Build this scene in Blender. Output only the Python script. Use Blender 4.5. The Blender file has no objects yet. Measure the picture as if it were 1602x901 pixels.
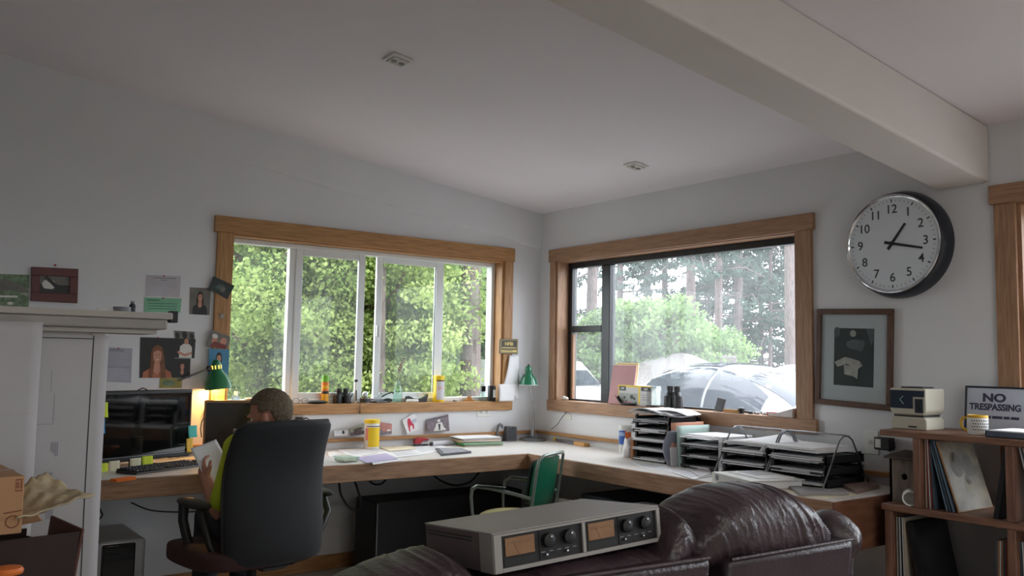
import bpy, math, random
import numpy as np
from mathutils import Vector, Matrix

sc = bpy.context.scene
COL = sc.collection
PI = math.pi

# ------------------------------------------------------------------ camera
F_PX, IW, IH = 1357.94, 1602.0, 901.0
CAM = Vector((-4.1813, -5.2722, 1.356))
YAW, PITCH, ROLL = -0.639, 0.0829, 0.018
_cy, _sy, _cp, _sp = math.cos(YAW), math.sin(YAW), math.cos(PITCH), math.sin(PITCH)
FWD = Vector((-_sy * _cp, _cy * _cp, _sp))
_r0 = Vector((_cy, _sy, 0)); _u0 = _r0.cross(FWD)
RGT = _r0 * math.cos(ROLL) + _u0 * math.sin(ROLL)
UPV = -_r0 * math.sin(ROLL) + _u0 * math.cos(ROLL)
cd = bpy.data.cameras.new('camera'); cam = bpy.data.objects.new('camera', cd); COL.objects.link(cam)
cd.sensor_fit = 'HORIZONTAL'; cd.sensor_width = 36.0; cd.lens = F_PX / IW * 36.0; cd.clip_start = 0.05; cd.clip_end = 500
cam.matrix_world = Matrix(((RGT.x, UPV.x, -FWD.x, CAM.x), (RGT.y, UPV.y, -FWD.y, CAM.y), (RGT.z, UPV.z, -FWD.z, CAM.z), (0, 0, 0, 1)))
sc.camera = cam

# ------------------------------------------------------------------ exposure, sky, lights
sc.view_settings.view_transform = 'Standard'; sc.view_settings.look = 'None'
sc.view_settings.exposure = 0.0; sc.view_settings.gamma = 1.0
sc.view_settings.use_curve_mapping = False
sc.cycles.use_denoising = True
sc.cycles.max_bounces = 10; sc.cycles.diffuse_bounces = 5; sc.cycles.glossy_bounces = 4
sc.cycles.transparent_max_bounces = 16; sc.cycles.transmission_bounces = 6
sc.cycles.sample_clamp_indirect = 6.0
sc.cycles.caustics_reflective = False; sc.cycles.caustics_refractive = False

SKY = 8.5
w = bpy.data.worlds.new('overcast_sky'); sc.world = w; w.use_nodes = True
nt = w.node_tree; bgn = nt.nodes['Background']
tc = nt.nodes.new('ShaderNodeTexCoord'); sx_ = nt.nodes.new('ShaderNodeSeparateXYZ'); rp = nt.nodes.new('ShaderNodeValToRGB')
rp.color_ramp.elements[0].position = 0.45; rp.color_ramp.elements[0].color = (0.80, 0.86, 0.93, 1)
rp.color_ramp.elements[1].position = 0.75; rp.color_ramp.elements[1].color = (0.93, 0.96, 1.0, 1)
mp = nt.nodes.new('ShaderNodeMapRange'); mp.inputs[1].default_value = -1; mp.inputs[2].default_value = 1
nt.links.new(tc.outputs['Generated'], sx_.inputs[0]); nt.links.new(sx_.outputs['Z'], mp.inputs[0])
nt.links.new(mp.outputs[0], rp.inputs[0]); nt.links.new(rp.outputs[0], bgn.inputs['Color']); bgn.inputs['Strength'].default_value = SKY

def area(name, loc, rot, sx, sy, power, col=(1, 1, 1), portal=False):
    l = bpy.data.lights.new(name, 'AREA'); l.shape = 'RECTANGLE'; l.size = sx; l.size_y = sy
    l.energy = power; l.color = col
    if portal: l.cycles.is_portal = True
    o = bpy.data.objects.new(name, l); COL.objects.link(o); o.location = loc; o.rotation_euler = rot
    return o
# skylight enters through the window openings (portals only guide the sampling)
area('portal_window_left', (-1.37, 0.2, 1.58), (-PI / 2, 0, 0), 2.1, 1.06, 1, portal=True)
area('portal_window_right', (0.2, -1.27, 1.58), (PI / 2, 0, PI / 2), 2.15, 1.06, 1, portal=True)
area('portal_window_side', (0.2, -4.5, 1.4), (PI / 2, 0, PI / 2), 2.0, 1.45, 1, portal=True)
area('portal_rear', (-4.6, -9.2, 1.6), (PI / 2, 0, 0), 2.0, 1.2, 1, portal=True)  # guides sampling through the added rear fill opening
# added fill lights without fixtures, unseen behind and above the camera
area('fill_light_rear', (-3.4, -6.9, 2.85), (0, 0, 0), 1.2, 0.3, 28, (1.0, 0.95, 0.86))
area('fill_light_side', (-1.8, -6.6, 2.62), (0, 0, 0), 1.2, 0.3, 26, (1.0, 0.93, 0.82))

# ------------------------------------------------------------------ helpers
def ray(u, v): return FWD + RGT * ((u - IW / 2) / F_PX) - UPV * ((v - IH / 2) / F_PX)
def PX(u, v, x): d = ray(u, v); return CAM + d * ((x - CAM.x) / d.x)
def PY(u, v, y): d = ray(u, v); return CAM + d * ((y - CAM.y) / d.y)
def PZ(u, v, z): d = ray(u, v); return CAM + d * ((z - CAM.z) / d.z)
def PD(u, v, d): return CAM + ray(u, v) * d

def s2l(c):
    return tuple((x / 12.92 if x <= 0.04045 else ((x + 0.055) / 1.055) ** 2.4) for x in c)
def rgb(r, g, b): return s2l((r / 255, g / 255, b / 255))

MATS = {}
def M(name, col=(200, 200, 200), rough=0.6, metal=0.0, var=0.08, scale=8.0, bump=0.0, bscale=60.0, stretch=None,
      coat=0.0, spec=0.5, emis=None, estr=0.0, sheen=0.0, dist=0.0, col2=None):
    """procedural surface: base colour broken up by noise, optional grain and fine relief"""
    if name in MATS: return MATS[name]
    m = bpy.data.materials.new(name); m.use_nodes = True; nt = m.node_tree; b = nt.nodes['Principled BSDF']
    c = rgb(*col)
    tcn = nt.nodes.new('ShaderNodeTexCoord'); mpn = nt.nodes.new('ShaderNodeMapping')
    nt.links.new(tcn.outputs['Object'], mpn.inputs[0])
    if stretch: mpn.inputs['Scale'].default_value = stretch
    nz = nt.nodes.new('ShaderNodeTexNoise'); nz.inputs['Scale'].default_value = scale; nz.inputs['Detail'].default_value = 5
    nz.inputs['Distortion'].default_value = dist
    nt.links.new(mpn.outputs[0], nz.inputs['Vector'])
    cr = nt.nodes.new('ShaderNodeValToRGB')
    cb = rgb(*col2) if col2 else tuple(x * (1 - var) for x in c); ca = c if col2 else tuple(min(1, x * (1 + var)) for x in c)
    cr.color_ramp.elements[0].position = 0.35; cr.color_ramp.elements[0].color = (*cb, 1)
    cr.color_ramp.elements[1].position = 0.65; cr.color_ramp.elements[1].color = (*ca, 1)
    nt.links.new(nz.outputs['Fac'], cr.inputs[0]); nt.links.new(cr.outputs[0], b.inputs['Base Color'])
    b.inputs['Roughness'].default_value = rough; b.inputs['Metallic'].default_value = metal
    b.inputs['Coat Weight'].default_value = coat; b.inputs['Specular IOR Level'].default_value = spec
    b.inputs['Sheen Weight'].default_value = sheen
    if emis: b.inputs['Emission Color'].default_value = (*rgb(*emis), 1); b.inputs['Emission Strength'].default_value = estr
    if bump:
        n2 = nt.nodes.new('ShaderNodeTexNoise'); n2.inputs['Scale'].default_value = bscale; n2.inputs['Detail'].default_value = 4
        nt.links.new(mpn.outputs[0], n2.inputs['Vector'])
        bp = nt.nodes.new('ShaderNodeBump'); bp.inputs['Strength'].default_value = bump; bp.inputs['Distance'].default_value = 0.01
        nt.links.new(n2.outputs['Fac'], bp.inputs['Height']); nt.links.new(bp.outputs[0], b.inputs['Normal'])
    MATS[name] = m; return m

def glass_mat(name, tint=(0.96, 0.98, 0.97), refl=0.08, haze=0.0):
    """thin pane: light passes straight through, a little is mirrored, dust scatters a little"""
    if name in MATS: return MATS[name]
    m = bpy.data.materials.new(name); m.use_nodes = True; nt = m.node_tree; nt.nodes.remove(nt.nodes['Principled BSDF'])
    out = nt.nodes['Material Output']
    tr = nt.nodes.new('ShaderNodeBsdfTransparent'); tr.inputs[0].default_value = (*tint, 1)
    gl = nt.nodes.new('ShaderNodeBsdfGlossy'); gl.inputs['Roughness'].default_value = 0.02
    fr = nt.nodes.new('ShaderNodeFresnel'); fr.inputs['IOR'].default_value = 1.45
    mx = nt.nodes.new('ShaderNodeMixShader')
    ml = nt.nodes.new('ShaderNodeMath'); ml.operation = 'MULTIPLY'; ml.inputs[1].default_value = refl / 0.08
    ge = nt.nodes.new('ShaderNodeNewGeometry'); ir = nt.nodes.new('ShaderNodeMapRange')
    ir.inputs[3].default_value = 1.45; ir.inputs[4].default_value = 1 / 1.45
    nt.links.new(ge.outputs['Backfacing'], ir.inputs[0]); nt.links.new(ir.outputs[0], fr.inputs['IOR'])
    nt.links.new(fr.outputs[0], ml.inputs[0]); nt.links.new(ml.outputs[0], mx.inputs[0]); nt.links.new(tr.outputs[0], mx.inputs[1]); nt.links.new(gl.outputs[0], mx.inputs[2])
    last = mx
    if haze:
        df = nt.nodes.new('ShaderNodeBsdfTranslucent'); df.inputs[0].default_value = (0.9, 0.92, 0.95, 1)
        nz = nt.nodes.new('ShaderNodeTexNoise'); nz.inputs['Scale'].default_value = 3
        m3 = nt.nodes.new('ShaderNodeMath'); m3.operation = 'MULTIPLY'; m3.inputs[1].default_value = haze * 2
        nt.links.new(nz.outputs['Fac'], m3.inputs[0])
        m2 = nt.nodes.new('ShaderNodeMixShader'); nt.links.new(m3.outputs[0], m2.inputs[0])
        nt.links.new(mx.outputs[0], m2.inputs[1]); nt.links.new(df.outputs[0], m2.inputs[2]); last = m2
    nt.links.new(last.outputs[0], out.inputs['Surface'])
    MATS[name] = m; return m

def world_of(o):
    mtx = Matrix.Identity(4)
    while o is not None:
        mtx = Matrix.LocRotScale(o.location, o.rotation_euler, o.scale) @ mtx
        o = o.parent
    return mtx

class MB:
    """collects shapes; build() links them as one mesh object"""
    def __init__(s): s.v = []; s.f = []; s.m = []
    def add(s, vs, fs, mi=0):
        n = len(s.v); s.v += [tuple(x) for x in vs]; s.f += [tuple(i + n for i in f) for f in fs]; s.m += [mi] * len(fs); return s
    def box(s, x0, x1, y0, y1, z0, z1, mi=0):
        vs = [(x0, y0, z0), (x1, y0, z0), (x1, y1, z0), (x0, y1, z0), (x0, y0, z1), (x1, y0, z1), (x1, y1, z1), (x0, y1, z1)]
        return s.add(vs, [(0, 3, 2, 1), (4, 5, 6, 7), (0, 1, 5, 4), (1, 2, 6, 5), (2, 3, 7, 6), (3, 0, 4, 7)], mi)
    def obox(s, c, sx, sy, sz, R=None, mi=0):
        c = Vector(c); R = R or Matrix.Identity(3); vs = []
        for z in (-1, 1):
            for x, y in ((-1, -1), (1, -1), (1, 1), (-1, 1)):
                vs.append(c + R @ Vector((x * sx / 2, y * sy / 2, z * sz / 2)))
        return s.add(vs, [(0, 3, 2, 1), (4, 5, 6, 7), (0, 1, 5, 4), (1, 2, 6, 5), (2, 3, 7, 6), (3, 0, 4, 7)], mi)
    def beam(s, a, b, w, h, up=(0, 0, 1), mi=0):
        a = Vector(a); b = Vector(b); d = (b - a); L = d.length; d.normalize()
        x = d.cross(Vector(up)); x = x.normalized() if x.length > 1e-6 else Vector((1, 0, 0)); z = x.cross(d)
        R = Matrix((x, d, z)).transposed()
        return s.obox((a + b) / 2, w, L, h, R, mi)
    def hexa(s, q0, q1, mi=0):
        """solid between two quads"""
        return s.add(list(q0) + list(q1), [(0, 3, 2, 1), (4, 5, 6, 7), (0, 1, 5, 4), (1, 2, 6, 5), (2, 3, 7, 6), (3, 0, 4, 7)], mi)
    def cyl(s, p0, p1, r0, r1=None, n=16, mi=0):
        return s.tube([p0, p1], [r0, r0 if r1 is None else r1], n, mi)
    def tube(s, pts, r, n=8, mi=0, flat=1.0):
        pts = [Vector(p) for p in pts]; k = len(pts)
        rs = r if isinstance(r, (list, tuple)) else [r] * k
        t0 = (pts[1] - pts[0]).normalized()
        a = t0.orthogonal().normalized() if abs(t0.z) > 0.9 else t0.cross(Vector((0, 0, 1))).normalized()
        vs = []; fs = []
        for i, p in enumerate(pts):
            t = (pts[min(i + 1, k - 1)] - pts[max(i - 1, 0)]).normalized()
            a = (a - t * a.dot(t)).normalized(); b = t.cross(a)
            for j in range(n):
                q = 2 * PI * j / n
                vs.append(p + a * (math.cos(q) * rs[i]) + b * (math.sin(q) * rs[i] * flat))
        for i in range(k - 1):
            for j in range(n):
                fs.append((i * n + j, i * n + (j + 1) % n, (i + 1) * n + (j + 1) % n, (i + 1) * n + j))
        fs.append(tuple(range(n - 1, -1, -1))); fs.append(tuple((k - 1) * n + j for j in range(n)))
        return s.add(vs, fs, mi)
    def lathe(s, prof, n=24, o=(0, 0, 0), R=None, mi=0, sx=1.0, sy=1.0):
        """prof: list of (radius, height); closed with caps"""
        o = Vector(o); R = R or Matrix.Identity(3); vs = []; fs = []
        for r, h in prof:
            for j in range(n):
                q = 2 * PI * j / n; vs.append(o + R @ Vector((r * sx * math.cos(q), r * sy * math.sin(q), h)))
        k = len(prof)
        for i in range(k - 1):
            for j in range(n):
                fs.append((i * n + j, i * n + (j + 1) % n, (i + 1) * n + (j + 1) % n, (i + 1) * n + j))
        fs.append(tuple(range(n - 1, -1, -1))); fs.append(tuple((k - 1) * n + j for j in range(n)))
        return s.add(vs, fs, mi)
    def ell(s, c, rx, ry, rz, n=16, m=10, R=None, mi=0):
        prof = [(max(1e-4, math.sin(PI * i / m)), -math.cos(PI * i / m)) for i in range(m + 1)]
        c = Vector(c); R = R or Matrix.Identity(3); o = len(s.v)
        s.lathe(prof, n, (0, 0, 0), None, mi)
        for i in range(o, len(s.v)):
            x, y, z = s.v[i]; s.v[i] = tuple(c + R @ Vector((x * rx, y * ry, z * rz)))
        return s
    def prism(s, poly, axis, a, b, mi=0):
        """extrude a 2D polygon along axis from a to b"""
        n = len(poly)
        def put(p, h):
            return {'x': (h, p[0], p[1]), 'y': (p[0], h, p[1]), 'z': (p[0], p[1], h)}[axis]
        vs = [put(p, a) for p in poly] + [put(p, b) for p in poly]
        fs = [tuple(range(n)), tuple(range(2 * n - 1, n - 1, -1))] + [(i, i + n, (i + 1) % n + n, (i + 1) % n) for i in range(n)]
        return s.add(vs, fs, mi)
    def grid(s, fn, nu, nv, mi=0, wrap=False):
        vs = [fn(i / nu, j / nv) for j in range(nv + 1) for i in range(nu + 1)]
        fs = [(j * (nu + 1) + i, j * (nu + 1) + i + 1, (j + 1) * (nu + 1) + i + 1, (j + 1) * (nu + 1) + i) for j in range(nv) for i in range(nu)]
        return s.add(vs, fs, mi)
    def build(s, name, mats, parent=None, bevel=0.0, seg=2, smooth=40, sub=0, world=False, solid=0.0):
        me = bpy.data.meshes.new(name)
        vs = s.v
        if world and parent is not None:
            inv = world_of(parent).inverted(); vs = [inv @ Vector(v) for v in s.v]
        me.from_pydata(vs, [], s.f)
        if not isinstance(mats, (list, tuple)): mats = [mats]
        for m in mats: me.materials.append(m)
        if len(mats) > 1: me.polygons.foreach_set('material_index', s.m)
        if smooth:
            me.polygons.foreach_set('use_smooth', [True] * len(me.polygons))
            me.set_sharp_from_angle(angle=math.radians(smooth))
        me.validate(); me.update()
        o = bpy.data.objects.new(name, me); COL.objects.link(o)
        if parent is not None: o.parent = parent
        if solid:
            k = o.modifiers.new('solid', 'SOLIDIFY'); k.thickness = solid; k.offset = 0
        if bevel:
            k = o.modifiers.new('bevel', 'BEVEL'); k.width = bevel; k.segments = seg; k.limit_method = 'ANGLE'; k.angle_limit = math.radians(40)
        if sub:
            k = o.modifiers.new('sub', 'SUBSURF'); k.levels = sub; k.render_levels = sub
        return o

def tag(o, label=None, cat=None, group=None, kind=None):
    if label: o['label'] = label
    if cat: o['category'] = cat
    if group: o['group'] = group
    if kind: o['kind'] = kind
    return o
def thing(name, label, cat, loc=(0, 0, 0), rz=0.0, group=None, rot=None):
    o = bpy.data.objects.new(name, None); COL.objects.link(o); o.empty_display_size = 0.05
    o.location = loc; o.rotation_euler = rot if rot else (0, 0, rz)
    return tag(o, label, cat, group)
def struct(name, loc=(0, 0, 0)):
    o = bpy.data.objects.new(name, None); COL.objects.link(o); o.location = loc; o['kind'] = 'structure'; return o
def one(name, mb, mats, label, cat, loc=None, group=None, rot=(0, 0, 0), **k):
    """a thing that is a single mesh; shapes are given about its own origin"""
    o = mb.build(name, mats, **k)
    if loc is not None: o.location = loc
    o.rotation_euler = rot
    return tag(o, label, cat, group)
def text(name, body, size, m, parent=None, loc=(0, 0, 0), rot=(0, 0, 0), ext=0.0004, sx=1.0, align='CENTER', bold=0.0):
    c = bpy.data.curves.new(name, 'FONT'); c.body = body; c.size = size; c.extrude = ext; c.align_x = align; c.align_y = 'CENTER'; c.offset = bold
    c.materials.append(m); o = bpy.data.objects.new(name, c); COL.objects.link(o); o.location = loc; o.rotation_euler = rot; o.scale = (sx, 1, 1)
    if parent is not None: o.parent = parent
    return o
UPR = (PI / 2, 0, 0)     # text standing upright, facing local -Y

def sheet(mb, q, th, art=(), nrm=None, mi=0, step=0.0004):
    """flat card through corners q = TL,TR,BR,BL (Vectors) with printed shapes in uv (0..1, v down); art: (kind, params..., slot)"""
    q = [Vector(p) for p in q]
    n = (q[1] - q[0]).cross(q[3] - q[0]).normalized()
    if nrm is None: nrm = CAM - q[0]
    if n.dot(Vector(nrm)) < 0: n = -n
    back = [p for p in q]; front = [p + n * th for p in q]
    mb.hexa(back, front, mi)
    def at(u, v, h): return (q[0] * (1 - u) + q[1] * u) * (1 - v) + (q[3] * (1 - u) + q[2] * u) * v + n * (th + h)
    h = step
    for a in art:
        k = a[0]
        if k == 'r': pts = [(a[1], a[2]), (a[3], a[2]), (a[3], a[4]), (a[1], a[4])]; slot = a[5]
        elif k == 'e':
            pts = [(a[1] + a[3] * math.cos(2 * PI * i / 16), a[2] + a[4] * math.sin(2 * PI * i / 16)) for i in range(16)]; slot = a[5]
        elif k == 'p': pts = a[1]; slot = a[2]
        elif k == 'l':      # lines of small print: x0,y0,x1,y1,count,slot
            rr = random.Random(int(a[1] * 97 + a[2] * 31 + a[5]))
            hh = (a[4] - a[2]) / a[5]
            for i in range(a[5]):
                y = a[2] + i * hh; xe = a[1] + (a[3] - a[1]) * rr.uniform(0.55, 1)
                P = [at(a[1], y, h), at(xe, y, h), at(xe, y + hh * 0.38, h), at(a[1], y + hh * 0.38, h)]
                mb.add(P, [(0, 1, 2, 3)], a[6])
            h += step; continue
        P = [at(u, v, h) for u, v in pts]
        mb.add(P, [tuple(range(len(P)))], slot); h += step
    return n
def walls_px(px, plane, off=0.0):
    """corner pixels -> points on the left wall ('L', y = -off) or the right wall ('R', x = -off)"""
    return [PY(u, v, -off) if plane == 'L' else PX(u, v, -off) for u, v in px]
# ------------------------------------------------------------------ materials of the shell
wall_m = M('painted_wall', (222, 223, 225), 0.85, var=0.015, scale=2.0, bump=0.05, bscale=120)
ceil_m = M('painted_ceiling', (232, 229, 234), 0.9, var=0.01, scale=2.0, bump=0.05, bscale=140)
wood_x = M('fir_trim_grain_x', (184, 138, 90), 0.5, col2=(158, 114, 68), scale=6, stretch=(1.2, 14, 14), bump=0.05, bscale=20)
wood_y = M('fir_trim_grain_y', (184, 138, 90), 0.5, col2=(158, 114, 68), scale=6, stretch=(14, 1.2, 14), bump=0.05, bscale=20)
wood_z = M('fir_trim_grain_z', (184, 138, 90), 0.5, col2=(156, 112, 66), scale=6, stretch=(14, 14, 1.2), bump=0.05, bscale=20)
vinyl = M('white_vinyl', (226, 230, 230), 0.4, var=0.02)
black_alu = M('black_window_frame', (26, 30, 34), 0.4, var=0.1)
wood_y2 = M('fir_trim_veiled_y', (172, 134, 104), 0.5, col2=(148, 112, 84), scale=6, stretch=(14, 1.2, 14), bump=0.05, bscale=20)  # same fir as window one, greyed to imitate a hazy veil
wood_z2 = M('fir_trim_veiled_z', (172, 134, 104), 0.5, col2=(146, 110, 82), scale=6, stretch=(14, 14, 1.2), bump=0.05, bscale=20)  # upright grain of the same fir, veil and dimness put into the colour
pane_m = glass_mat('window_pane', refl=0.02, haze=0.02)  # whitish scatter in the glass imitates haze over the trees
pane_b = glass_mat('window_pane_wide', tint=(0.97, 0.98, 0.99), refl=0.02, haze=0.045)  # stronger whitish scatter stands in for distance haze outdoors

# ------------------------------------------------------------------ shell
def ceil_z(x): return 2.497 - 0.12 * x
fl = MB().box(-8.2, 0, -9.2, 0.0, -0.12, 0).build('floor', M('sealed_concrete_floor', (186, 178, 170), 0.55, var=0.12, scale=3, bump=0.05), smooth=0); tag(fl, kind='structure')
WT = 0.16
def wall_y(name, y0, y1, x0, x1, holes, ztop):
    """wall along x with sloped top; holes = (x0,x1,z0,z1)"""
    mb = MB(); xs = sorted({x0, x1, *[h[0] for h in holes], *[h[1] for h in holes]})
    for a, b in zip(xs, xs[1:]):
        hs = [h for h in holes if h[0] <= a + 1e-6 and h[1] >= b - 1e-6]
        segs = [(0, None)] if not hs else [(0, hs[0][2]), (hs[0][3], None)]
        for z0, z1 in segs:
            ta, tb = (ztop(a), ztop(b)) if z1 is None else (z1, z1)
            mb.hexa([(a, y0, z0), (b, y0, z0), (b, y1, z0), (a, y1, z0)], [(a, y0, ta), (b, y0, tb), (b, y1, tb), (a, y1, ta)])
    o = mb.build(name, wall_m, smooth=0); o['kind'] = 'structure'; return o
def wall_x(name, x0, x1, y0, y1, holes, zt):
    mb = MB(); ys = sorted({y0, y1, *[h[0] for h in holes], *[h[1] for h in holes]})
    for a, b in zip(ys, ys[1:]):
        hs = [h for h in holes if h[0] <= a + 1e-6 and h[1] >= b - 1e-6]
        segs = [(0, zt)] if not hs else ([(0, hs[0][2])] if hs[0][2] > 0 else []) + [(hs[0][3], zt)]
        for z0, z1 in segs: mb.box(x0, x1, a, b, z0, z1)
    o = mb.build(name, wall_m, smooth=0); o['kind'] = 'structure'; return o
W1 = (-2.418, -0.345, 1.048, 2.105)        # left window opening x0 x1 z0 z1
W2 = (-2.335, -0.214, 1.062, 2.118)        # right window opening y0 y1 z0 z1
W3 = (-5.6, -3.50, 0.7, 2.12)              # next window on the right wall
wl = wall_y('wall_left', 0, WT, -8.2, WT, [W1], lambda x: 2.52 - 0.12 * x)
# drywall of the upper band stands a little proud, with a slanted lower edge
mb = MB(); za = lambda x: 2.222 - 0.137 * x
mb.hexa([(-8.2, 0, 2.56 - .12 * -8.2 - .32), (0, 0, za(0)), (0, -0.004, za(0) + 0.012), (-8.2, -0.004, 2.26 + .12 * 8.2)],
        [(-8.2, 0, ceil_z(-8.2)), (0, 0, ceil_z(0)), (0, -0.022, ceil_z(0)), (-8.2, -0.022, ceil_z(-8.2))])
mb.v = [(x, y, z) for x, y, z in mb.v]
band = MB()
for a, b in ((-2.6, 0.0),):
    band.hexa([(a, 0, za(a)), (b, 0, za(b)), (b, -0.02, za(b) + 0.012), (a, -0.0, za(a) + 0.004)],
              [(a, 0, ceil_z(a)), (b, 0, ceil_z(b)), (b, -0.02, ceil_z(b)), (a, -0.0, ceil_z(a))])
tag(band.build('trim_1', wall_m, smooth=0), kind='structure')
wr = wall_x('wall_right', 0, WT, -9.2, 0.0, [W2, W3], 2.55)
wall_x('wall_far_left', -8.36, -8.2, -9.2, 0.16, [], 3.6)
wall_y('wall_rear', -9.36, -9.2, -8.36, WT, [(-5.6, -3.6, 1.0, 2.2)], lambda x: 2.52 - 0.12 * x)
mb = MB()
a, b = -8.36, WT
mb.hexa([(a, -9.36, ceil_z(a)), (b, -9.36, ceil_z(b)), (b, WT, ceil_z(b)), (a, WT, ceil_z(a))],
        [(a, -9.36, ceil_z(a) + .15), (b, -9.36, ceil_z(b) + .15), (b, WT, ceil_z(b) + .15), (a, WT, ceil_z(a) + .15)])
tag(mb.build('ceiling', ceil_m, smooth=0), kind='structure')
# dropped beam under the sloped ceiling
mb = MB(); D_ = 0.272
mb.hexa([(a, -3.384, ceil_z(a) - D_), (0, -3.384, ceil_z(0) - D_), (0, -3.13, ceil_z(0) - D_), (a, -3.13, ceil_z(a) - D_)],
        [(a, -3.384, ceil_z(a)), (0, -3.384, ceil_z(0)), (0, -3.13, ceil_z(0)), (a, -3.13, ceil_z(a))])
tag(mb.build('ceiling_beam', M('painted_beam', (220, 216, 212), 0.85, var=0.01, bump=0.05, bscale=120), bevel=0.012), kind='structure')
# baseboards
tag(MB().box(-8.2, 0, -0.018, 0, 0, 0.09).build('baseboard_left', wood_x, bevel=0.003), kind='structure')
tag(MB().box(-0.018, 0, -9.2, -0.02, 0, 0.09).build('baseboard_right', wood_y, bevel=0.003), kind='structure')

# ------------------------------------------------------------------ window 1 (left wall): white three-light slider in a fir surround
w1 = struct('window_1', (-1.38, 0, 1.05))
def P(mb, name, m, par, **k): return mb.build(name, m, par, world=True, **k)
x0, x1, z0, z1 = W1
P(MB().box(-2.526, -0.259, -0.028, 0, z1 - 0.005, 2.2), 'head_casing', wood_x, w1, bevel=0.003)
P(MB().box(-2.505, x0, -0.022, 0, 1.05, z1 - 0.005), 'side_casing', wood_z, w1, bevel=0.003)
P(MB().box(x1, -0.268, -0.022, 0, 1.05, z1 - 0.005), 'side_casing', wood_z, w1, bevel=0.003)
P(MB().box(-2.526, -0.259, -0.026, 0, 0.985, 1.05), 'sill_casing', wood_x, w1, bevel=0.003)
P(MB().box(x0 - .001, x1 + .001, -0.004, WT, z1 - 0.018, z1 + .001), 'jamb', wood_x, w1)
P(MB().box(x0 - .001, x0 + 0.018, -0.004, WT, z0, z1 - .018), 'jamb', wood_z, w1)
P(MB().box(x1 - 0.018, x1 + .001, -0.004, WT, z0, z1 - .018), 'jamb', wood_z, w1)
P(MB().box(x0 - .001, x1 + .001, -0.004, WT, z0 - .012, z0 + 0.002), 'sill_board', wood_x, w1)
fx0, fx1, fz0, fz1 = x0 + .018, x1 - .018, z0 + .002, z1 - .018
def ring(mb, a, b, c, d, y0, y1, wd, wt=None):
    wt = wt or wd
    mb.box(a, a + wd, y0, y1, c, d); mb.box(b - wd, b, y0, y1, c, d)
    mb.box(a + wd, b - wd, y0, y1, c, c + wt); mb.box(a + wd, b - wd, y0, y1, d - wt, d); return mb
P(ring(MB(), fx0, fx1, fz0, fz1, 0.085, 0.155, 0.03), 'outer_frame', vinyl, w1, bevel=0.004)
P(MB().box(-1.995, -1.935, 0.10, 0.15, fz0 + .03, fz1 - .03), 'mullion', vinyl, w1, bevel=0.004)
P(MB().box(-0.865, -0.80, 0.12, 0.15, fz0 + .03, fz1 - .03), 'mullion', vinyl, w1, bevel=0.004)
s1 = P(ring(MB(), -1.955, -1.452, fz0 + .025, fz1 - .028, 0.092, 0.116, 0.05, 0.045), 'sash', vinyl, w1, bevel=0.004)
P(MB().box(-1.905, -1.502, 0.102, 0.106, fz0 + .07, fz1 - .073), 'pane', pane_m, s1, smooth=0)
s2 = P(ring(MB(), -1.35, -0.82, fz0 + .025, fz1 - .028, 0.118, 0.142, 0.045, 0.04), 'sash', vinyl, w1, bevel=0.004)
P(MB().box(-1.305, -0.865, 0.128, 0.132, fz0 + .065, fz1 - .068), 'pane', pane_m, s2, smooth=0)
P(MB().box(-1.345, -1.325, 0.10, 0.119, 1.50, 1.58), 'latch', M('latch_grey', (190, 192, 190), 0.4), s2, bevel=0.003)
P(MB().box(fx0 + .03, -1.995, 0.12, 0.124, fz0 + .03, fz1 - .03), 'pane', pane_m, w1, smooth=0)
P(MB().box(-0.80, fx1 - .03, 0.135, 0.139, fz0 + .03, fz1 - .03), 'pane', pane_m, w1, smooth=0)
# insect-screen clip at the right stile
P(MB().box(-0.475, -0.44, 0.07, 0.086, 1.12, 1.16), 'screen_clip', black_alu, w1)

# ------------------------------------------------------------------ window 2 (right wall): black frame, two small lights beside a wide one
w2 = struct('window_2', (0, -1.27, 1.06))
y0, y1, z0, z1 = W2
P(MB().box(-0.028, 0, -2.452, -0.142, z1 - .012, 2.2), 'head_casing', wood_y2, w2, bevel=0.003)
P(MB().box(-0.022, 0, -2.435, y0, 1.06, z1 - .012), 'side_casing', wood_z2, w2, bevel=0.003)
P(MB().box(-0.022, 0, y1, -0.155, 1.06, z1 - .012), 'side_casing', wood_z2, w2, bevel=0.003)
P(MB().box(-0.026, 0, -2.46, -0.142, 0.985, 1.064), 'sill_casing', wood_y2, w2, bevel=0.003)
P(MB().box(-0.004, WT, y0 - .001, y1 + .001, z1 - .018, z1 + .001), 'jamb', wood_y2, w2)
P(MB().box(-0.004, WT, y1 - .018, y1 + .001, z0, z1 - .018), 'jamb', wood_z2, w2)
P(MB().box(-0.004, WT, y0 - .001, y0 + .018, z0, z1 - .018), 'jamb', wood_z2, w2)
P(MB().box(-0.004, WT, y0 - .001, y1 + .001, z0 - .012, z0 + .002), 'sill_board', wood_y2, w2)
gy0, gy1, gz0, gz1 = y0 + .018, y1 - .018, z0 + .002, z1 - .018
mb = MB(); fw = 0.042
mb.box(.10, .155, gy1 - fw, gy1, gz0, gz1); mb.box(.10, .155, gy0, gy0 + fw, gz0, gz1)
mb.box(.10, .155, gy0 + fw, gy1 - fw, gz1 - fw, gz1); mb.box(.10, .155, gy0 + fw, gy1 - fw, gz0, gz0 + .012)
P(mb, 'outer_frame', black_alu, w2, bevel=0.004)
P(MB().box(.095, .155, -0.695, -0.61, gz0, gz1 - fw), 'mullion', black_alu, w2, bevel=0.004)
P(MB().box(.095, .15, -0.61, gy1 - fw, 1.575, 1.62), 'transom', black_alu, w2, bevel=0.004)
P(MB().box(.126, .13, -0.61, gy1 - fw, 1.62, gz1 - fw), 'pane', pane_b, w2, smooth=0)
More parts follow.
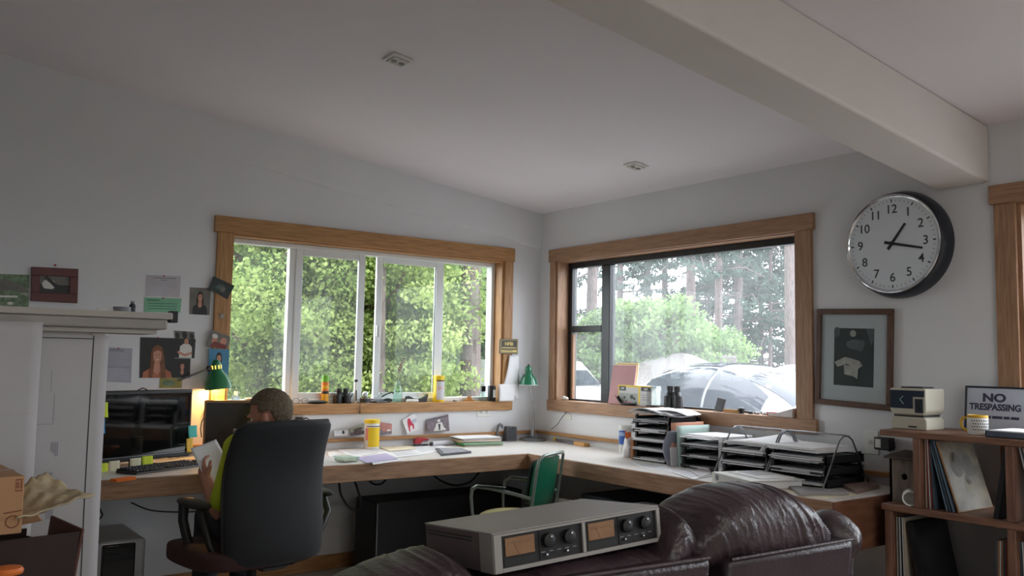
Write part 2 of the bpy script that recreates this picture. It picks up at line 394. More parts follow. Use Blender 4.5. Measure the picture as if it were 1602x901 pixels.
P(MB().box(.126, .13, gy0 + fw, -0.695, gz0 + .012, gz1 - fw), 'pane', pane_b, w2, smooth=0)
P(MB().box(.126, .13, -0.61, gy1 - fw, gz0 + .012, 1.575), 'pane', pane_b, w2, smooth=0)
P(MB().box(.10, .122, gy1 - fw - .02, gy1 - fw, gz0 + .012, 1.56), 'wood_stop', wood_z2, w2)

# ------------------------------------------------------------------ window 3 (right wall, mostly outside the frame)
w3 = struct('window_3', (0, -4.5, 0.7))
y0, y1, z0, z1 = W3
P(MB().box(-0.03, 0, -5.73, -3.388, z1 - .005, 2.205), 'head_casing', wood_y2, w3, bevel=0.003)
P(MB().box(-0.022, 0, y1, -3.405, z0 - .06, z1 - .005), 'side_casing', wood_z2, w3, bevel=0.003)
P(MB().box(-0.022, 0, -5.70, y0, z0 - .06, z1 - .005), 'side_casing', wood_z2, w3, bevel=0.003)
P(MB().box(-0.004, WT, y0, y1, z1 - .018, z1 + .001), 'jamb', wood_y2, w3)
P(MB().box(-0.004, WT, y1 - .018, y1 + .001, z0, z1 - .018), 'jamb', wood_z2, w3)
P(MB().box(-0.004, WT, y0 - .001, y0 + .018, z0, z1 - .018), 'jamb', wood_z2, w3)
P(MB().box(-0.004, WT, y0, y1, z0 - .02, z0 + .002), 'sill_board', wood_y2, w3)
mb = MB(); mb.box(.10, .15, y1 - .06, y1 - .018, z0, z1 - .018); mb.box(.10, .15, y0 + .018, y0 + .06, z0, z1 - .018)
mb.box(.10, .15, y0 + .06, y1 - .06, z1 - .06, z1 - .018); mb.box(.10, .15, y0 + .06, y1 - .06, z0 + .002, z0 + .045)
P(mb, 'outer_frame', vinyl, w3, bevel=0.004)
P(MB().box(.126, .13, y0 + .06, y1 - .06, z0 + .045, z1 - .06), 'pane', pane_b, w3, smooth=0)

# unseen rear window behind the camera, added and sized as fill light
w4 = struct('fill_window_rear', (-4.6, -9.2, 1.0))
P(ring(MB(), -5.6, -3.6, 1.0, 2.2, -9.33, -9.25, 0.06), 'outer_frame', vinyl, w4)
P(MB().box(-4.63, -4.57, -9.33, -9.25, 1.06, 2.14), 'mullion', vinyl, w4)
for a, b in ((-5.54, -4.63), (-4.57, -3.66)):
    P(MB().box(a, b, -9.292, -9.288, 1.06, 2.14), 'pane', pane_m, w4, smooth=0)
# ------------------------------------------------------------------ outdoors
gm = M('gravel_yard', (120, 118, 114), 0.95, var=0.2, scale=14, bump=0.4, bscale=40)
mb = MB()
gp = [(-60, -60), (90, -60), (90, 90), (-60, 90)]
mb.box(-60, 90, -60, 90, -0.4, -0.14)
tag(mb.build('ground', gm, smooth=0), kind='structure')

def leaf_mat(name, c1, c2, trans=0.5):
    m = bpy.data.materials.new(name); m.use_nodes = True; nt = m.node_tree; nt.nodes.remove(nt.nodes['Principled BSDF'])
    out = nt.nodes['Material Output']; at = nt.nodes.new('ShaderNodeAttribute'); at.attribute_name = 'tint'
    cr = nt.nodes.new('ShaderNodeValToRGB'); cr.color_ramp.elements[0].color = (*rgb(*c1), 1); cr.color_ramp.elements[1].color = (*rgb(*c2), 1)
    nt.links.new(at.outputs['Fac'], cr.inputs[0])
    d = nt.nodes.new('ShaderNodeBsdfDiffuse'); t = nt.nodes.new('ShaderNodeBsdfTranslucent'); mx = nt.nodes.new('ShaderNodeMixShader'); mx.inputs[0].default_value = trans
    nt.links.new(cr.outputs[0], d.inputs[0]); nt.links.new(cr.outputs[0], t.inputs[0])
    nt.links.new(d.outputs[0], mx.inputs[1]); nt.links.new(t.outputs[0], mx.inputs[2]); nt.links.new(mx.outputs[0], out.inputs['Surface'])
    return m
LEAF_A = leaf_mat('spring_maple_leaf', (88, 116, 54), (200, 214, 142), 0.55)
LEAF_B = leaf_mat('alder_leaf', (76, 108, 62), (168, 192, 134), 0.55)
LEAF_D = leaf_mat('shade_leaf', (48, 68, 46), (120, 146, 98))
NEEDLE = leaf_mat('fir_needles', (44, 60, 54), (98, 116, 104), 0.3)
BARK = M('fir_bark', (116, 102, 98), 0.95, col2=(82, 72, 70), scale=7, stretch=(6, 6, 1), bump=0.6, bscale=18)
BARK2 = M('alder_bark', (120, 104, 84), 0.95, col2=(80, 68, 54), scale=6, stretch=(5, 5, 1), bump=0.4, bscale=18)

def leaves_obj(name, parent, centers, sizes, per, leaf, asp, m, rng, flatten=0.6, droop=0.0):
    """leaf quads scattered in clumps; each leaf is two triangles folded along its midrib"""
    C = np.repeat(np.asarray(centers, float), per, axis=0); S = np.repeat(np.asarray(sizes, float), per)
    n = len(C)
    off = rng.normal(size=(n, 3)); off /= np.linalg.norm(off, axis=1)[:, None] + 1e-9
    off *= (rng.random(n) ** 0.45)[:, None] * S[:, None]; off[:, 2] *= flatten
    c = C + off
    d = rng.normal(size=(n, 3)); d[:, 2] -= droop; d /= np.linalg.norm(d, axis=1)[:, None]
    e = rng.normal(size=(n, 3)); e[:, 2] *= 0.6; e -= d * (e * d).sum(1)[:, None]; e /= np.linalg.norm(e, axis=1)[:, None]
    L = leaf * (0.6 + 0.8 * rng.random(n)); Wd = L * asp
    a = c - d * (L / 2)[:, None]; b = c + d * (L / 2)[:, None]; nn = np.cross(d, e)
    p1 = c + e * (Wd / 2)[:, None] + nn * (Wd * 0.15)[:, None]; p2 = c - e * (Wd / 2)[:, None] + nn * (Wd * 0.15)[:, None]
    V = np.stack([a, p1, b, p2], axis=1).reshape(-1, 3)
    me = bpy.data.meshes.new(name); me.vertices.add(4 * n); me.vertices.foreach_set('co', V.astype(np.float32).ravel())
    me.loops.add(4 * n); me.loops.foreach_set('vertex_index', np.arange(4 * n, dtype=np.int32))
    me.polygons.add(n); me.polygons.foreach_set('loop_start', np.arange(0, 4 * n, 4, dtype=np.int32))
    t = np.repeat(rng.random(len(centers)), per) * 0.6 + rng.random(n) * 0.4
    at = me.attributes.new('tint', 'FLOAT', 'FACE'); at.data.foreach_set('value', t.astype(np.float32))
    me.materials.append(m); me.update(calc_edges=True); me.validate()
    o = bpy.data.objects.new(name, me); COL.objects.link(o); o.parent = parent; o['kind'] = 'stuff'
    return o

def broad_tree(label, loc, h, rad, nclump, per, leaf, m, seed, trunk_r=0.12, low=0.15, group='broadleaf trees outside the left window', name='broadleaf_tree', clump=0.35, bark=None):
    rng = np.random.default_rng(seed); rr = random.Random(seed)
    t = thing(name, label, 'tree', loc, 0, group)
    top = Vector((rr.uniform(-.3, .3), rr.uniform(-.3, .3), h * 0.8))
    pts = [Vector((0, 0, -0.2)), Vector((rr.uniform(-.1, .1), rr.uniform(-.1, .1), h * .3)), Vector((rr.uniform(-.2, .2), rr.uniform(-.2, .2), h * .55)), top]
    MB().tube(pts, [trunk_r, trunk_r * .8, trunk_r * .55, trunk_r * .2], 10).build('trunk', bark or BARK2, t)
    bm_ = MB(); cen = []; siz = []
    nb = 16
    for i in range(nb):
        z = h * (low + (0.8 - low) * i / nb); a = i * 2.4 + rr.random(); k = z / (h * .8)
        p0 = pts[0].lerp(pts[1], min(1, k * 2.6)) if k < .38 else (pts[1].lerp(pts[2], (k - .38) / .31) if k < .69 else pts[2].lerp(pts[3], (k - .69) / .31))
        p0 = Vector((p0.x, p0.y, z)); R = rad * (0.75 + .4 * rr.random()) * math.sqrt(max(.1, 1 - ((z / h - .45) / .7) ** 2))
        p2 = p0 + Vector((math.cos(a) * R, math.sin(a) * R, R * rr.uniform(.1, .6))); p1 = p0.lerp(p2, .5) + Vector((0, 0, -.1 * R + rr.uniform(-.1, .2)))
        bm_.tube([p0, p1, p2], [trunk_r * .35, trunk_r * .22, .008], 6)
        for q in range(3):
            f = rr.uniform(.3, .95); s0 = p0.lerp(p2, f); s1 = s0 + Vector((rr.uniform(-1, 1), rr.uniform(-1, 1), rr.uniform(-.1, .9))) * R * .4
            bm_.tube([s0, s1], [trunk_r * .12, .006], 5); cen.append(tuple(s1)); siz.append(clump)
        for f in np.linspace(.35, 1, 4): cen.append(tuple(p0.lerp(p2, f) + Vector((0, 0, rr.uniform(0, .2))))); siz.append(clump)
    tag(bm_.build('branches', bark or BARK2, t), kind='stuff')
    while len(cen) < nclump:
        z = h * (low + (1 - low) * rr.random()); k = (z / h - low) / (1 - low)
        R = rad * math.sqrt(max(0.05, 1 - ((k - .42) / .62) ** 2)); a = rr.random() * 2 * PI; q = R * rr.random() ** 0.5
        cen.append((math.cos(a) * q, math.sin(a) * q, z)); siz.append(clump * rr.uniform(.7, 1.3))
    leaves_obj('foliage', t, cen, siz, per, leaf, 0.7, m, rng)
    return t

def conifer(label, loc, h, r0, nb, low, reach, seed, per=26, lean=0.0, name='fir_tree', group='tall firs outside the right window', leaf=0.2, m=None):
    rng = np.random.default_rng(seed); rr = random.Random(seed)
    t = thing(name, label, 'tree', loc, 0, group)
    pts = [Vector((lean * z / h + math.sin(z * .5 + seed) * .04, math.cos(z * .4 + seed) * .04, z)) for z in np.linspace(-.3, h, 9)]
    MB().tube(pts, [r0 * (1 - .75 * i / 8) for i in range(9)], 12).build('trunk', BARK, t)
    bm_ = MB(); cen = []; siz = []
    for i in range(nb):
        z = low + (h - low) * (i + rr.random()) / nb; a = rr.random() * 2 * PI; R = reach * (1 - .6 * (z - low) / (h - low)) * rr.uniform(.45, 1.1)
        f = z / h * 8; k = min(7, int(f)); p0 = pts[k].lerp(pts[k + 1], f - k) if k < 8 else pts[8]; p0 = Vector((p0.x, p0.y, z))
        d = Vector((math.cos(a), math.sin(a), 0)); p1 = p0 + d * R * .5 + Vector((0, 0, .04 * R)); p2 = p0 + d * R + Vector((0, 0, -.22 * R))
        bm_.tube([p0, p1, p2], [.035, .022, .006], 5)
        for q in np.linspace(.25, 1, 6):
            p = p0.lerp(p1, q * 2) if q < .5 else p1.lerp(p2, q * 2 - 1)
            sd = Vector((-d.y, d.x, 0)) * rr.uniform(-.35, .35) * R * (1.1 - q)
            if rr.random() < .82: cen.append(tuple(p + sd + Vector((0, 0, -.06)))); siz.append(.16 + .12 * R * rr.uniform(.4, 1))
    tag(bm_.build('branches', BARK, t), kind='stuff')
    leaves_obj('foliage', t, cen, siz, per, leaf, 0.3, m or NEEDLE, rng, flatten=0.32, droop=0.5)
    return t

# broadleaf trees close to the left window
for i, (px, dep, h, rad, m, lab) in enumerate([
    (400, 9.0, 4.6, 1.5, LEAF_A, 'bright spring-green broadleaf tree filling the left-hand light of the left window'),
    (500, 9.6, 5.2, 1.5, LEAF_B, 'mid-green broadleaf tree behind the sliding sash of the left window'),
    (585, 8.9, 4.6, 1.05, LEAF_A, 'yellow-green broadleaf tree seen through the open gap of the left window'),
    (612, 9.6, 5.6, 0.45, LEAF_A, 'light green broadleaf tree behind the bottle with the feather')]):
    p = PD(px, 560, dep)
    broad_tree(lab, (p.x, p.y, -.14), h, rad, int(260 + 140 * rad), 210, 0.046, m, 11 + i, clump=.30)
for i, (px, dep, h, rad, lab) in enumerate([
    (330, 14.5, 8.5, 2.4, 'tall shaded tree at the far left behind the left window'),
    (455, 16.0, 9.0, 2.6, 'tall shaded tree behind the mullion of the left window'),
    (560, 15.0, 8.0, 2.4, 'tall shaded tree behind the open gap of the left window'),
    (690, 16.5, 8.6, 1.7, 'dark shaded tree behind the thick pinkish trunk'),
    (765, 19.0, 8.0, 1.3, 'dark shaded tree at the right end of the left window')]):
    p = PD(px, 560, dep)
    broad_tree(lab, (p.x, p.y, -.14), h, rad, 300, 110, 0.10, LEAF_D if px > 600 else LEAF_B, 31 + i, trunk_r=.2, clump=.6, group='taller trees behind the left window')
p = PD(731, 560, 9.0)
conifer('thick bare pinkish trunk in the right-hand light of the left window', (p.x, p.y, -.14), 14, 0.12, 8, 4.8, 1.6, 71, group=None)
p = PD(594, 560, 8.2)
conifer('slim brown trunk rising behind the open gap of the left window', (p.x, p.y, -.14), 9, 0.06, 10, 4.4, 1.6, 72, group=None)

# bushy bright green trees in the middle of the right window
for i, (px, dep, h, rad, lab) in enumerate([
    (1000, 17.0, 2.55, 1.5, 'light green bushy tree left of centre in the right window'),
    (1062, 18.5, 2.3, 1.3, 'light green bushy tree behind the gravel pile, by the concrete block'),
    (930, 21.0, 1.9, 1.2, 'low green tree behind the small lower light of the right window')]):
    p = PD(px, 560, dep)
    broad_tree(lab, (p.x, p.y, -.14), h, rad, 380, 130, 0.085, LEAF_B, 51 + i, clump=.36, group='bushy trees outside the right window')
for i, (x, y, h, rad, lab) in enumerate([
    (9.5, -3.2, 3.0, 1.5, 'green bush beyond the side window at the right edge, nearest the beam end'),
    (11.5, -6.2, 3.6, 1.8, 'large green bush beyond the side window at the right edge, furthest right')]):
    broad_tree(lab, (x, y, -.14), h, rad, 200, 90, 0.09, LEAF_B, 81 + i, clump=.38, group='bushes beyond the side window')
# firs
for i, (px, dep, h, r0, nb, low, reach, lab) in enumerate([
    (925, 20, 17, .24, 34, 4.2, 3.0, 'fir trunk behind the small upper light of the right window'),
    (968, 30, 19, .22, 46, 3.0, 3.4, 'distant fir just right of the black mullion'),
    (1012, 31, 20, .22, 46, 4.4, 3.2, 'thin distant fir left of centre in the right window'),
    (1040, 33, 20, .22, 40, 4.4, 3.2, 'thin distant fir beside another above the green bush'),
    (1082, 24, 19, .24, 40, 3.8, 3.2, 'reddish fir trunk above the right side of the green bush'),
    (1126, 25, 19, .20, 30, 4.6, 3.0, 'pale reddish fir trunk standing above the concrete block'),
    (1156, 29, 20, .26, 80, 1.0, 3.6, 'dark fir with full branches right of the pale reddish trunk'),
    (1205, 30, 18, .12, 44, 2.2, 3.0, 'slender fir between the dark fir and the big trunk at the right'),
    (1236, 19, 17, .26, 16, 4.6, 3.0, 'big pinkish fir trunk at the right edge of the right window'),
    (1190, 36, 12, .18, 90, 0.3, 3.4, 'low dark fir behind the car roof at the right'),
    (1110, 40, 13, .18, 90, 0.5, 3.8, 'far blue-green fir behind the concrete block'),
    (1290, 33, 14, .2, 80, 0.3, 3.6, 'dark fir hidden partly behind the right window casing')]):
    p = PD(px, 560, dep)
    conifer(lab, (p.x, p.y, -.14), h, r0 * .62, int(nb * 1.5), low, reach, 100 + i, per=22 if nb < 60 else 26, leaf=.26)

# gravel pile
gv = M('pale_gravel', (104, 100, 98), 0.95, var=0.3, scale=30, bump=0.6, bscale=60)
def pile(label, a, b, hh, wdt, seed):
    A = Vector((a.x, a.y, -.2)); B = Vector((b.x, b.y, -.2)); d = (B - A); L = d.length; d.normalize(); s = Vector((-d.y, d.x, 0)); rr = random.Random(seed)
    ph = [rr.random() * 6 for _ in range(6)]
    def fn(u, v):
        e = max(0, 1 - (2 * u - 1) ** 2) ** .45; k = max(0, math.sin(PI * v)) ** 1.3
        n = .02 * math.sin(u * 17 + ph[0] + v * 5) + .012 * math.sin(u * 31 + ph[1]) + .012 * math.sin(v * 22 + u * 9 + ph[2])
        return A + d * (L * u) + s * (wdt * (v - .5) * (0.5 + .5 * e)) + Vector((0, 0, hh * e * k * (1 + n) + .06))
    o = MB().grid(fn, 60, 24).build('gravel_pile', gv); return tag(o, label, 'gravel pile')
pile('pale grey gravel pile behind the car, left of the concrete block', PD(925, 600, 15.0), PD(1195, 600, 16.2), 1.62, 5.0, 5)
pile('low pale gravel heap behind the rear of the car at the right', PD(1140, 600, 14.0), PD(1340, 600, 15), 1.50, 2.4, 6)
# concrete blocks
cm = M('weathered_concrete', (98, 90, 90), 0.95, var=0.15, scale=5, bump=0.3)
def block(label, u0, u1, v0, v1, dep, dp=.8):
    a = PD(u0, v1, dep); b = PD(u1, v1, dep); top = PD(u0, v0, dep).z; w_ = (b - a); L = w_.length
    ang = math.atan2(w_.y, w_.x); z0 = -.14
    m_ = MB().box(0, L, 0, dp, 0, top - z0)
    o = one('concrete_block', m_, cm, label, 'concrete block', (a.x, a.y, z0), rot=(0, 0, ang), bevel=.03); return o
block('long grey concrete block on top of the gravel behind the car', 1088, 1153, 555, 600, 16.7)
block('grey concrete block at the foot of the big trunk by the right casing', 1226, 1262, 576, 620, 17.5)
block('pale concrete block behind the parked truck at the left', 896, 928, 550, 600, 17.0)
# ------------------------------------------------------------------ silver rounded coupe, seen over the right sill
car_p = M('silver_car_paint', (176, 180, 186), 0.25, metal=0.25, var=0.02, coat=1.0)
car_g = M('dark_car_glass', (30, 38, 50), 0.03, var=0.05, spec=0.35)
car_k = M('black_rubber', (24, 25, 27), 0.6, var=0.1)
car = thing('car', 'silver rounded coupe parked just outside the right window', 'car', (3.7, 1.4, -.14), 0)
# local: x across (towards the house is -x), y along the car, front at +y
def car_body():
    ny, nx = 44, 20; L = 4.1; mb = MB()
    def hood(t):        # height of the shoulder line along the car, t 0 rear .. 1 front
        return 0.62 + .30 * math.sin(PI * min(1, max(0, t)) ** .95) ** .7
    def fn(u, v):
        t = v; y = (t - .5) * L; a = PI * u
        wx = .84 * (1 - .35 * abs(2 * t - 1) ** 4); hh = hood(t)
        cx = -math.copysign(abs(math.cos(a)) ** .55, math.cos(a)); sz = abs(math.sin(a)) ** .6
        return (wx * cx, y, .28 + (hh - .28) * sz)
    return mb.grid(fn, nx, ny)
car_body().build('body', car_p, car, sub=1)
YC, HL = -.25, 1.32            # cabin centre and half length
def dome(u, v, grow=0.0):
    t = v * 2 - 1; y = YC + HL * t; h = (max(0, 1 - abs(t) ** 2.1)) ** .62
    a = PI * u; c = -math.cos(a); s = math.sin(a)
    wx = (.80 - .22 * h) + .0; ww = .56 + .24 * (1 - abs(s) ** .8)
    z = .86 + (.645 + grow) * h * abs(s) ** .42
    x = (ww + grow) * math.copysign(abs(c) ** .55, c) * (1 - .12 * abs(t) ** 3)
    return (x, y, z)
MB().grid(lambda u, v: dome(u, v), 28, 44).build('roof', car_p, car)
# side glass (house side) laid just outside the dome
def side_glass(v0, v1, u0, u1, n=18):
    def fn(a, b):
        v = v0 + (v1 - v0) * a
        t = v * 2 - 1; lim = max(0.02, (1 - abs(t) ** 2.3)) ** .9
        u = u0 + (u1 - u0) * (b * lim)
        return dome(u, v, .012)
    return MB().grid(fn, n, 10)
for sgn in (0, 1):
    for nm, a, b in (('rear_side_window', .14, .40), ('door_window', .415, .765)):
        m_ = side_glass(a, b, .012, .29)
        if sgn: m_.v = [(-x, y, z) for x, y, z in m_.v]
        m_.build(nm, car_g, car)
m_ = MB().grid(lambda a, b: dome(.37 + .40 * a, .735 + .23 * b, .012), 20, 12); m_.build('windshield', car_g, car)
m_ = MB().grid(lambda a, b: dome(.24 + .52 * a, .06 + .2 * b, .012), 20, 12); m_.build('rear_window', car_g, car)
m_ = MB().grid(lambda a, b: dome(.33 + .34 * a, .42 + .2 * b, .012), 12, 8); m_.build('sunroof', car_g, car)
for sx in (-1, 1):
    m_ = MB(); m_.ell((sx * .93, .62, .93), .09, .06, .07, 12, 8); m_.box(min(sx * .8, sx * .9), max(sx * .8, sx * .9), .6, .64, .88, .92); m_.build('door_mirror', car_p, car)
for sy in (-1.28, 1.28):
    for sx in (-1, 1):
        R = Matrix.Rotation(PI / 2, 3, 'Y')
        wv = MB().lathe([(.1, -.1), (.29, -.1), (.31, -.06), (.31, .06), (.29, .1), (.1, .1)], 24, (sx * .74, sy, .31), R).build('wheel', car_k, car)
        MB().lathe([(.02, -.105), (.17, -.104), (.18, .104), (.02, .105)], 16, (sx * .74, sy, .31), R).build('hubcap', car_p, wv)

# pale jeep-like truck seen through the small lower light
tr = thing('truck', 'white boxy truck parked behind the small lower light of the right window', 'truck', (0, 0, 0))
a = PD(930, 600, 15.6); trz = math.radians(-165); off = Matrix.Rotation(trz, 3, 'Z') @ Vector((-.8, .3, 0))
tr.location = (a.x - off.x, a.y - off.y, -.14); tr.rotation_euler = (0, 0, trz)
tp = M('white_truck_paint', (176, 176, 172), 0.35, var=0.03, coat=.5)
m_ = MB(); m_.box(-.85, .85, -2.1, 2.1, .45, 1.05); m_.build('body', tp, tr, bevel=.06, seg=3)
m_ = MB(); m_.hexa([(-.82, -1.9, 1.04), (.82, -1.9, 1.04), (.82, .5, 1.04), (-.82, .5, 1.04)], [(-.7, -1.7, 1.5), (.7, -1.7, 1.5), (.7, .1, 1.5), (-.7, .1, 1.5)]); m_.build('cab', tp, tr, bevel=.05, seg=3)
for sx in (-1, 1):
    m_ = MB(); m_.hexa([(sx * .835, -.9, 1.09), (sx * .835, .38, 1.09), (sx * .72, .06, 1.44), (sx * .72, -.9, 1.44)], [(sx * .80, -.9, 1.09), (sx * .80, .38, 1.09), (sx * .69, .06, 1.44), (sx * .69, -.9, 1.44)]); m_.build('side_window', car_g, tr)
    m_ = MB().box(sx * .95 - .06, sx * .95 + .06, .3, .36, 1.05, 1.2); m_.build('door_mirror', car_k, tr)
m_ = MB(); m_.hexa([(-.7, .50, 1.09), (.7, .50, 1.09), (.62, .135, 1.44), (-.62, .135, 1.44)], [(-.7, .47, 1.09), (.7, .47, 1.09), (.62, .105, 1.44), (-.62, .105, 1.44)]); m_.build('windshield', car_g, tr)
for sy in (-1.3, 1.35):
    for sx in (-1, 1):
        MB().lathe([(.1, -.12), (.34, -.12), (.36, -.07), (.36, .07), (.34, .12), (.1, .12)], 20, (sx * .76, sy, .36), Matrix.Rotation(PI / 2, 3, 'Y')).build('wheel', car_k, tr)
# ------------------------------------------------------------------ shared materials of the things
paper = M('white_paper', (232, 232, 234), 0.8, var=0.015)
paper2 = M('cream_paper', (226, 216, 190), 0.8, var=0.03)
print_g = M('grey_print', (150, 150, 158), 0.8)
print_k = M('black_print', (40, 40, 44), 0.8)
print_b = M('faded_grey_print', (186, 188, 194), 0.8)
lam = M('white_laminate', (226, 222, 218), 0.35, var=0.02, scale=3, spec=0.4)
ply_x = M('plywood_edge_x', (172, 136, 106), 0.6, col2=(142, 108, 82), scale=7, stretch=(1.0, 8, 10), bump=0.06, bscale=30)
ply_y = M('plywood_edge_y', (172, 136, 110), 0.6, col2=(142, 108, 84), scale=7, stretch=(8, 1.0, 10), bump=0.06, bscale=30)
ply_r = M('reddish_panel', (126, 84, 62), 0.6, col2=(106, 68, 50), scale=6, stretch=(1, 1, 6), bump=0.05)
black_p = M('black_plastic', (26, 27, 29), 0.45, var=0.1)
black_g = M('black_gloss', (14, 15, 17), 0.12, var=0.1, coat=0.6)
dark_p = M('dark_grey_plastic', (52, 54, 58), 0.5, var=0.08)
grey_p = M('grey_plastic', (128, 130, 134), 0.5, var=0.05)
white_p = M('white_plastic', (226, 226, 222), 0.45, var=0.02)
steel = M('brushed_steel', (170, 172, 176), 0.35, metal=1.0, var=0.06)
chrome = M('chrome', (214, 216, 220), 0.12, metal=1.0, var=0.02)
green_e = M('green_enamel', (32, 110, 78), 0.25, var=0.05, coat=0.5)
yellow_p = M('yellow_plastic', (236, 200, 30), 0.45, var=0.03)
clear_g = glass_mat('clear_glass', tint=(0.90, 0.95, 0.94), refl=0.09)
green_g = glass_mat('pale_green_glass', tint=(0.86, 0.95, 0.91), refl=0.09)
red_p = M('red_plastic', (176, 42, 52), 0.4, var=0.05)
orange_p = M('orange_paper', (236, 120, 40), 0.8, var=0.03)
lime_p = M('lime_paper', (206, 222, 60), 0.8, var=0.03)
teal_p = M('teal_paper', (92, 196, 186), 0.8, var=0.03)
blue_p = M('blue_paper', (58, 150, 210), 0.8, var=0.03)
DZ = 0.76

# ------------------------------------------------------------------ the L-shaped desk
desk = thing('desk', 'long L-shaped built-in desk with white laminate top and thick plywood edge', 'desk', (-0.7, -0.8, 0.66))
m_ = MB(); m_.prism([(-4.6, -0.785), (-4.6, -0.004), (-0.004, -0.004), (-0.004, -3.0), (-0.70, -3.0), (-0.70, -0.785)], 'z', DZ - 0.03, DZ)
m_.build('worktop', lam, desk, world=True, smooth=0, bevel=.002)
MB().box(-4.6, -0.695, -0.80, -0.785, 0.662, DZ - .003).build('front_edge', ply_x, desk, world=True, bevel=.003)
MB().box(-0.713, -0.699, -3.0, -0.785, 0.662, DZ - .003).build('front_edge', ply_y, desk, world=True, bevel=.003)
MB().box(-0.713, -0.004, -3.014, -3.0, 0.53, DZ - .003).build('end_panel', ply_r, desk, world=True, bevel=.003)
for x in (-4.1, -3.2, -1.9, -1.0):
    MB().box(x, x + .04, -0.72, -0.004, 0.665, 0.73).build('support_bracket', ply_y, desk, world=True)
for y in (-1.4, -2.1, -2.8):
    MB().box(-0.66, -0.004, y, y + .04, 0.665, 0.73).build('support_bracket', ply_x, desk, world=True)
# wooden strip on both walls above the desk
tag(MB().box(-3.6, -0.004, -0.03, 0, 0.805, 0.827).build('trim_2', wood_x, bevel=.002), kind='structure')
tag(MB().box(-0.03, 0, -3.02, -0.03, 0.805, 0.827).build('trim_3', wood_y, bevel=.002), kind='structure')

# ------------------------------------------------------------------ wall clock
ck = thing('wall_clock', 'big round wall clock with black rim reading seventeen past one', 'clock', (0, -2.945, 1.972), -PI / 2)
rim_m = M('clock_rim', (34, 40, 50), 0.35, var=0.05); face_m = M('clock_face', (214, 220, 226), 0.5, var=0.01)
RY = Matrix.Rotation(PI / 2, 3, 'X')   # lathe axis z -> local -y (out of the wall)
MB().lathe([(.05, 0.001), (.270, .001), (.272, .02), (.258, .075), (.25, .084), (.05, .084)], 64, (0, 0, 0), RY).build('rim', rim_m, ck)
MB().lathe([(.232, .080), (.247, .086), (.249, .092), (.243, .096), (.236, .092), (.232, .086)], 64, (0, 0, 0), RY).build('bezel', chrome, ck)
fc = MB().lathe([(.01, .083), (.236, .083), (.236, .087), (.01, .087)], 64, (0, 0, 0), RY).build('face', face_m, ck)
num_m = M('clock_numeral', (60, 64, 70), 0.6)
for h in range(1, 13):
    a = math.radians(30 * h)
    text('numeral', str(h), 0.062, num_m, fc, (math.sin(a) * .172, -.0875, math.cos(a) * .172), UPR, bold=.0006)
m_ = MB()
for k in range(60):
    a = math.radians(6 * k); L = .010 if k % 5 else .016; wd = .0012 if k % 5 else .0034
    d = Vector((math.sin(a), 0, math.cos(a))); s_ = Vector((d.z, 0, -d.x)); p = d * .216 + Vector((0, -.0878, 0))
    m_.add([p - d * L / 2 - s_ * wd, p + d * L / 2 - s_ * wd, p + d * L / 2 + s_ * wd, p - d * L / 2 + s_ * wd], [(0, 1, 2, 3)])
tag(m_.build('minute_marks', num_m, fc, smooth=0), kind='stuff')
hand_m = M('clock_hand', (36, 40, 46), 0.5)
def hand(name, deg, L, tail, w0, w1, y):
    a = math.radians(deg); d = Vector((math.sin(a), 0, math.cos(a))); s_ = Vector((d.z, 0, -d.x)); o = Vector((0, y, 0))
    q = [o - d * tail - s_ * w0, o - d * tail + s_ * w0, o + d * L + s_ * w1, o + d * L - s_ * w1]
    MB().hexa(q, [p + Vector((0, -.0012, 0)) for p in q]).build(name, hand_m, ck)
hand('hour_hand', 37, .118, .035, .008, .006, -.089); hand('minute_hand', 103, .162, .04, .0075, .005, -.0905)
MB().lathe([(.004, .086), (.011, .086), (.011, .0935), (.004, .0935)], 16, (0, 0, 0), RY).build('hub', hand_m, ck)

# ------------------------------------------------------------------ framed picture under the clock
fr = thing('framed_picture', 'wood-framed picture with wide white mat hung under the clock', 'picture', (0, -2.677, 1.4), rot=(0, math.radians(2.0), -PI / 2))
walnut = M('walnut_frame', (96, 66, 50), 0.45, col2=(76, 50, 38), scale=8, stretch=(6, 6, 1.5))
W_, H_ = .219, .258
for a in ((-W_, W_, H_ - .03, H_), (-W_, W_, -H_, -H_ + .03), (-W_, -W_ + .03, -H_ + .03, H_ - .03), (W_ - .03, W_, -H_ + .03, H_ - .03)):
    MB().box(a[0], a[1], -.024, -.001, a[2], a[3]).build('frame_rail', walnut, fr, bevel=.004)
MB().box(-W_ + .03, W_ - .03, -.012, -.002, -H_ + .03, H_ - .03).build('mat_board', M('mat_board', (190, 192, 198), 0.8, var=.01), fr, smooth=0)
pm = [M('photo_dark', (26, 34, 40), 0.5, var=.25, scale=30), M('photo_pale', (150, 150, 144), 0.6, var=.15, scale=40), M('photo_mid', (78, 86, 90), 0.6, var=.15, scale=40)]
m_ = MB()
def V(x, z): return Vector((x, -.0122, z))
sheet(m_, [V(-.113, .155), V(.115, .155), V(.115, -.148), V(-.113, -.148)], .001, [
    ('e', .07, .07, .08, .09, 2), ('e', .48, .09, .08, .06, 1), ('p', [(.80, 0), (1, 0), (1, .18), (.94, .30), (.88, .16)], 2),
    ('e', .55, .28, .24, .09, 2), ('p', [(.50, .22), (.78, .20), (.74, .38), (.62, .40)], 2),
    ('p', [(.02, .60), (.30, .50), (.66, .56), (.74, .64), (.62, .70), (.34, .62), (.10, .68)], 1),
    ('p', [(.27, .64), (.63, .66), (.62, .87), (.50, .83), (.28, .80)], 1), ('e', .28, .55, .08, .04, 1)], nrm=(0, -1, 0))
m_.build('print', pm, fr, smooth=0)
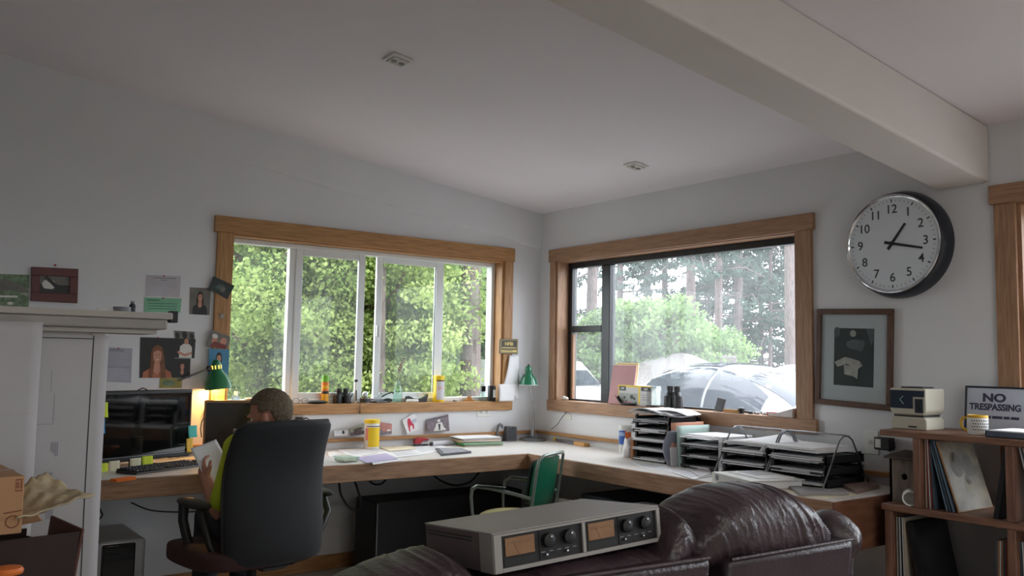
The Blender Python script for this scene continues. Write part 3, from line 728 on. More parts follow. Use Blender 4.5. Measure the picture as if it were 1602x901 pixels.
MB().box(-W_ + .03, W_ - .03, -.0155, -.0145, -H_ + .03, H_ - .03).build('glazing', glass_mat('picture_glass', refl=.05), fr, smooth=0)

# ------------------------------------------------------------------ ceiling plates (square down-lights)
def downlight(label, u, v):
    d = ray(u, v); t = (2.497 - .12 * CAM.x - CAM.z) / (d.z + .12 * d.x); p = CAM + d * t
    o = thing('ceiling_light', label, 'ceiling light', (p.x, p.y, p.z), group='square ceiling lights', rot=(0, math.radians(6.84), 0))
    MB().box(-.055, .055, -.055, .055, -.012, 0).build('trim_plate', white_p, o, bevel=.003)
    MB().box(-.042, .042, -.042, .042, -.018, -.012).build('cover', M('light_cover', (196, 192, 186), .5), o, bevel=.003)
    for sx in (-1, 1): MB().lathe([(.002, -.024), (.014, -.022), (.014, -.018), (.002, -.018)], 12, (sx * .02, 0, 0)).build('lens', grey_p, o)
downlight('square white ceiling light nearer the camera, on the left', 623, 92)
downlight('small square white ceiling light close to the right wall', 995, 258)

# ------------------------------------------------------------------ outlets
def outlet(label, plane, u, v, w_=.115, h_=.075, n=2):
    p = PY(u, v, 0) if plane == 'L' else PX(u, v, 0)
    o = thing('power_outlet', label, 'outlet', p, 0 if plane == 'L' else -PI / 2)
    MB().box(-w_ / 2, w_ / 2, -.006, 0, -h_ / 2, h_ / 2).build('cover_plate', white_p, o, bevel=.003)
    for i in range(n):
        x = (i - (n - 1) / 2) * w_ * .45
        s_ = MB().lathe([(.002, .006), (.015, .006), (.016, .009), (.002, .0095)], 16, (x, 0, 0), RY).build('socket', M('socket_white', (206, 206, 202), .5), o)
        k = MB()
        for sx in (-1, 1): k.box(x + sx * .005 - .001, x + sx * .005 + .001, -.0102, -.009, -.004, .006)
        k.build('slots', print_k, s_)
    return o
outlet('white power outlet under the left sill near the corner', 'L', 756, 644)
outlet('white power outlet under the right sill beside the corner', 'R', 889, 646, .075, .1, 2)
outlet('white power outlet with a black plug under the left sill, by the man', 'L', 467, 653)
outlet('white power outlet half hidden under the right sill above the wire trays', 'R', 1212, 668)
outlet('white power outlet on the right wall behind the black adapter', 'R', 1364, 692, .08, .12, 1)
# black plug and lead at the man's side
p = PY(468, 656, -.011)
o = thing('plug', 'black plug with its lead in the outlet beside the man', 'plug', p)
MB().box(-.028, .012, -.045, 0, -.03, .016).build('plug_body', black_p, o, bevel=.006)
MB().tube([(.0, -.03, .0), (.03, -.05, .012), (.05, -.04, .0), (.02, -.06, -.012), (-.08, -.06, -.02), (-.2, -.04, -.03)], .004, 8).build('lead', black_p, o)
p = PX(1384, 692, -.012)
o = thing('power_adapter', 'black power adapter plugged in beside the framed picture', 'adapter', p, -PI / 2)
MB().box(-.03, .055, -.05, 0, -.035, .028).build('adapter_body', black_p, o, bevel=.005)
MB().box(-.022, .008, -.0512, -.05, -.024, .018).build('rating_label', white_p, o)
MB().tube([(.05, -.03, 0), (.068, -.03, .01), (.07, -.03, -.02), (.04, -.03, -.04)], .003, 6).build('lead', black_p, o)
# ------------------------------------------------------------------ left: half wall with moulded cap, drawings hung on it
YP = -2.0
pw = M('partition_paint', (186, 178, 170), 0.8, var=0.04, scale=3)
pt = struct('wall_partition', (-4.2, YP, 0))
P(MB().box(-5.6, -3.515, YP, YP + .14, 0, 1.43), 'panel', pw, pt, bevel=.006)
P(MB().box(-5.6, -3.306, YP - .075, YP + .20, 1.478, 1.500), 'cap_board', pw, pt, bevel=.003)
P(MB().box(-5.6, -3.318, YP - .062, YP + .19, 1.442, 1.478), 'cap_moulding', M('cap_moulding_shade', (166, 160, 154), .8), pt, bevel=.008)  # darker tone paints in the shade below the cap board
P(MB().box(-5.6, -3.345, YP - .03, YP + .165, 1.425, 1.442), 'cap_moulding', pw, pt, bevel=.004)
P(MB().box(-3.555, -3.510, YP - .006, YP + .145, 1.352, 1.425), 'post_block', pw, pt, bevel=.003)
def hang(name, label, cat, x0, x1, z0, z1, y, art, mats, curl=.02):
    """a hanging sheet, slightly bowed and curled at its lower corner, with flat print"""
    o = thing(name, label, cat, ((x0 + x1) / 2, y, z1))
    def fn(u, v):
        b = -.010 * math.sin(PI * u) * v - curl * (u * v) ** 3 - .004 * math.sin(5 * v + u * 3)
        return (x0 + (x1 - x0) * u - (x0 + x1) / 2, b, (z0 - z1) * v)
    m_ = MB(); m_.grid(fn, 14, 18); m_.build('sheet', paper_plan, o, solid=.0006)
    k = MB()
    for a in art:
        if a[0] == 'l':
            (u0, v0), (u1, v1), wd, sl = a[1], a[2], a[3], a[4]
            n = 12; pts = []
            for i in range(n + 1):
                q = fn(u0 + (u1 - u0) * i / n, v0 + (v1 - v0) * i / n); pts.append(Vector(q) + Vector((0, -.0012, 0)))
            d = (pts[-1] - pts[0]).normalized(); s_ = d.cross(Vector((0, 1, 0))).normalized() * wd
            for i in range(n): k.add([pts[i] - s_, pts[i + 1] - s_, pts[i + 1] + s_, pts[i] + s_], [(0, 1, 2, 3)], sl)
    if art: tag(k.build('print', mats, o, smooth=0), kind='stuff')
    return o
paper_plan = M('plan_paper', (190, 186, 186), 0.85, var=0.03, scale=3)
art = [('l', (.885, .0), (.885, .99), .0017, 0), ('l', (.02, .012), (.885, .012), .0014, 0), ('l', (.02, .30), (.63, .30), .0008, 1), ('l', (.63, .20), (.63, .30), .0007, 1), ('l', (.60, .12), (.60, .19), .0006, 1)]
rr = random.Random(4)
pts_ = [(.30, .46), (.36, .53), (.45, .58), (.50, .66), (.53, .72), (.50, .80), (.44, .86)]
for a, b in zip(pts_, pts_[1:]): art.append(('l', a, b, .0006, 1))
for (u, v, L) in ((.36, .33, .09), (.63, .36, .05), (.60, .46, .06), (.62, .58, .05), (.52, .91, .03)):
    for k in range(4): art.append(('l', (u + k * .014, v), (u + k * .014, v + L * rr.uniform(.6, 1)), .0016, 1))
for i in range(11):
    art.append(('l', (.52 + i * .026, .86 + rr.random() * .01), (.50 + i * .026, .99), .0011 + (i % 3) * .0006, 1))
art += [('l', (.49, .845), (.82, .845), .0008, 0), ('l', (.82, .845), (.82, .99), .0008, 0)]
hang('site_plan', 'large white site plan with black border line hanging on the half wall', 'drawing', -3.93, -3.50, .42, 1.415, YP - .014, art, [print_k, print_g], curl=.03)
hang('blank_drawing', 'pinkish blank sheet hanging at the far left over the site plan', 'drawing', -4.2, -3.715, .75, 1.452, YP - .072, [('l', (.1, .45), (.98, .42), .0006, 0)], [print_b], curl=.008).children[0].data.materials[0] = M('pinkish_paper', (190, 172, 164), .85, var=.04, scale=3)

# small things on the cap board
zc = 1.5005
def onz(u, v, y): p = PY(u, v, y); return Vector((p.x, y, zc))
p = PY(170, 484, YP + .05)
o = thing('pen', 'white pen with black tip lying on the cap of the half wall', 'pen', (p.x, YP + .05, zc))
MB().cyl((-.04, 0, .006), (.03, 0, .006), .006, n=10).build('barrel', white_p, o); MB().cyl((.03, 0, .006), (.05, 0, .006), .005, .002, n=10).build('tip', print_k, o)
p = PY(191, 484, YP + .05)
o = thing('tape_roll', 'grey roll of tape lying on the cap of the half wall', 'tape', (p.x, YP + .05, zc))
MB().lathe([(.018, 0), (.03, 0), (.03, .02), (.018, .02)], 24).build('roll', grey_p, o); MB().lathe([(.013, .0), (.018, 0), (.018, .02), (.013, .02)], 24).build('core', paper2, o)
p = PY(207, 484, YP + .05)
o = thing('glue_bottle', 'small dark upright tube beside the tape roll on the half wall', 'bottle', (p.x, YP + .05, zc))
MB().lathe([(.008, 0), (.011, .002), (.011, .028), (.006, .034)], 16).build('body', dark_p, o); MB().lathe([(.006, .034), (.007, .036), (.007, .042), (.003, .043)], 16).build('cap', grey_p, o)
p = PY(267, 494, YP + .02)
o = thing('clip', 'black clip on a white tag at the end of the half wall cap', 'clip', (-3.312, YP - .02, 1.4805))
MB().box(.006, .034, -.02, .02, -.012, .030).build('jaw', black_p, o, bevel=.003); MB().box(-.012, .012, -.02, .02, .0198, .0228).build('tag', white_p, o); 

# ------------------------------------------------------------------ pictures and papers on the left wall
def card(name, label, cat, px, plane, art, mats, th=.0015, off=.0005, pins=(), group=None, frame=None):
    q = walls_px(px, plane, off)
    c = (q[0] + q[1] + q[2] + q[3]) / 4
    o = thing(name, label, cat, c, group=group)
    m_ = MB(); n = sheet(m_, q, th, art); m_.build('sheet' if frame is None else 'print', mats, o, world=True, smooth=0)
    for u, v in pins:
        pp = (q[0] * (1 - u) + q[1] * u) * (1 - v) + (q[3] * (1 - u) + q[2] * u) * v
        MB().ell(pp + n * (th + .003), .0045, .0045, .0045, 8, 6).build('pin', red_p, o, world=True)
    return o, q, n
skin_p = M('photo_skin', (196, 140, 116), .5, var=.05); hair_b = M('photo_brown_hair', (120, 76, 46), .5, var=.2, scale=40); hair_d = M('photo_dark_hair', (54, 42, 34), .5, var=.2, scale=40)
ph_dk = M('photo_black_ground', (26, 28, 28), .4, var=.2, scale=20); ph_gy = M('photo_grey_ground', (112, 108, 100), .45, var=.2, scale=20)
ph_bl = M('photo_blue_ground', (64, 130, 168), .4, var=.1); ph_gn = M('photo_green', (108, 130, 100), .45, var=.4, scale=40)
ph_lt = M('photo_pale_ground', (176, 182, 168), .45, var=.2, scale=30); ph_rd = M('photo_red_sky', (176, 112, 100), .45, var=.2, scale=30)
ph_wh = M('photo_white', (216, 214, 208), .5, var=.05); ph_or = M('photo_orange_top', (170, 104, 74), .5, var=.1); ph_mn = M('photo_mauve_grey', (112, 98, 106), .45, var=.35, scale=60)
PMATS = [ph_dk, skin_p, hair_b, ph_or, ph_wh, hair_d, ph_gy]
def portrait(cx, cy, s, hair, top, wide=False):
    a = [('e', cx, cy + .02 * s, .19 * s, .26 * s, hair)]
    if wide: a += [('p', [(cx - .19 * s, cy), (cx + .19 * s, cy), (cx + .24 * s, cy + .52 * s), (cx - .24 * s, cy + .52 * s)], hair)]
    a += [('p', [(cx - .42 * s, 1), (cx - .40 * s, cy + .44 * s), (cx - .16 * s, cy + .32 * s), (cx + .16 * s, cy + .32 * s), (cx + .40 * s, cy + .44 * s), (cx + .44 * s, 1)], top),
          ('p', [(cx - .07 * s, cy + .18 * s), (cx + .07 * s, cy + .18 * s), (cx + .12 * s, cy + .40 * s), (cx, cy + .50 * s), (cx - .12 * s, cy + .40 * s)], 1),
          ('e', cx, cy + .03 * s, .125 * s, .185 * s, 1), ('p', [(cx - .13 * s, cy - .06 * s), (cx - .07 * s, cy - .17 * s), (cx + .09 * s, cy - .17 * s), (cx + .13 * s, cy - .06 * s), (cx + .02 * s, cy - .11 * s)], hair),
          ('e', cx - .045 * s, cy + .01 * s, .016 * s, .012 * s, 5), ('e', cx + .045 * s, cy + .01 * s, .016 * s, .012 * s, 5), ('p', [(cx - .05 * s, cy + .115 * s), (cx + .05 * s, cy + .115 * s), (cx, cy + .145 * s)], 4)]
    return a
card('photograph', 'framed-size faded green landscape photo at the far left of the wall', 'photo', [(-14, 428), (46, 430), (45, 480), (-14, 479)], 'L',
     [('r', 0, .0, 1, .45, 3), ('p', [(0, .2), (.4, .15), (.9, .4), (1, .55), (.5, .6), (0, .5)], 1), ('p', [(0, .55), (.6, .5), (1, .7), (1, 1), (0, 1)], 2), ('e', .5, .9, .08, .05, 4), ('r', .2, .66, .7, .72, 4)], [ph_lt, ph_gy, ph_gn, ph_gn, ph_wh])
o = thing('framed_photo', 'dark red framed photo hanging above the half wall at the left', 'picture', PY(85, 446, 0))
q = walls_px([(48.5, 417.5), (122, 421), (120.5, 474.5), (47.5, 471)], 'L', .004); n = Vector((0, -1, 0))
def lerpq(q, u, v): return (q[0] * (1 - u) + q[1] * u) * (1 - v) + (q[3] * (1 - u) + q[2] * u) * v
frm = M('dark_red_frame', (92, 40, 36), .4, var=.1)
for (a, b, c, d) in ((0, 1, 0, .24), (0, 1, .74, 1), (0, .18, .24, .74), (.82, 1, .24, .74)):
    qq = [lerpq(q, a, c), lerpq(q, b, c), lerpq(q, b, d), lerpq(q, a, d)]
    m_ = MB(); m_.hexa(qq, [x + n * .016 for x in qq]); m_.build('frame_rail', frm, o, world=True, bevel=.002)
m_ = MB(); sheet(m_, [lerpq(q, .17, .23), lerpq(q, .83, .23), lerpq(q, .83, .75), lerpq(q, .17, .75)], .002, [
    ('r', 0, 0, 1, .5, 1), ('e', .32, .50, .22, .30, 2), ('p', [(.12, .12), (.26, .02), (.52, .40), (.74, .62), (.98, .66), (1, .8), (.6, .82), (.36, .42)], 0), ('p', [(0, .72), (1, .80), (1, 1), (0, 1)], 0)], nrm=n)
m_.build('print', [ph_dk, ph_gy, ph_wh], o, world=True, smooth=0)
k = PY(86, 416, .0); MB().ell(k + Vector((0, -.008, .004)), .006, .006, .006, 8, 6).build('nail', red_p, o, world=True)
card('notice', 'white printed notice pinned on the wall above the green slip', 'paper', [(229, 430), (283, 432), (281, 465), (228, 463)], 'L', [('r', .2, .10, .85, .15, 1), ('r', .4, .2, .6, .24, 1), ('l', .08, .32, .95, .92, 6, 2), ('r', .03, .04, .97, .055, 2)], [M('faded_white', (196, 190, 196), .8), print_g, print_b], pins=[(.5, .02)])
card('receipt', 'pale green slip pinned under the white notice', 'paper', [(226, 465), (284, 467), (282, 489), (225, 488)], 'L', [('r', .06, .12, .4, .24, 1), ('l', .1, .36, .92, .9, 3, 1), ('r', .46, .0, .47, 1, 1)], [M('faded_green', (134, 190, 156), .8), M('green_print', (96, 148, 120), .8)], pins=[(.5, .02)])
card('photograph', 'portrait photo of a person in dark clothes, beside the tilted dark card', 'photo', [(297, 449.5), (330, 451), (327.5, 493), (296, 491.5)], 'L', portrait(.5, .33, .85, 2, 5, True), [ph_gy, skin_p, hair_d, ph_or, ph_wh, ph_dk, ph_gy])
card('postcard', 'dark green card tacked askew over the window casing', 'card', [(334, 432), (367, 447), (355.5, 468), (326, 451)], 'L', [('e', .5, .5, .18, .2, 1), ('e', .62, .58, .10, .2, 2), ('e', .36, .62, .1, .12, 1)], [M('dark_green_card', (42, 54, 50), .5, var=.25, scale=60), M('dim_green', (80, 98, 92), .6), ph_gy], off=.024, pins=[(.75, .12)])
o_, q_, n_ = card('photograph', 'large portrait of a smiling person with long brown hair in an orange top', 'photo', [(219.5, 527.5), (273.5, 529), (272, 591), (218, 591)], 'L', portrait(.5, .42, 1.0, 2, 3, True) + [('p', [(.33, .55), (.42, .60), (.36, 1), (.26, 1)], 2), ('p', [(.58, .60), (.70, .55), (.76, 1), (.62, 1)], 2)], PMATS, pins=[(.5, .0)])
card('photograph', 'photo of a person in a pale shirt with crossed arms, right of the large portrait', 'photo', [(273.5, 529), (306, 530.5), (304, 560.5), (272.5, 560)], 'L',
     [('r', 0, 0, 1, .3, 0), ('p', [(.22, .98), (.26, .4), (.42, .26), (.68, .26), (.84, .42), (.86, .98)], 4), ('e', .56, .14, .11, .15, 1), ('p', [(.16, .62), (.5, .78), (.86, .66), (.84, .78), (.5, .92), (.14, .74)], 1)], [ph_dk, skin_p, hair_b, ph_gn, ph_wh, hair_d, ph_gy])
card('photograph', 'small photo of a person in black below the pale shirt photo', 'photo', [(272.5, 560.5), (298, 561), (297, 591), (272, 591)], 'L', portrait(.5, .38, .95, 5, 0), [ph_dk, skin_p, hair_b, ph_or, ph_wh, hair_d, ph_gy])
card('photograph', 'small dark picture of bottles peeping above the pale shirt photo', 'photo', [(272, 517), (304, 519), (305, 531), (273, 529.5)], 'L', [('e', .15, .6, .1, .4, 1), ('e', .5, .5, .12, .5, 1), ('e', .85, .6, .1, .4, 1)], [ph_gy, ph_dk], off=.0002)
card('photograph', 'yellowish green picture above the left monitor', 'photo', [(250, 591), (285, 591.5), (284, 607), (249, 607)], 'L', [('e', .4, .5, .3, .3, 1)], [M('photo_olive', (150, 142, 74), .5, var=.2, scale=30), ph_gn])
card('notice', 'bluish printed sheet on the wall beside the half wall', 'paper', [(163, 543), (207, 545), (205, 599), (162, 597)], 'L', [('r', .2, .05, .7, .10, 1), ('l', .08, .16, .95, .50, 8, 2), ('r', .05, .55, .95, .57, 1), ('l', .08, .62, .95, .95, 7, 2)], [M('bluish_paper', (172, 172, 184), .8), print_g, print_b], pins=[(.5, .02)])
card('photograph', 'photo of two people tacked on the window casing, above the blue portrait', 'photo', [(331, 516), (361, 527), (355, 546), (323, 541)], 'L', [('e', .28, .5, .13, .26, 1), ('e', .72, .5, .16, .28, 1), ('p', [(.1, 1), (.3, .62), (.9, .72), (.95, 1)], 2), ('e', .25, .3, .14, .14, 3)], [ph_gy, skin_p, M('photo_maroon', (120, 54, 50), .5), ph_wh], off=.026)
card('photograph', 'portrait photo with blue background tacked on the window casing', 'photo', [(327, 545), (359, 547), (357, 592), (325, 590)], 'L', portrait(.5, .30, .8, 5, 0), [ph_bl, skin_p, hair_b, ph_or, ph_wh, hair_d, ph_dk], off=.024)
m_ = MB()
for k in range(6):
    a = PI / 3 * k; m_.tube([(0, -.004, 0), (math.cos(a) * .022, -.006, math.sin(a) * .022)], [.004, .001], 6)
one('star_ornament', m_, steel, 'small silver star ornament on the left window casing', 'ornament', PY(346, 495, -.022))

# ------------------------------------------------------------------ things at the partition: cartons and a crumpled sheet
kraft = M('kraft_cardboard', (176, 134, 96), .85, var=.05, scale=4); kraft_d = M('dark_carton', (52, 36, 32), .8, var=.15, scale=5); kp = M('carton_print', (120, 66, 50), .8)
p = PD(-6, 800, 2.1)
o = thing('carton', 'kraft cardboard carton with brown printed marks at the far left', 'box', (p.x, p.y, 0), math.radians(4))
zt_, zb_ = PD(10, 748, 2.1).z, PD(10, 838, 2.1).z
o.location.z = zb_
hh = zt_ - zb_
x1_ = (PD(30, 790, 2.1) - p).length
MB().box(x1_ - .34, x1_, 0, .28, 0, hh).build('body', kraft, o, bevel=.003)
k = MB()
for (a, b, c, d) in ((.55, .95, .74, .76), (.55, .95, .93, .95), (.55, .57, .76, .93), (.60, .66, .79, .90), (.70, .76, .79, .90), (.84, .92, .78, .92)):
    k.add([(x1_ - .042 + a * .04, -.0006, c * hh), (x1_ - .042 + b * .04, -.0006, c * hh), (x1_ - .042 + b * .04, -.0006, d * hh), (x1_ - .042 + a * .04, -.0006, d * hh)], [(0, 1, 2, 3)])
for i in range(14):
    a0, a1 = 2 * PI * i / 14, 2 * PI * (i + 1) / 14; cx, cz = x1_ - .022, .030; r0, r1 = .013, .016
    k.add([(cx + math.cos(a0) * r0, -.0006, cz + math.sin(a0) * r0), (cx + math.cos(a1) * r0, -.0006, cz + math.sin(a1) * r0), (cx + math.cos(a1) * r1, -.0006, cz + math.sin(a1) * r1), (cx + math.cos(a0) * r1, -.0006, cz + math.sin(a0) * r1)], [(0, 1, 2, 3)])
k.add([(x1_ - .042, -.0006, .050), (x1_ - .002, -.0006, .054), (x1_ - .002, -.0006, .057), (x1_ - .042, -.0006, .053)], [(0, 1, 2, 3)])
tag(k.build('printed_marks', kp, o, smooth=0), kind='stuff')
MB().box(x1_ - .341, x1_ + .001, .12, .16, hh - .02, hh + .0008).build('tape_strip', M('packing_tape', (150, 110, 76), .3), o)
# the carton under it: dark, open, flap raised
base_z = 0.0
c_ = PD(55, 870, 2.25)
o = thing('open_carton', 'dark open cardboard carton with raised flaps in front of the half wall', 'box', (c_.x, c_.y, 0), math.radians(8))
zt_ = PD(60, 838, 2.25).z
w_ = .31
m_ = MB(); wl_ = .006
m_.hexa([(-.36, 0, 0), (.04, 0, 0), (.04, wl_, 0), (-.36, wl_, 0)], [(-.42, -.02, zt_), (.10, -.02, zt_), (.10, -.02 + wl_, zt_), (-.42, -.02 + wl_, zt_)])
m_.box(-.36, -.36 + wl_, wl_, .22, 0, zt_ - .02); m_.box(.04, .04 + wl_, 0, .22, 0, zt_ - .04); m_.box(-.36, .04, .22, .226, 0, zt_ - .02); m_.box(-.36, .04, 0, .22, 0, .006)
m_.build('carton_body', kraft_d, o)
MB().hexa([(.04, 0, .35), (.05, .0, .35), (.05, .22, .35), (.04, .22, .35)], [(.105, -.02, zt_ + .005), (.111, -.02, zt_ + .005), (.10, .2, zt_ + .012), (.094, .2, zt_ + .012)]).build('flap', M('brown_flap', (92, 58, 48), .8, var=.1), o)
MB().hexa([(-.1, .21, zt_ - .02), (.07, .20, zt_ - .0), (.075, .206, zt_), (-.1, .216, zt_ - .02)], [(-.12, .30, zt_ + .10), (.03, .28, zt_ + .09), (.035, .285, zt_ + .09), (-.12, .305, zt_ + .10)]).build('flap', kraft, o)
# crumpled tan sheet (packing paper on stiff backing) lying over the cartons
q = [PD(20, 772, 2.3), PD(72, 740, 2.42), PD(150, 773, 2.38), PD(26, 812, 2.1)]
def fn(u, v):
    a = q[0].lerp(q[1], u) if True else None; b = q[3].lerp(q[2], u); p = a.lerp(b, v)
    rn = math.sin(u * 13 + v * 4) * math.sin(v * 11 + u * 5) * .0035 + math.sin(u * 27 - v * 19) * .0018 + math.sin(u * 7 + v * 23) * .002
    peak = .045 * max(0, 1 - abs(u - .55) * 3) * (1 - v) ** 2
    return p + Vector((0, 0, rn - .025 * math.sin(PI * v) * (1 - u * .5) + peak * .3))
pp = (q[0] + q[2]) / 2
o = thing('packing_sheet', 'crumpled tan sheet of torn packing material lying on the cartons', 'packing paper', pp)
m_ = MB(); m_.grid(fn, 36, 22); m_.build('sheet', M('tan_sheet', (168, 152, 122), .85, var=.2, scale=14, bump=.3, bscale=40), o, world=True, solid=.004)
# orange item at the very bottom left
p = PD(12, 897, 2.05)
o = one('orange_lid', MB().lathe([(.01, 0), (.032, 0), (.034, .006), (.030, .014), (.01, .016)], 24), M('orange_plastic', (226, 120, 50), .5), 'small orange lid at the bottom left in front of the carton', 'lid', p)
# computer tower under the desk
p = PY(158, 832, -.55)
o = thing('computer_tower', 'black-fronted silver computer tower under the left end of the desk', 'computer', (p.x - .02, -.62, 0))
MB().box(0, .22, 0, .46, .01, .435).build('case', M('silver_case', (196, 196, 198), .4, metal=.3, var=.04), o, bevel=.02, seg=3)
MB().box(.012, .168, -.012, .003, .02, .42).build('front_panel', black_g, o, bevel=.012)
for z in (.34, .375): MB().box(.02, .16, -.0135, -.011, z, z + .024).build('drive_bay', black_p, o, bevel=.002)
MB().lathe([(.004, .012), (.016, .012), (.016, .016), (.004, .017)], 16, (.09, 0, .25), RY).build('power_button', dark_p, o)
for sx in (.03, .19):
    for sy in (.05, .4): MB().cyl((sx, sy, 0), (sx, sy, .012), .012, n=10).build('foot', black_p, o)
# ------------------------------------------------------------------ left desk: monitors, keyboard, lamp
def zdesk(u, v, z=DZ): return PZ(u, v, z)
def frame_from(tl, tr, bl):
    """right / up / normal axes of an upright panel given three of its corners"""
    x = (tr - tl).normalized(); z = (tl - bl); z = (z - x * z.dot(x)).normalized(); y = z.cross(x)
    return Matrix((x, y, z)).transposed()
# big black monitor, turned towards the man
tr_ = PD(302, 607, 4.85); br_ = PD(294, 707, 4.85); tl_ = PD(159, 614, 4.38)
tr_.z = (tr_.z + tl_.z) / 2 + .0; tl_.z = tr_.z
ax = math.atan2(tr_.y - tl_.y, tr_.x - tl_.x); Lm = math.hypot(tr_.x - tl_.x, tr_.y - tl_.y); Hm = .366
mon = thing('monitor', 'large black glossy monitor with sticky notes on its bezel', 'monitor', (tr_.x, tr_.y, tr_.z - Hm), ax)
# local: x runs left (-) from the right edge, z up, front at -y
MB().box(-.60, 0, 0, .035, 0, Hm).build('housing', black_p, mon, bevel=.006)
MB().box(-.582, -.014, -.003, .001, .030, Hm - .018).build('screen', M('dark_screen', (10, 11, 12), .05, var=.02, coat=1.0), mon, smooth=0)
MB().box(-.59, -.01, -.0035, .0, .0235, .0255).build('bezel_line', steel, mon)
zs = DZ - (tr_.z - Hm)
MB().box(-.34, -.26, .03, .06, zs + .012, .2).build('stand_neck', black_p, mon, bevel=.005)
MB().lathe([(.02, zs), (.12, zs), (.12, zs + .008), (.03, zs + .014)], 32, (-.30, .03, 0), None, sx=1.1).build('stand_base', black_g, mon)
MB().tube([(-.34, .012, Hm), (-.31, .012, Hm + .012), (-.28, .012, Hm)], .003, 6).build('webcam_loop', black_p, mon)
wi = world_of(mon)
def note(label, mname, x0, x1, z0, z1, lean=0.0, lines=True):
    m_ = MB(); y = -.0045
    m_.grid(lambda u, v: (x0 + (x1 - x0) * u + lean * (1 - v), y - .012 * (1 - v) ** 2 * .8, z0 + (z1 - z0) * v), 4, 6)
    o = m_.build('sticky_note', mname, solid=.0006); o.matrix_world = wi.copy(); o.location = mon.location; o.rotation_euler = mon.rotation_euler
    tag(o, label, 'sticky note', 'sticky notes on the monitor')
    return o
cream_n = M('cream_note', (214, 208, 178), .8, var=.03)
kx = lambda u: -(302 - u) / (302 - 159) * Lm
note('lime sticky note low on the monitor, leftmost of the row', lime_p, kx(155), kx(173), -.068, .006, .003)
note('cream sticky note low on the monitor, beside the leftmost lime one', cream_n, kx(174), kx(190), -.056, .012)
note('cream sticky note in the middle of the row below the screen', cream_n, kx(205), kx(222), -.058, .015, -.002)
note('lime sticky note at the right of the row below the screen', lime_p, kx(223), kx(240), -.056, .020, .003)
note('lime sticky note at the upper left of the screen', lime_p, kx(160), kx(168), .235, .31)
note('blue sticky note on the left side of the screen', blue_p, kx(157), kx(165), .155, .23)
note('teal sticky note sticking out from the right edge of the monitor', teal_p, kx(296), kx(311), .10, .165)
note('orange yellow sticky note below the teal one at the right edge of the monitor', M('amber_note', (236, 190, 80), .8, var=.03), kx(294), kx(305), .02, .095)
# keyboard
a = zdesk(199, 742); b = zdesk(304, 728); kd = (b - a); kang = math.atan2(kd.y, kd.x)
kb = thing('keyboard', 'dark computer keyboard lying in front of the black monitor', 'keyboard', (a.x, a.y, DZ), kang)
MB().hexa([(0, -.06, 0), (.44, -.06, 0), (.44, .085, 0), (0, .085, 0)], [(.004, -.056, .012), (.436, -.056, .012), (.436, .081, .022), (.004, .081, .022)]).build('tray', black_p, kb, bevel=.004)
keym = MB().box(-.0075, .0075, -.0075, .0075, 0, .006).build('key', dark_p, kb, bevel=.0015); first = True
for r in range(5):
    for c in range(21):
        if r == 0 and 4 <= c <= 9:
            if c != 6: continue
        x = .021 + c * .0199 + (r % 2) * .004; y = -.043 + r * .026
        k = keym if first else keym.copy()
        if not first: COL.objects.link(k)
        first = False; k.location = (x, y, .0125 + (y + .056) * .072)
        if r == 0 and c == 6: k.scale = (6, 1, 1)
o = thing('notepad', 'blank white paper strip behind the keyboard', 'paper', zdesk(226, 733), kang + .05); MB().box(-.13, .13, -.03, .035, .0, .003).build('sheet', paper, o)
a = zdesk(193, 752)
o = thing('note_block', 'orange block of sticky notes at the desk edge', 'sticky notes', a, kang); MB().box(-.055, .055, -.02, .022, 0, .014).build('block', orange_p, o, bevel=.001)
# water bottle in front of the screen
o = thing('water_bottle', 'clear plastic water bottle with grey label on the desk edge, mirrored in the black screen', 'bottle', (-2.58, -.70, DZ), 0)
MB().lathe([(.004, 0.002), (.031, .002), (.033, .012), (.033, .05), (.031, .055), (.033, .06), (.033, .13), (.028, .155), (.014, .178), (.0125, .192), (.004, .193)], 24).build('bottle_body', clear_g, o)
MB().lathe([(.0335, .06), (.0338, .061), (.0338, .118), (.0335, .119)], 24).build('label', M('grey_label', (120, 122, 126), .6, var=.2, scale=20), o)
MB().lathe([(.004, .190), (.0145, .190), (.0145, .206), (.012, .208), (.003, .208)], 20).build('cap', grey_p, o)
# tangle of cables and glasses on the desk
m_ = MB(); rr = random.Random(3); c = zdesk(272, 716)
for i in range(5):
    pts = []; a0 = rr.random() * 6
    for k in range(8):
        a_ = a0 + k * .9; r_ = .02 + .05 * rr.random(); pts.append((math.cos(a_) * r_ * 1.9, math.sin(a_) * r_, .006 + .02 * rr.random()))
    m_.tube(pts, .0035, 6)
one('cable_tangle', m_, black_p, 'tangle of black cables on the desk under the monitor', 'cables', (c.x, c.y, DZ), rot=(0, 0, kang))
o = thing('phone', 'small dark phone lying at the right of the keyboard', 'phone', zdesk(312, 722), kang); MB().box(-.03, .05, -.03, .03, 0, .01).build('body', black_g, o, bevel=.004)
m_ = MB(); m_.hexa([(-.06, -.04, 0), (.05, -.05, 0), (.06, .03, 0), (-.05, .05, 0)], [(-.06, -.04, .004), (.05, -.05, .004), (.06, .03, .006), (-.05, .05, .004)])
one('folded_paper', m_, paper, 'small white papers beside the second monitor', 'paper', zdesk(372, 716))

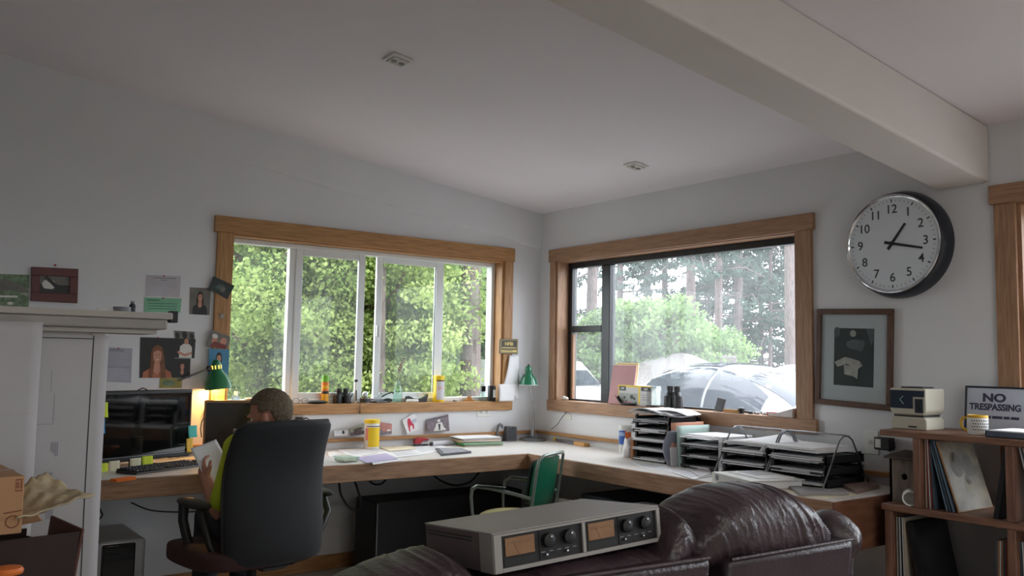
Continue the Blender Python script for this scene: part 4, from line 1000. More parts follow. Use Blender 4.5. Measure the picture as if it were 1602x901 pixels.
# second monitor by the wall: brownish panel in a pale bronze frame
tl_ = PD(320, 626, 5.02); br_ = PD(446, 713, 5.12)
bl_ = PD(318, 714, 5.02)
ax2 = math.atan2(br_.y - tl_.y, br_.x - tl_.x); W2_ = math.hypot(br_.x - tl_.x, br_.y - tl_.y); H2_ = tl_.z - bl_.z
mo2 = thing('monitor', 'second monitor with thin bronze frame by the wall, half hidden by the man', 'monitor', (tl_.x, tl_.y, bl_.z), ax2)
bronze = M('bronze_bezel', (150, 112, 74), .35, metal=.4, var=.05)
MB().box(0, W2_, 0, .03, 0, H2_).build('housing', bronze, mo2, bevel=.005)
MB().box(.012, W2_ - .012, -.002, .001, .014, H2_ - .014).build('screen', M('brown_screen', (34, 26, 22), .25, var=.05, coat=.3), mo2, smooth=0)
MB().box(.02, W2_ - .02, -.004, -.001, .004, .008).build('bezel_line', steel, mo2)
zz = DZ - bl_.z
MB().box(W2_ / 2 - .04, W2_ / 2 + .04, .02, .05, zz + .008, .12).build('stand_neck', black_p, mo2)
MB().box(W2_ / 2 - .1, W2_ / 2 + .1, -.08, .10, zz, zz + .010).build('stand_base', black_p, mo2, bevel=.004)
MB().tube([(0, .02, .22), (-.012, .02, .2), (-.016, .02, .16), (-.008, .02, .11)], .003, 6).build('side_cable', black_p, mo2)

# green desk lamp on a jointed arm, lit, over the second monitor
lc = PD(341, 598, 5.15)
lamp = thing('desk_lamp', 'lit green jointed desk lamp above the monitors', 'lamp', (lc.x - .42, lc.y + .22, DZ))
LW = Vector(lc) - lamp.location
def shade_prof(k=1.0): return [(.016, .115), (.022, .112), (.026, .095), (.026, .075), (.034, .06), (.054, .035), (.068, .0), (.0735, -.030), (.0745, -.034), (.0715, -.034), (.066, -.003), (.052, .030), (.032, .055), (.020, .062), (.016, .062)]
Rl = Matrix.Rotation(math.radians(-8), 3, 'Y')
def open_lathe(mb, prof, n, o, R, mi=0):
    o = Vector(o); vs = []; fs = []
    for r, h in prof:
        for j in range(n):
            q = 2 * PI * j / n; vs.append(o + R @ Vector((r * math.cos(q), r * math.sin(q), h)))
    for i in range(len(prof) - 1):
        for j in range(n): fs.append((i * n + j, i * n + (j + 1) % n, (i + 1) * n + (j + 1) % n, (i + 1) * n + j))
    return mb.add(vs, fs, mi)
green_s = M('green_shade', (38, 118, 74), 0.3, var=0.04, coat=0.3)
sh = open_lathe(MB(), [(r * 1.07, h * 1.07) for r, h in shade_prof()], 36, LW, Rl).build('lamp_shade', green_s, lamp)
MB().lathe([(.005, .120), (.018, .121), (.021, .126), (.013, .136), (.004, .137)], 20, LW, Rl).build('shade_cap', green_s, lamp)
slot_m = M('glowing_slot', (255, 214, 110), .5, emis=(255, 214, 90), estr=1.6)
for k in range(9):
    a = 2 * PI * k / 9; c = LW + Rl @ Vector((math.cos(a) * .0282, math.sin(a) * .0282, .091))
    MB().obox(c, .003, .006, .022, Rl @ Matrix.Rotation(a, 3, 'Z')).build('vent_slot', slot_m, sh)
MB().ell(LW + Vector((0, 0, .012)), .024, .024, .032, 16, 10).build('bulb', M('warm_bulb', (255, 220, 160), .4, emis=(255, 196, 110), estr=10), lamp)
# arm
el = Vector((.0, .02, .34)); j1 = LW + Rl @ Vector((-.045, .0, .088))
MB().tube([LW + Rl @ Vector((-.024, 0, .085)), j1], .008, 8).build('swivel', dark_p, lamp)
MB().ell(j1, .016, .012, .02, 12, 8).build('joint', dark_p, lamp)
for off in (-.010, .010):
    MB().beam(j1 + Vector((0, off, 0)), Vector((.02, -.02 + off, .345)), .006, .008).build('upper_arm', steel, lamp)
    MB().beam(Vector((.02, -.02 + off, .345)), Vector((0, off, .03)), .006, .008).build('lower_arm', steel, lamp)
MB().ell((.02, -.02, .345), .014, .018, .014, 12, 8).build('joint', dark_p, lamp)
MB().lathe([(.01, 0), (.085, 0), (.085, .014), (.03, .024), (.012, .034)], 28).build('base', green_s, lamp)
l = bpy.data.lights.new('lamp_bulb_light', 'POINT'); l.energy = 7.5; l.color = (1.0, 0.50, 0.14); l.shadow_soft_size = .025
lo = bpy.data.objects.new('lamp_bulb_light', l); COL.objects.link(lo); lo.location = lc + Vector((0, 0, -.03))
# ------------------------------------------------------------------ left sill, from left to right
SZ = 1.0505
def sill(u, v, y=.035): p = PY(u, v, y); return Vector((p.x, y, SZ))
def canister(name, label, cat, loc, r, h, body, lid, bands=(), group=None, lid_h=.03, foot=None):
    o = thing(name, label, cat, loc, group=group)
    MB().lathe([(.005, 0), (r * .97, 0), (r, .006), (r, h - lid_h), (r * .97, h - lid_h + .002), (.005, h - lid_h + .002)], 32).build('body', body, o)
    MB().lathe([(.005, h - lid_h + .002), (r * 1.03, h - lid_h + .002), (r * 1.04, h - .006), (r * .95, h), (.005, h)], 32).build('lid', lid, o)
    for a0, a1, z0, z1, m in bands:
        def fn(u, v): a = math.radians(a0 + (a1 - a0) * u); return (math.cos(a) * (r + .0006), math.sin(a) * (r + .0006), z0 + (z1 - z0) * v)
        MB().grid(fn, max(2, int(abs(a1 - a0) / 12)), 1).build('label', m, o)
    return o
def hpx(u, v0, v1, y=.035): return PY(u, v0, y).z - PY(u, v1, y).z
o = thing('sanitizer_bottle', 'small clear bluish bottle with white cap on the left end of the left sill', 'bottle', sill(369, 622))
MB().lathe([(.004, 0), (.022, 0), (.024, .004), (.024, .052), (.016, .062), (.010, .064), (.004, .064)], 24).build('bottle_body', glass_mat('blue_plastic_clear', tint=(.72, .82, .92), refl=.08, haze=.25), o)
MB().lathe([(.003, .064), (.013, .064), (.012, .084), (.003, .085)], 20).build('cap', white_p, o)
o = thing('small_box', 'little dark box with pale lid on the left sill beside the sanitizer', 'box', sill(392, 624)); MB().box(-.03, .035, -.02, .02, 0, .035).build('body', dark_p, o, bevel=.003); MB().box(-.031, .01, -.021, .021, .0352, .045).build('lid', white_p, o, bevel=.003)
o = thing('ruler', 'black flat ruler lying along the left end of the left sill', 'ruler', sill(380, 626, .09)); MB().box(-.1, .1, -.01, .01, 0, .008).build('blade', black_p, o)
# spectacles
o = thing('spectacles', 'thin wire spectacles on the left sill behind the head of the man', 'glasses', sill(470, 628, .03))
m_ = MB()
for sx in (-1, 1):
    m_.tube([(sx * .03 + math.cos(t) * .022, 0, .02 + math.sin(t) * .018) for t in np.linspace(0, 2 * PI, 13)], .0014, 6)
    m_.tube([(sx * .052, 0, .028), (sx * .055, .05, .02), (sx * .05, .1, .004)], .0014, 6)
m_.tube([(-.008, 0, .024), (0, 0, .027), (.008, 0, .024)], .0014, 6)
tag(m_.build('wire_frame', black_p, o), kind='stuff')
p = sill(497, 627, .02); o = thing('sunglasses_case', 'flat black case lying on the left sill below the spray can', 'case', p); m_ = MB().ell((0, 0, .012), .075, .028, .012, 20, 8); m_.build('shell', black_p, o); MB().tube([(-.07, -.0, .012), (0, -.029, .012), (.07, 0, .012)], .002, 6).build('zip', dark_p, o)
p = sill(508, 624, .075)
h = hpx(508, 580, 624, .075)
o = thing('spray_can', 'orange and yellow spray can with green cap on the left sill', 'spray can', p)
r = .024
MB().lathe([(.004, 0), (r, 0), (r, h * .70), (.004, h * .705)], 28).build('can', M('orange_can', (232, 128, 40), .35, var=.05), o)
MB().lathe([(.004, h * .705), (r * .96, h * .705), (r * .96, h * .76), (.004, h * .765)], 28).build('shoulder', M('orange_can', (232, 128, 40)), o)
MB().lathe([(.004, h * .765), (r * .98, h * .765), (r * .94, h), (.004, h)], 28).build('cap', M('lime_cap', (120, 190, 50), .4), o)
for a0, a1, z0, z1, m in ((180, 360, .0, .34, M('can_yellow', (240, 180, 40), .4)), (180, 360, .34, .44, M('can_black', (44, 36, 34), .4)), (200, 330, .52, .64, M('can_yellow', (240, 180, 40), .4))):
    def fn(u, v, a0=a0, a1=a1, z0=z0, z1=z1): a = math.radians(a0 + (a1 - a0) * u); return (math.cos(a) * (r + .0006), math.sin(a) * (r + .0006), h * (z0 + (z1 - z0) * v))
    MB().grid(fn, 16, 1).build('label', m, o)
k = MB(); k.add([(math.cos(math.radians(a)) * (r + .0012), math.sin(math.radians(a)) * (r + .0012), h * z) for a, z in ((225, .06), (300, .22), (300, .30), (225, .14))], [(0, 1, 2, 3)]); k.build('label', M('can_black', (44, 36, 34)), o)
def binoculars(label, p, w_, hh, rz=0, group=None, upright=True):
    """binoculars standing on their front lenses, eyepieces up"""
    o = thing('binoculars', label, 'binoculars', p, rz, group)
    r = w_ * .235
    for sx in (-1, 1):
        MB().lathe([(.004, 0), (r, 0), (r * 1.03, hh * .05), (r * 1.0, hh * .50), (r * .95, hh * .56), (.004, hh * .57)], 24, (sx * w_ * .27, 0, 0)).build('barrel', black_p, o)
        MB().lathe([(.004, hh * .52), (r * .8, hh * .52), (r * .72, hh * .68), (r * .55, hh * .72), (r * .6, hh * .80), (r * .66, hh * .82), (r * .66, hh), (r * .5, hh * .99), (.004, hh * .985)], 24, (sx * w_ * .20, 0, 0)).build('eyepiece', black_p, o)
    MB().box(-w_ * .14, w_ * .14, -.012, .012, hh * .42, hh * .62).build('bridge', dark_p, o, bevel=.004)
    MB().lathe([(.004, hh * .62), (w_ * .07, hh * .62), (w_ * .07, hh * .74), (.004, hh * .75)], 16).build('focus_wheel', dark_p, o)
    return o
p = sill(535, 626, .06); binoculars('black binoculars standing on the left sill beside the spray can', p, .12, hpx(535, 603, 626, .06))
# white marker with black cap standing up, lanyard hanging over the edge
p = sill(556, 627, .035); h = hpx(556, 590, 627, .035)
o = thing('marker', 'upright white marker with black cap and a lanyard hanging over the left sill', 'marker', p)
MB().lathe([(.003, 0), (.010, 0), (.010, h * .9), (.003, h * .91)], 16).build('barrel', white_p, o); MB().lathe([(.003, h * .9), (.012, h * .9), (.012, h), (.003, h)], 16).build('cap', black_p, o)
MB().box(-.004, .004, -.0115, -.0095, h * .1, h * .55).build('stripe', black_p, o)
m_ = MB(); e = Vector((p.x, -.032, SZ)) - p
m_.tube([(0, -.014, .004), (0, e.y + .02, .006), (0, e.y - .002, .0), (.0, e.y - .003, -.04), (.006, e.y - .003, -.055), (0, e.y - .003, -.07), (-.006, e.y - .003, -.055), (0, e.y - .003, -.042)], .002, 6); m_.build('lanyard', black_p, o)
m_ = MB(); p = sill(545, 624, .085)
m_.tube([(.01, 0, 0), (.0, 0, .05), (-.02, 0, .09)], .004, 6); m_.tube([(0, 0, .05), (.02, 0, .085)], .004, 6); m_.tube([(.01, 0, .02), (.03, 0, .06)], .003, 6); m_.lathe([(.004, 0), (.022, 0), (.022, .006), (.004, .008)], 16)
one('twig_holder', m_, dark_p, 'small dark branching stand behind the marker on the left sill', 'stand', p)
# tin with a glass ball
p = sill(571, 628, .03)
o = thing('tin', 'round metal tin with a clear ball on top on the left sill', 'tin', p)
MB().lathe([(.004, 0), (.036, 0), (.036, .036), (.032, .037), (.004, .037)], 28).build('tin_body', M('tin_metal', (150, 140, 130), .3, metal=.8), o)
def fn(u, v): a = math.radians(190 + 160 * u); return (math.cos(a) * .0366, math.sin(a) * .0366, .006 + .024 * v)
MB().grid(fn, 14, 1).build('label', dark_p, o)
MB().ell((0, 0, .057), .022, .022, .022, 20, 12).build('ball', M('clear_ball', (206, 214, 212), .08, coat=1.0), o)
# little magnifier stand: metal arm with dark weight
p = sill(598, 624, .06)
o = thing('soldering_stand', 'metal helping-hand stand with dark clamp on the left sill', 'stand', p)
MB().lathe([(.004, 0), (.03, 0), (.03, .006), (.008, .010), (.004, .010)], 20, (-.01, 0, 0)).build('base', dark_p, o)
MB().cyl((-.01, 0, .008), (-.01, 0, .06), .004, n=8).build('post', steel, o); MB().lathe([(.003, .056), (.014, .056), (.014, .066), (.003, .067)], 16, (-.01, 0, 0)).build('knob', steel, o)
MB().tube([(-.01, 0, .036), (.03, 0, .058), (.075, 0, .07), (.085, 0, .06)], .005, 8).build('arm', dark_p, o)
MB().box(-.07, -.02, -.012, .012, .02, .036).build('clamp', steel, o, bevel=.003); MB().ell((.045, 0, .016), .034, .016, .015, 16, 8).build('weight', black_p, o)
p = sill(594, 628, .012); o = thing('pocket_knife', 'dark flat pocket knife at the front of the left sill', 'knife', p); MB().ell((0, 0, .008), .085, .010, .008, 18, 8).build('handle', black_p, o); MB().box(-.03, .05, -.0115, -.0095, .006, .009).build('blade_edge', steel, o)
# pale green bottle with a feather
p = sill(622, 626, .045); h = hpx(622, 591, 626, .045)
o = thing('glass_bottle', 'pale green glass bottle holding a speckled feather on the left sill', 'bottle', p)
open_lathe(MB(), [(.0, .001), (.030, .001), (.032, .006), (.032, h * .52), (.026, h * .66), (.013, h * .86), (.012, h * .96), (.014, h * .97), (.014, h), (.010, h), (.009, h * .86), (.022, h * .64), (.028, h * .5), (.028, .01), (0, .008)], 24, (0, 0, 0), Matrix.Identity(3)).build('bottle_body', green_g, o)
f = thing('feather', 'brown and white speckled feather standing in the green bottle', 'feather', p)
tip = PY(635, 558, .045) - p; mid = PY(624, 585, .045) - p; qs = [Vector((0, 0, .02)), Vector((.001, 0, h * .9)), mid, mid.lerp(tip, .5) + Vector((-.008, 0, .004)), tip]
MB().tube(qs, [.0015, .0015, .0013, .001, .0004], 6).build('quill', paper2, f)
m_ = MB(); N = 22
for i in range(N):
    t0, t1 = i / N, (i + 1) / N
    def c(t):
        s_ = .9 * t; k = min(1, int(s_ * 2)); return (qs[2].lerp(qs[3], s_ * 2) if s_ < .5 else qs[3].lerp(qs[4], s_ * 2 - 1)) if True else None
    def wd(t): return .016 * min(1, 4 * t + .25) * (1 - t) ** .6
    a, b = c(t0), c(t1)
    for sx in (-1, 1): m_.add([a, b, b + Vector((sx * wd(t1), 0, .008)), a + Vector((sx * wd(t0), 0, .008))], [(0, 1, 2, 3)], (i + (sx > 0)) % 3 == 0)
tag(m_.build('vanes', [M('feather_brown', (92, 72, 52), .8), M('feather_white', (216, 206, 188), .8)], f, smooth=0), kind='stuff')
# white roll and black crescent holder
p = sill(645, 627, .02); o = thing('battery_roll', 'small white roll lying on the left sill in front of the black holder', 'roll', p); MB().cyl((-.045, 0, .012), (.045, 0, .010), .011, n=14).build('roll', white_p, o)
p = sill(652, 627, .065); m_ = MB()
m_.prism([(-.085, 0), (.072, 0), (.085, .05), (.078, .056), (.062, .036), (.02, .022), (-.03, .026), (-.07, .044), (-.085, .040)], 'y', -.016, .016)
one('phone_cradle', m_, black_p, 'black crescent-shaped cradle on the left sill, left of the wipes tub', 'holder', p, bevel=.002)
# wipes tub
lab_w = M('wipes_label', (206, 206, 212), .5, var=.05); lab_p = M('wipes_label_pink', (220, 140, 130), .5)
p = sill(686, 624, .05); h = hpx(686, 583, 624, .05)
canister('wipes_tub', 'yellow wipes tub with white label and yellow lid on the left sill', 'tub', p, .040, h, yellow_p, yellow_p,
         [(215, 350, .016, h - .042, lab_w), (225, 340, h * .46, h * .60, lab_p), (215, 350, h - .040, h - .032, dark_p)], lid_h=.030)
o = thing('bolt', 'tiny dark bolt lying on the left sill right of the wipes tub', 'bolt', sill(712, 625, .03)); MB().cyl((-.01, 0, .005), (.012, 0, .005), .004, n=8).build('shank', dark_p, o); MB().cyl((-.014, 0, .007), (-.010, 0, .007), .007, n=6).build('head', dark_p, o)
p = sill(735, 624, .05); o = thing('wooden_gears', 'little stack of tan wooden gears on the left sill', 'gears', p); wd_ = M('tan_wood', (196, 146, 88), .6, var=.1)
for i, (x, z, r) in enumerate(((-.018, 0, .024), (.014, 0, .020), (-.004, .012, .022), (-.006, .024, .016))):
    m_ = MB(); poly = []
    for t in range(20): a = 2 * PI * t / 20; q = r * (1.0 if t % 2 else .8); poly += [(x + math.cos(a - .1) * q, math.sin(a - .1) * q), (x + math.cos(a + .1) * q, math.sin(a + .1) * q)]
    m_.prism(poly, 'z', z, z + .0115); m_.build('gear', wd_, o, smooth=0)
p = sill(755, 626, .035); o = thing('glass_jar', 'small clear glass jar on the right end of the left sill', 'jar', p)
open_lathe(MB(), [(0, .001), (.026, .001), (.028, .006), (.028, .045), (.022, .052), (.022, .062), (.020, .062), (.020, .05), (.025, .044), (.025, .006), (0, .004)], 24, (0, 0, 0), Matrix.Identity(3)).build('jar_body', clear_g, o)
MB().lathe([(.003, .062), (.023, .062), (.023, .070), (.003, .071)], 20).build('lid', glass_mat('blue_plastic_clear'), o)
p = sill(769, 627, .02); h = hpx(769, 603, 627, .02)
canister('black_cup', 'black cup with white patch at the right end of the left sill', 'cup', p, .030, h, black_p, black_p, [(255, 330, h * .25, h * .75, white_p)], lid_h=.01)

# ------------------------------------------------------------------ plaque and papers on the right casing of the left window
q = walls_px([(781.5, 530), (809, 530.5), (808.5, 554), (780.5, 553)], 'L', .03)
o = thing('plaque', 'small brown plaque with gold lettering on the window casing by the corner', 'sign', (q[0] + q[2]) / 2)
pl_b = M('plaque_brown', (58, 48, 34), .5, var=.1); pl_y = M('plaque_gold', (206, 184, 110), .5, var=.05)
m_ = MB(); sheet(m_, q, .012, [('r', .04, .05, .96, .075, 1), ('r', .04, .925, .96, .95, 1), ('r', .03, .05, .055, .95, 1), ('r', .945, .05, .97, .95, 1), ('r', .1, .56, .9, .63, 1), ('r', .08, .73, .92, .88, 1), ('l', .12, .76, .96, .88, 1, 0)], nrm=(0, -1, 0)); m_.build('board', [pl_b, pl_y], o, world=True, smooth=0)
text('lettering', 'NFIB', .036, pl_y, o, (-.003, -.0135, .019), UPR, sx=1.05, bold=.0012)
def hung_paper(label, q, curl):
    o = thing('hanging_paper', label, 'paper', (q[0] + q[2]) / 2, group=None)
    def fn(u, v): p = (q[0] * (1 - u) + q[1] * u) * (1 - v) + (q[3] * (1 - u) + q[2] * u) * v; return p + Vector((0, -curl * math.sin(v * 2.6) * (1 - .5 * u) - .003 * math.sin(u * 4), 0))
    MB().grid(fn, 8, 12).build('sheet', paper, o, world=True, solid=.0008); return o
hung_paper('tall white folded paper hanging under the plaque by the corner', walls_px([(797, 556), (812, 556), (810, 626), (785, 606)], 'L', .034), .02)
hung_paper('short white paper hanging low in front of the tall folded one by the corner', walls_px([(780, 601), (808, 600), (803, 627), (779.5, 628)], 'L', .062), .012)

# ------------------------------------------------------------------ cards standing on the wooden strip
def strip_card(name, label, cat, px, art, mats, th=.002, off=.012):
    q = [PY(u, v, -off - (.012 if i > 1 else 0)) for i, (u, v) in enumerate(px)]
    o = thing(name, label, cat, (q[0] + q[2]) / 2); m_ = MB(); sheet(m_, q, th, art, nrm=(0, -1, 0)); m_.build('sheet', mats, o, world=True, smooth=0); return o
strip_card('card', 'small white card with a dark dot standing on the wooden strip by the chair', 'card', [(522, 673), (543.5, 671.5), (544, 681.5), (522.5, 683)], [('e', .66, .45, .10, .28, 1), ('r', .1, .3, .4, .36, 2), ('r', .06, .05, .97, .10, 1)], [paper, dark_p, print_b], th=.006)
strip_card('photograph', 'grey leaf-shaped photo leaning on the strip behind the yellow tub', 'photo', [(547, 671), (572, 661), (572, 679), (549, 682)], [('e', .5, .4, .3, .2, 1), ('p', [(0, .6), (.5, .5), (1, .7), (1, 1), (0, 1)], 2)], [ph_lt, ph_gy, ph_mn])
strip_card('photograph', 'reddish sunset photo with rounded top right of the yellow tub', 'photo', [(590, 660), (613, 663), (612.5, 679), (589, 680)], [('p', [(0, .75), (.4, .45), (.7, .6), (1, .7), (1, 1), (0, 1)], 1), ('r', .68, .55, .92, .72, 2)], [ph_rd, ph_mn, ph_wh])
strip_card('greeting_card', 'white card with a red figure leaning on the strip under the sill', 'card', [(629, 657), (648.5, 646), (656, 671), (637, 679)], [('e', .45, .22, .12, .10, 1), ('p', [(.30, .26), (.55, .26), (.62, .52), (.70, .60), (.62, .86), (.52, .84), (.56, .64), (.44, .56), (.34, .70), (.30, .92), (.22, .92), (.24, .6)], 1), ('p', [(.6, .3), (.98, .3), (.98, .52), (.62, .55)], 2)], [paper, M('card_red', (206, 60, 84), .7), M('card_lilac', (196, 196, 214), .7)])
strip_card('photograph', 'mauve monochrome photo of a person in white standing on the strip', 'photo', [(667, 656), (701, 648), (703, 674), (668.5, 676)], [('e', .55, .28, .07, .10, 1), ('p', [(.42, .44), (.68, .40), (.74, .7), (.86, .92), (.5, .95), (.28, .95), (.36, .7)], 1), ('r', .0, .08, 1, .12, 2), ('p', [(.5, .5), (.6, .5), (.58, .9), (.52, .9)], 2)], [ph_mn, ph_wh, ph_dk])
# ------------------------------------------------------------------ middle and corner of the desk
def dz(u, v, z=DZ): p = PZ(u, v, z); return Vector((p.x, p.y, z))
def flat(name, label, cat, px, mats, th=.0012, z0=0.0, art=(), group=None, curl=0.0):
    q = [PZ(u, v, DZ + z0) for u, v in px]
    for a in q: a.z = DZ + z0
    c = (q[0] + q[1] + q[2] + q[3]) / 4
    o = thing(name, label, cat, c, group=group); m_ = MB(); sheet(m_, q, th, art, nrm=(0, 0, 1)); m_.build('sheet', mats, o, world=True, smooth=0); return o
PM = [paper, print_g, print_k, print_b]
p = dz(581, 702)
h = PY(581, 656, p.y).z - DZ
canister('wipes_tub', 'yellow and white wipes tub standing on the desk under the left window', 'tub', p, .050, h, white_p, yellow_p,
         [(215, 325, .016, h * .74, yellow_p), (200, 340, h * .76, h * .79, M('navy_print', (60, 54, 96), .5)), (314, 326, h * .40, h * .62, white_p), (188, 216, h * .30, h * .72, lab_p)], lid_h=.026)
# clear glass dish
p = dz(542, 722); o = thing('glass_dish', 'clear glass dish at the front of the desk beside the office chair', 'dish', p, .1)
open_lathe(MB(), [(0, .001), (.062, .001), (.068, .006), (.078, .030), (.075, .030), (.064, .008), (0, .005)], 4, (0, 0, 0), Matrix.Rotation(PI / 4, 3, 'Z')).build('dish_body', green_g, o, bevel=.008, seg=3)
MB().box(-.05, .05, -.05, .05, .008, .014).build('contents', M('dish_contents', (196, 192, 176), .7, var=.2, scale=40), o)
flat('document', 'white drawing sheet lying under the yellow tub', 'paper', [(524, 703), (600, 700), (632, 712), (560, 719)], PM, .0012, .001, [('l', .1, .2, .9, .6, 5, 3), ('p', [(.2, .75), (.6, .6), (.62, .62), (.22, .77)], 1)])
flat('document', 'lilac printed sheet at the desk edge in front of the yellow tub', 'paper', [(556, 716), (604, 709), (622, 718), (574, 724.5)], [M('lilac_paper', (190, 180, 214), .8, var=.04), print_g], .0012, .003)
flat('document', 'white sheet lying on the left desk next to the lilac one', 'paper', [(606, 705), (650, 702), (663, 711), (618, 716)], PM, .0012, .002, [('l', .1, .1, .9, .9, 8, 3)])
flat('document', 'white sheet with a black edge sticking over the front of the desk', 'paper', [(580, 722), (628, 716), (632, 720), (584, 727)], PM, .0012, .0002)
flat('folder', 'open tan folder lying behind the white sheets right of the yellow tub', 'folder', [(592, 699), (640, 697), (652, 702), (610, 706)], [paper2], .002, .006)
flat('document', 'white sheets beside the office chair at the left end of the middle desk', 'paper', [(512, 708), (522, 706), (530, 711), (515, 715)], PM, .003, .001)
flat('document', 'large white sheet under the spiral notebook', 'paper', [(640, 700), (690, 696), (706, 703), (660, 711)], PM, .0012, .001, [('l', .08, .2, .9, .8, 6, 3)])
# stapler
p = dz(659, 697); o = thing('stapler', 'small red stapler at the back of the left desk', 'stapler', p, -.05)
MB().box(-.055, .05, -.016, .016, 0, .010).build('base', dark_p, o, bevel=.003); MB().prism([(-.055, .014), (-.058, .040), (-.045, .052), (.0, .056), (.052, .046), (.052, .034), (.01, .034), (-.01, .014)], 'y', -.016, .016).build('arm', red_p, o, bevel=.004, seg=3); MB().box(.0, .045, -.008, .008, .022, .033).build('magazine', steel, o)
# marker roll
a, b = dz(676, 698), dz(726, 695); o = thing('poster_tube', 'white printed paper roll with a black end lying behind the notebook', 'roll', (a + b) / 2)
d = (b - a) / 2; MB().cyl(-d + Vector((0, 0, .017)), d + Vector((0, 0, .017)), .016, n=20).build('roll', lab_w, o); MB().ell(-d * 1.06 + Vector((0, 0, .014)), .012, .010, .014, 12, 8).build('end_cap', black_p, o)
# spiral notebook
q = [dz(681, 703.5), dz(722, 704), dz(737, 709), dz(690, 713.5)]
o = thing('spiral_notebook', 'grey spiral notebook near the front of the left desk', 'notebook', (q[0] + q[2]) / 2)
m_ = MB(); m_.hexa(q, [x + Vector((0, 0, .012)) for x in q]); m_.build('cover', M('grey_cover', (96, 98, 104), .6, var=.1), o, world=True, bevel=.001)
m_ = MB(); m_.hexa([x + (y - x) * .12 + Vector((0, 0, .0121)) for x, y in ((q[0], q[1]), (q[1], q[0]), (q[2], q[3]), (q[3], q[2]))], [x + (y - x) * .12 + Vector((0, 0, .0135)) for x, y in ((q[0], q[1]), (q[1], q[0]), (q[2], q[3]), (q[3], q[2]))]); m_.build('cover_panel', print_g, o, world=True)
m_ = MB(); e = (q[2] - q[3]); 
for i in range(20):
    c = q[3] + e * ((i + .5) / 20) + Vector((0, 0, .007)); nrm = Vector((-e.y, e.x, 0)).normalized()
    m_.tube([c + nrm * math.cos(t) * .008 + Vector((0, 0, math.sin(t) * .009)) for t in np.linspace(0, 2 * PI, 9)], .0013, 5)
tag(m_.build('spiral', steel, o, world=True), kind='stuff')
# stack of folders
ang = math.atan2((dz(788, 696) - dz(722, 698)).y, (dz(788, 696) - dz(722, 698)).x)
z = 0; fm = [M('kraft_folder', (190, 156, 108), .8, var=.05), M('green_folder', (92, 178, 120), .8, var=.05), M('green_folder', (92, 178, 120)), M('kraft_folder', (190, 156, 108)), paper2, M('brown_folder', (150, 118, 92), .8), paper]
labs = ['kraft folder at the bottom of the folder stack', 'green folder second from the bottom of the folder stack', 'green folder third from the bottom of the folder stack', 'kraft folder in the middle of the folder stack', 'cream folder near the top of the folder stack', 'brown folder second from the top of the folder stack', 'white folder on top of the folder stack']
c = dz(752, 697)
for i, (m, lb) in enumerate(zip(fm, labs)):
    rr = random.Random(i + 5); t = .009
    o = thing('folder', lb + ' in the corner', 'folder', (c.x + rr.uniform(-.012, .012) - i * .003, c.y + .04 + rr.uniform(-.008, .008), DZ + z), ang + rr.uniform(-.06, .06), 'folders stacked on the corner desk')
    MB().prism([(-.15, 0), (.15, 0), (.15, t * .8), (-.10, t * .85), (-.15, t * .5)], 'y', -.10, .10).build('cover', m, o); 
    MB().box(-.14, .149, -.101, .099, t * .25, t * .55).build('pages', paper, o)
    z += t
# small grey radio and phone handset
p = dz(799, 690); o = thing('radio', 'small grey speaker radio in the corner of the desk', 'radio', p, -.15)
h = PY(799, 667, p.y).z - DZ
MB().box(-.042, .042, -.02, .035, 0, h).build('case', M('radio_grey', (92, 94, 100), .5, var=.05), o, bevel=.006, seg=3); MB().box(-.034, .034, -.0225, -.019, h * .12, h * .85).build('grille', M('radio_grille', (70, 72, 78), .6, bump=.5, bscale=400), o, bevel=.002)
for i in range(3): MB().lathe([(.002, .020), (.005, .020), (.005, .026), (.002, .027)], 10, (-.02 + .02 * i, 0, h * .92), RY).build('button', dark_p, o)
p = dz(782, 690); h = PY(782, 664, p.y).z - DZ; o = thing('phone_handset', 'grey curved phone handset standing beside the radio in the corner', 'phone', p, -.1)
MB().tube([(-.022, 0, .006), (-.022, 0, h * .7), (-.015, 0, h * .92), (.0, 0, h), (.014, 0, h * .94), (.018, 0, h * .8)], [.010, .010, .011, .012, .011, .009], 10).build('handle', M('handset_grey', (110, 112, 118), .5), o); MB().box(-.034, .03, -.02, .02, 0, .012).build('cradle', dark_p, o, bevel=.004)
# second green lamp in the corner, unlit
p = dz(829, 684); base = Vector((p.x - .06, p.y - .02, DZ))
base = PZ(829, 686, DZ); base.x = min(base.x, -.12); base.y = min(base.y, -.10)
sh_c = PD(826.5, 597, (base - CAM).dot(FWD))
o = thing('desk_lamp', 'green-shaded desk lamp with grey stem and round base in the corner', 'lamp', base)
L = sh_c - base
MB().lathe([(.01, 0), (.098, 0), (.10, .006), (.094, .014), (.03, .020), (.012, .03)], 36).build('base', M('lamp_base_grey', (104, 106, 110), .45, var=.05), o)
MB().tube([(0, 0, .02), (0, 0, .22)], .010, 12).build('lower_stem', steel, o); MB().tube([(0, 0, .2), L + Vector((0, 0, .05))], .0065, 10).build('stem', steel, o)
MB().tube([(-.018, 0, .03), (-.014, 0, .23), (.0, 0, .30)], .004, 8).build('side_rod', steel, o)
k = 1.0
sp = [(.010, .118), (.020, .112), (.027, .100), (.027, .078), (.024, .070), (.024, .064), (.036, .052), (.058, .022), (.068, -.012), (.0695, -.026), (.0665, -.026), (.064, -.012), (.054, .018), (.032, .046), (.020, .056)]
s2_ = open_lathe(MB(), sp, 36, L, Matrix.Identity(3)).build('lamp_shade', green_e, o)
MB().lathe([(.004, .112), (.010, .118), (.004, .126), (.002, .134)], 12, L).build('finial', black_p, o)
MB().tube([L + Vector((-.0665, 0, -.024)), L + Vector((-.06, 0, -.025))], .001, 4)
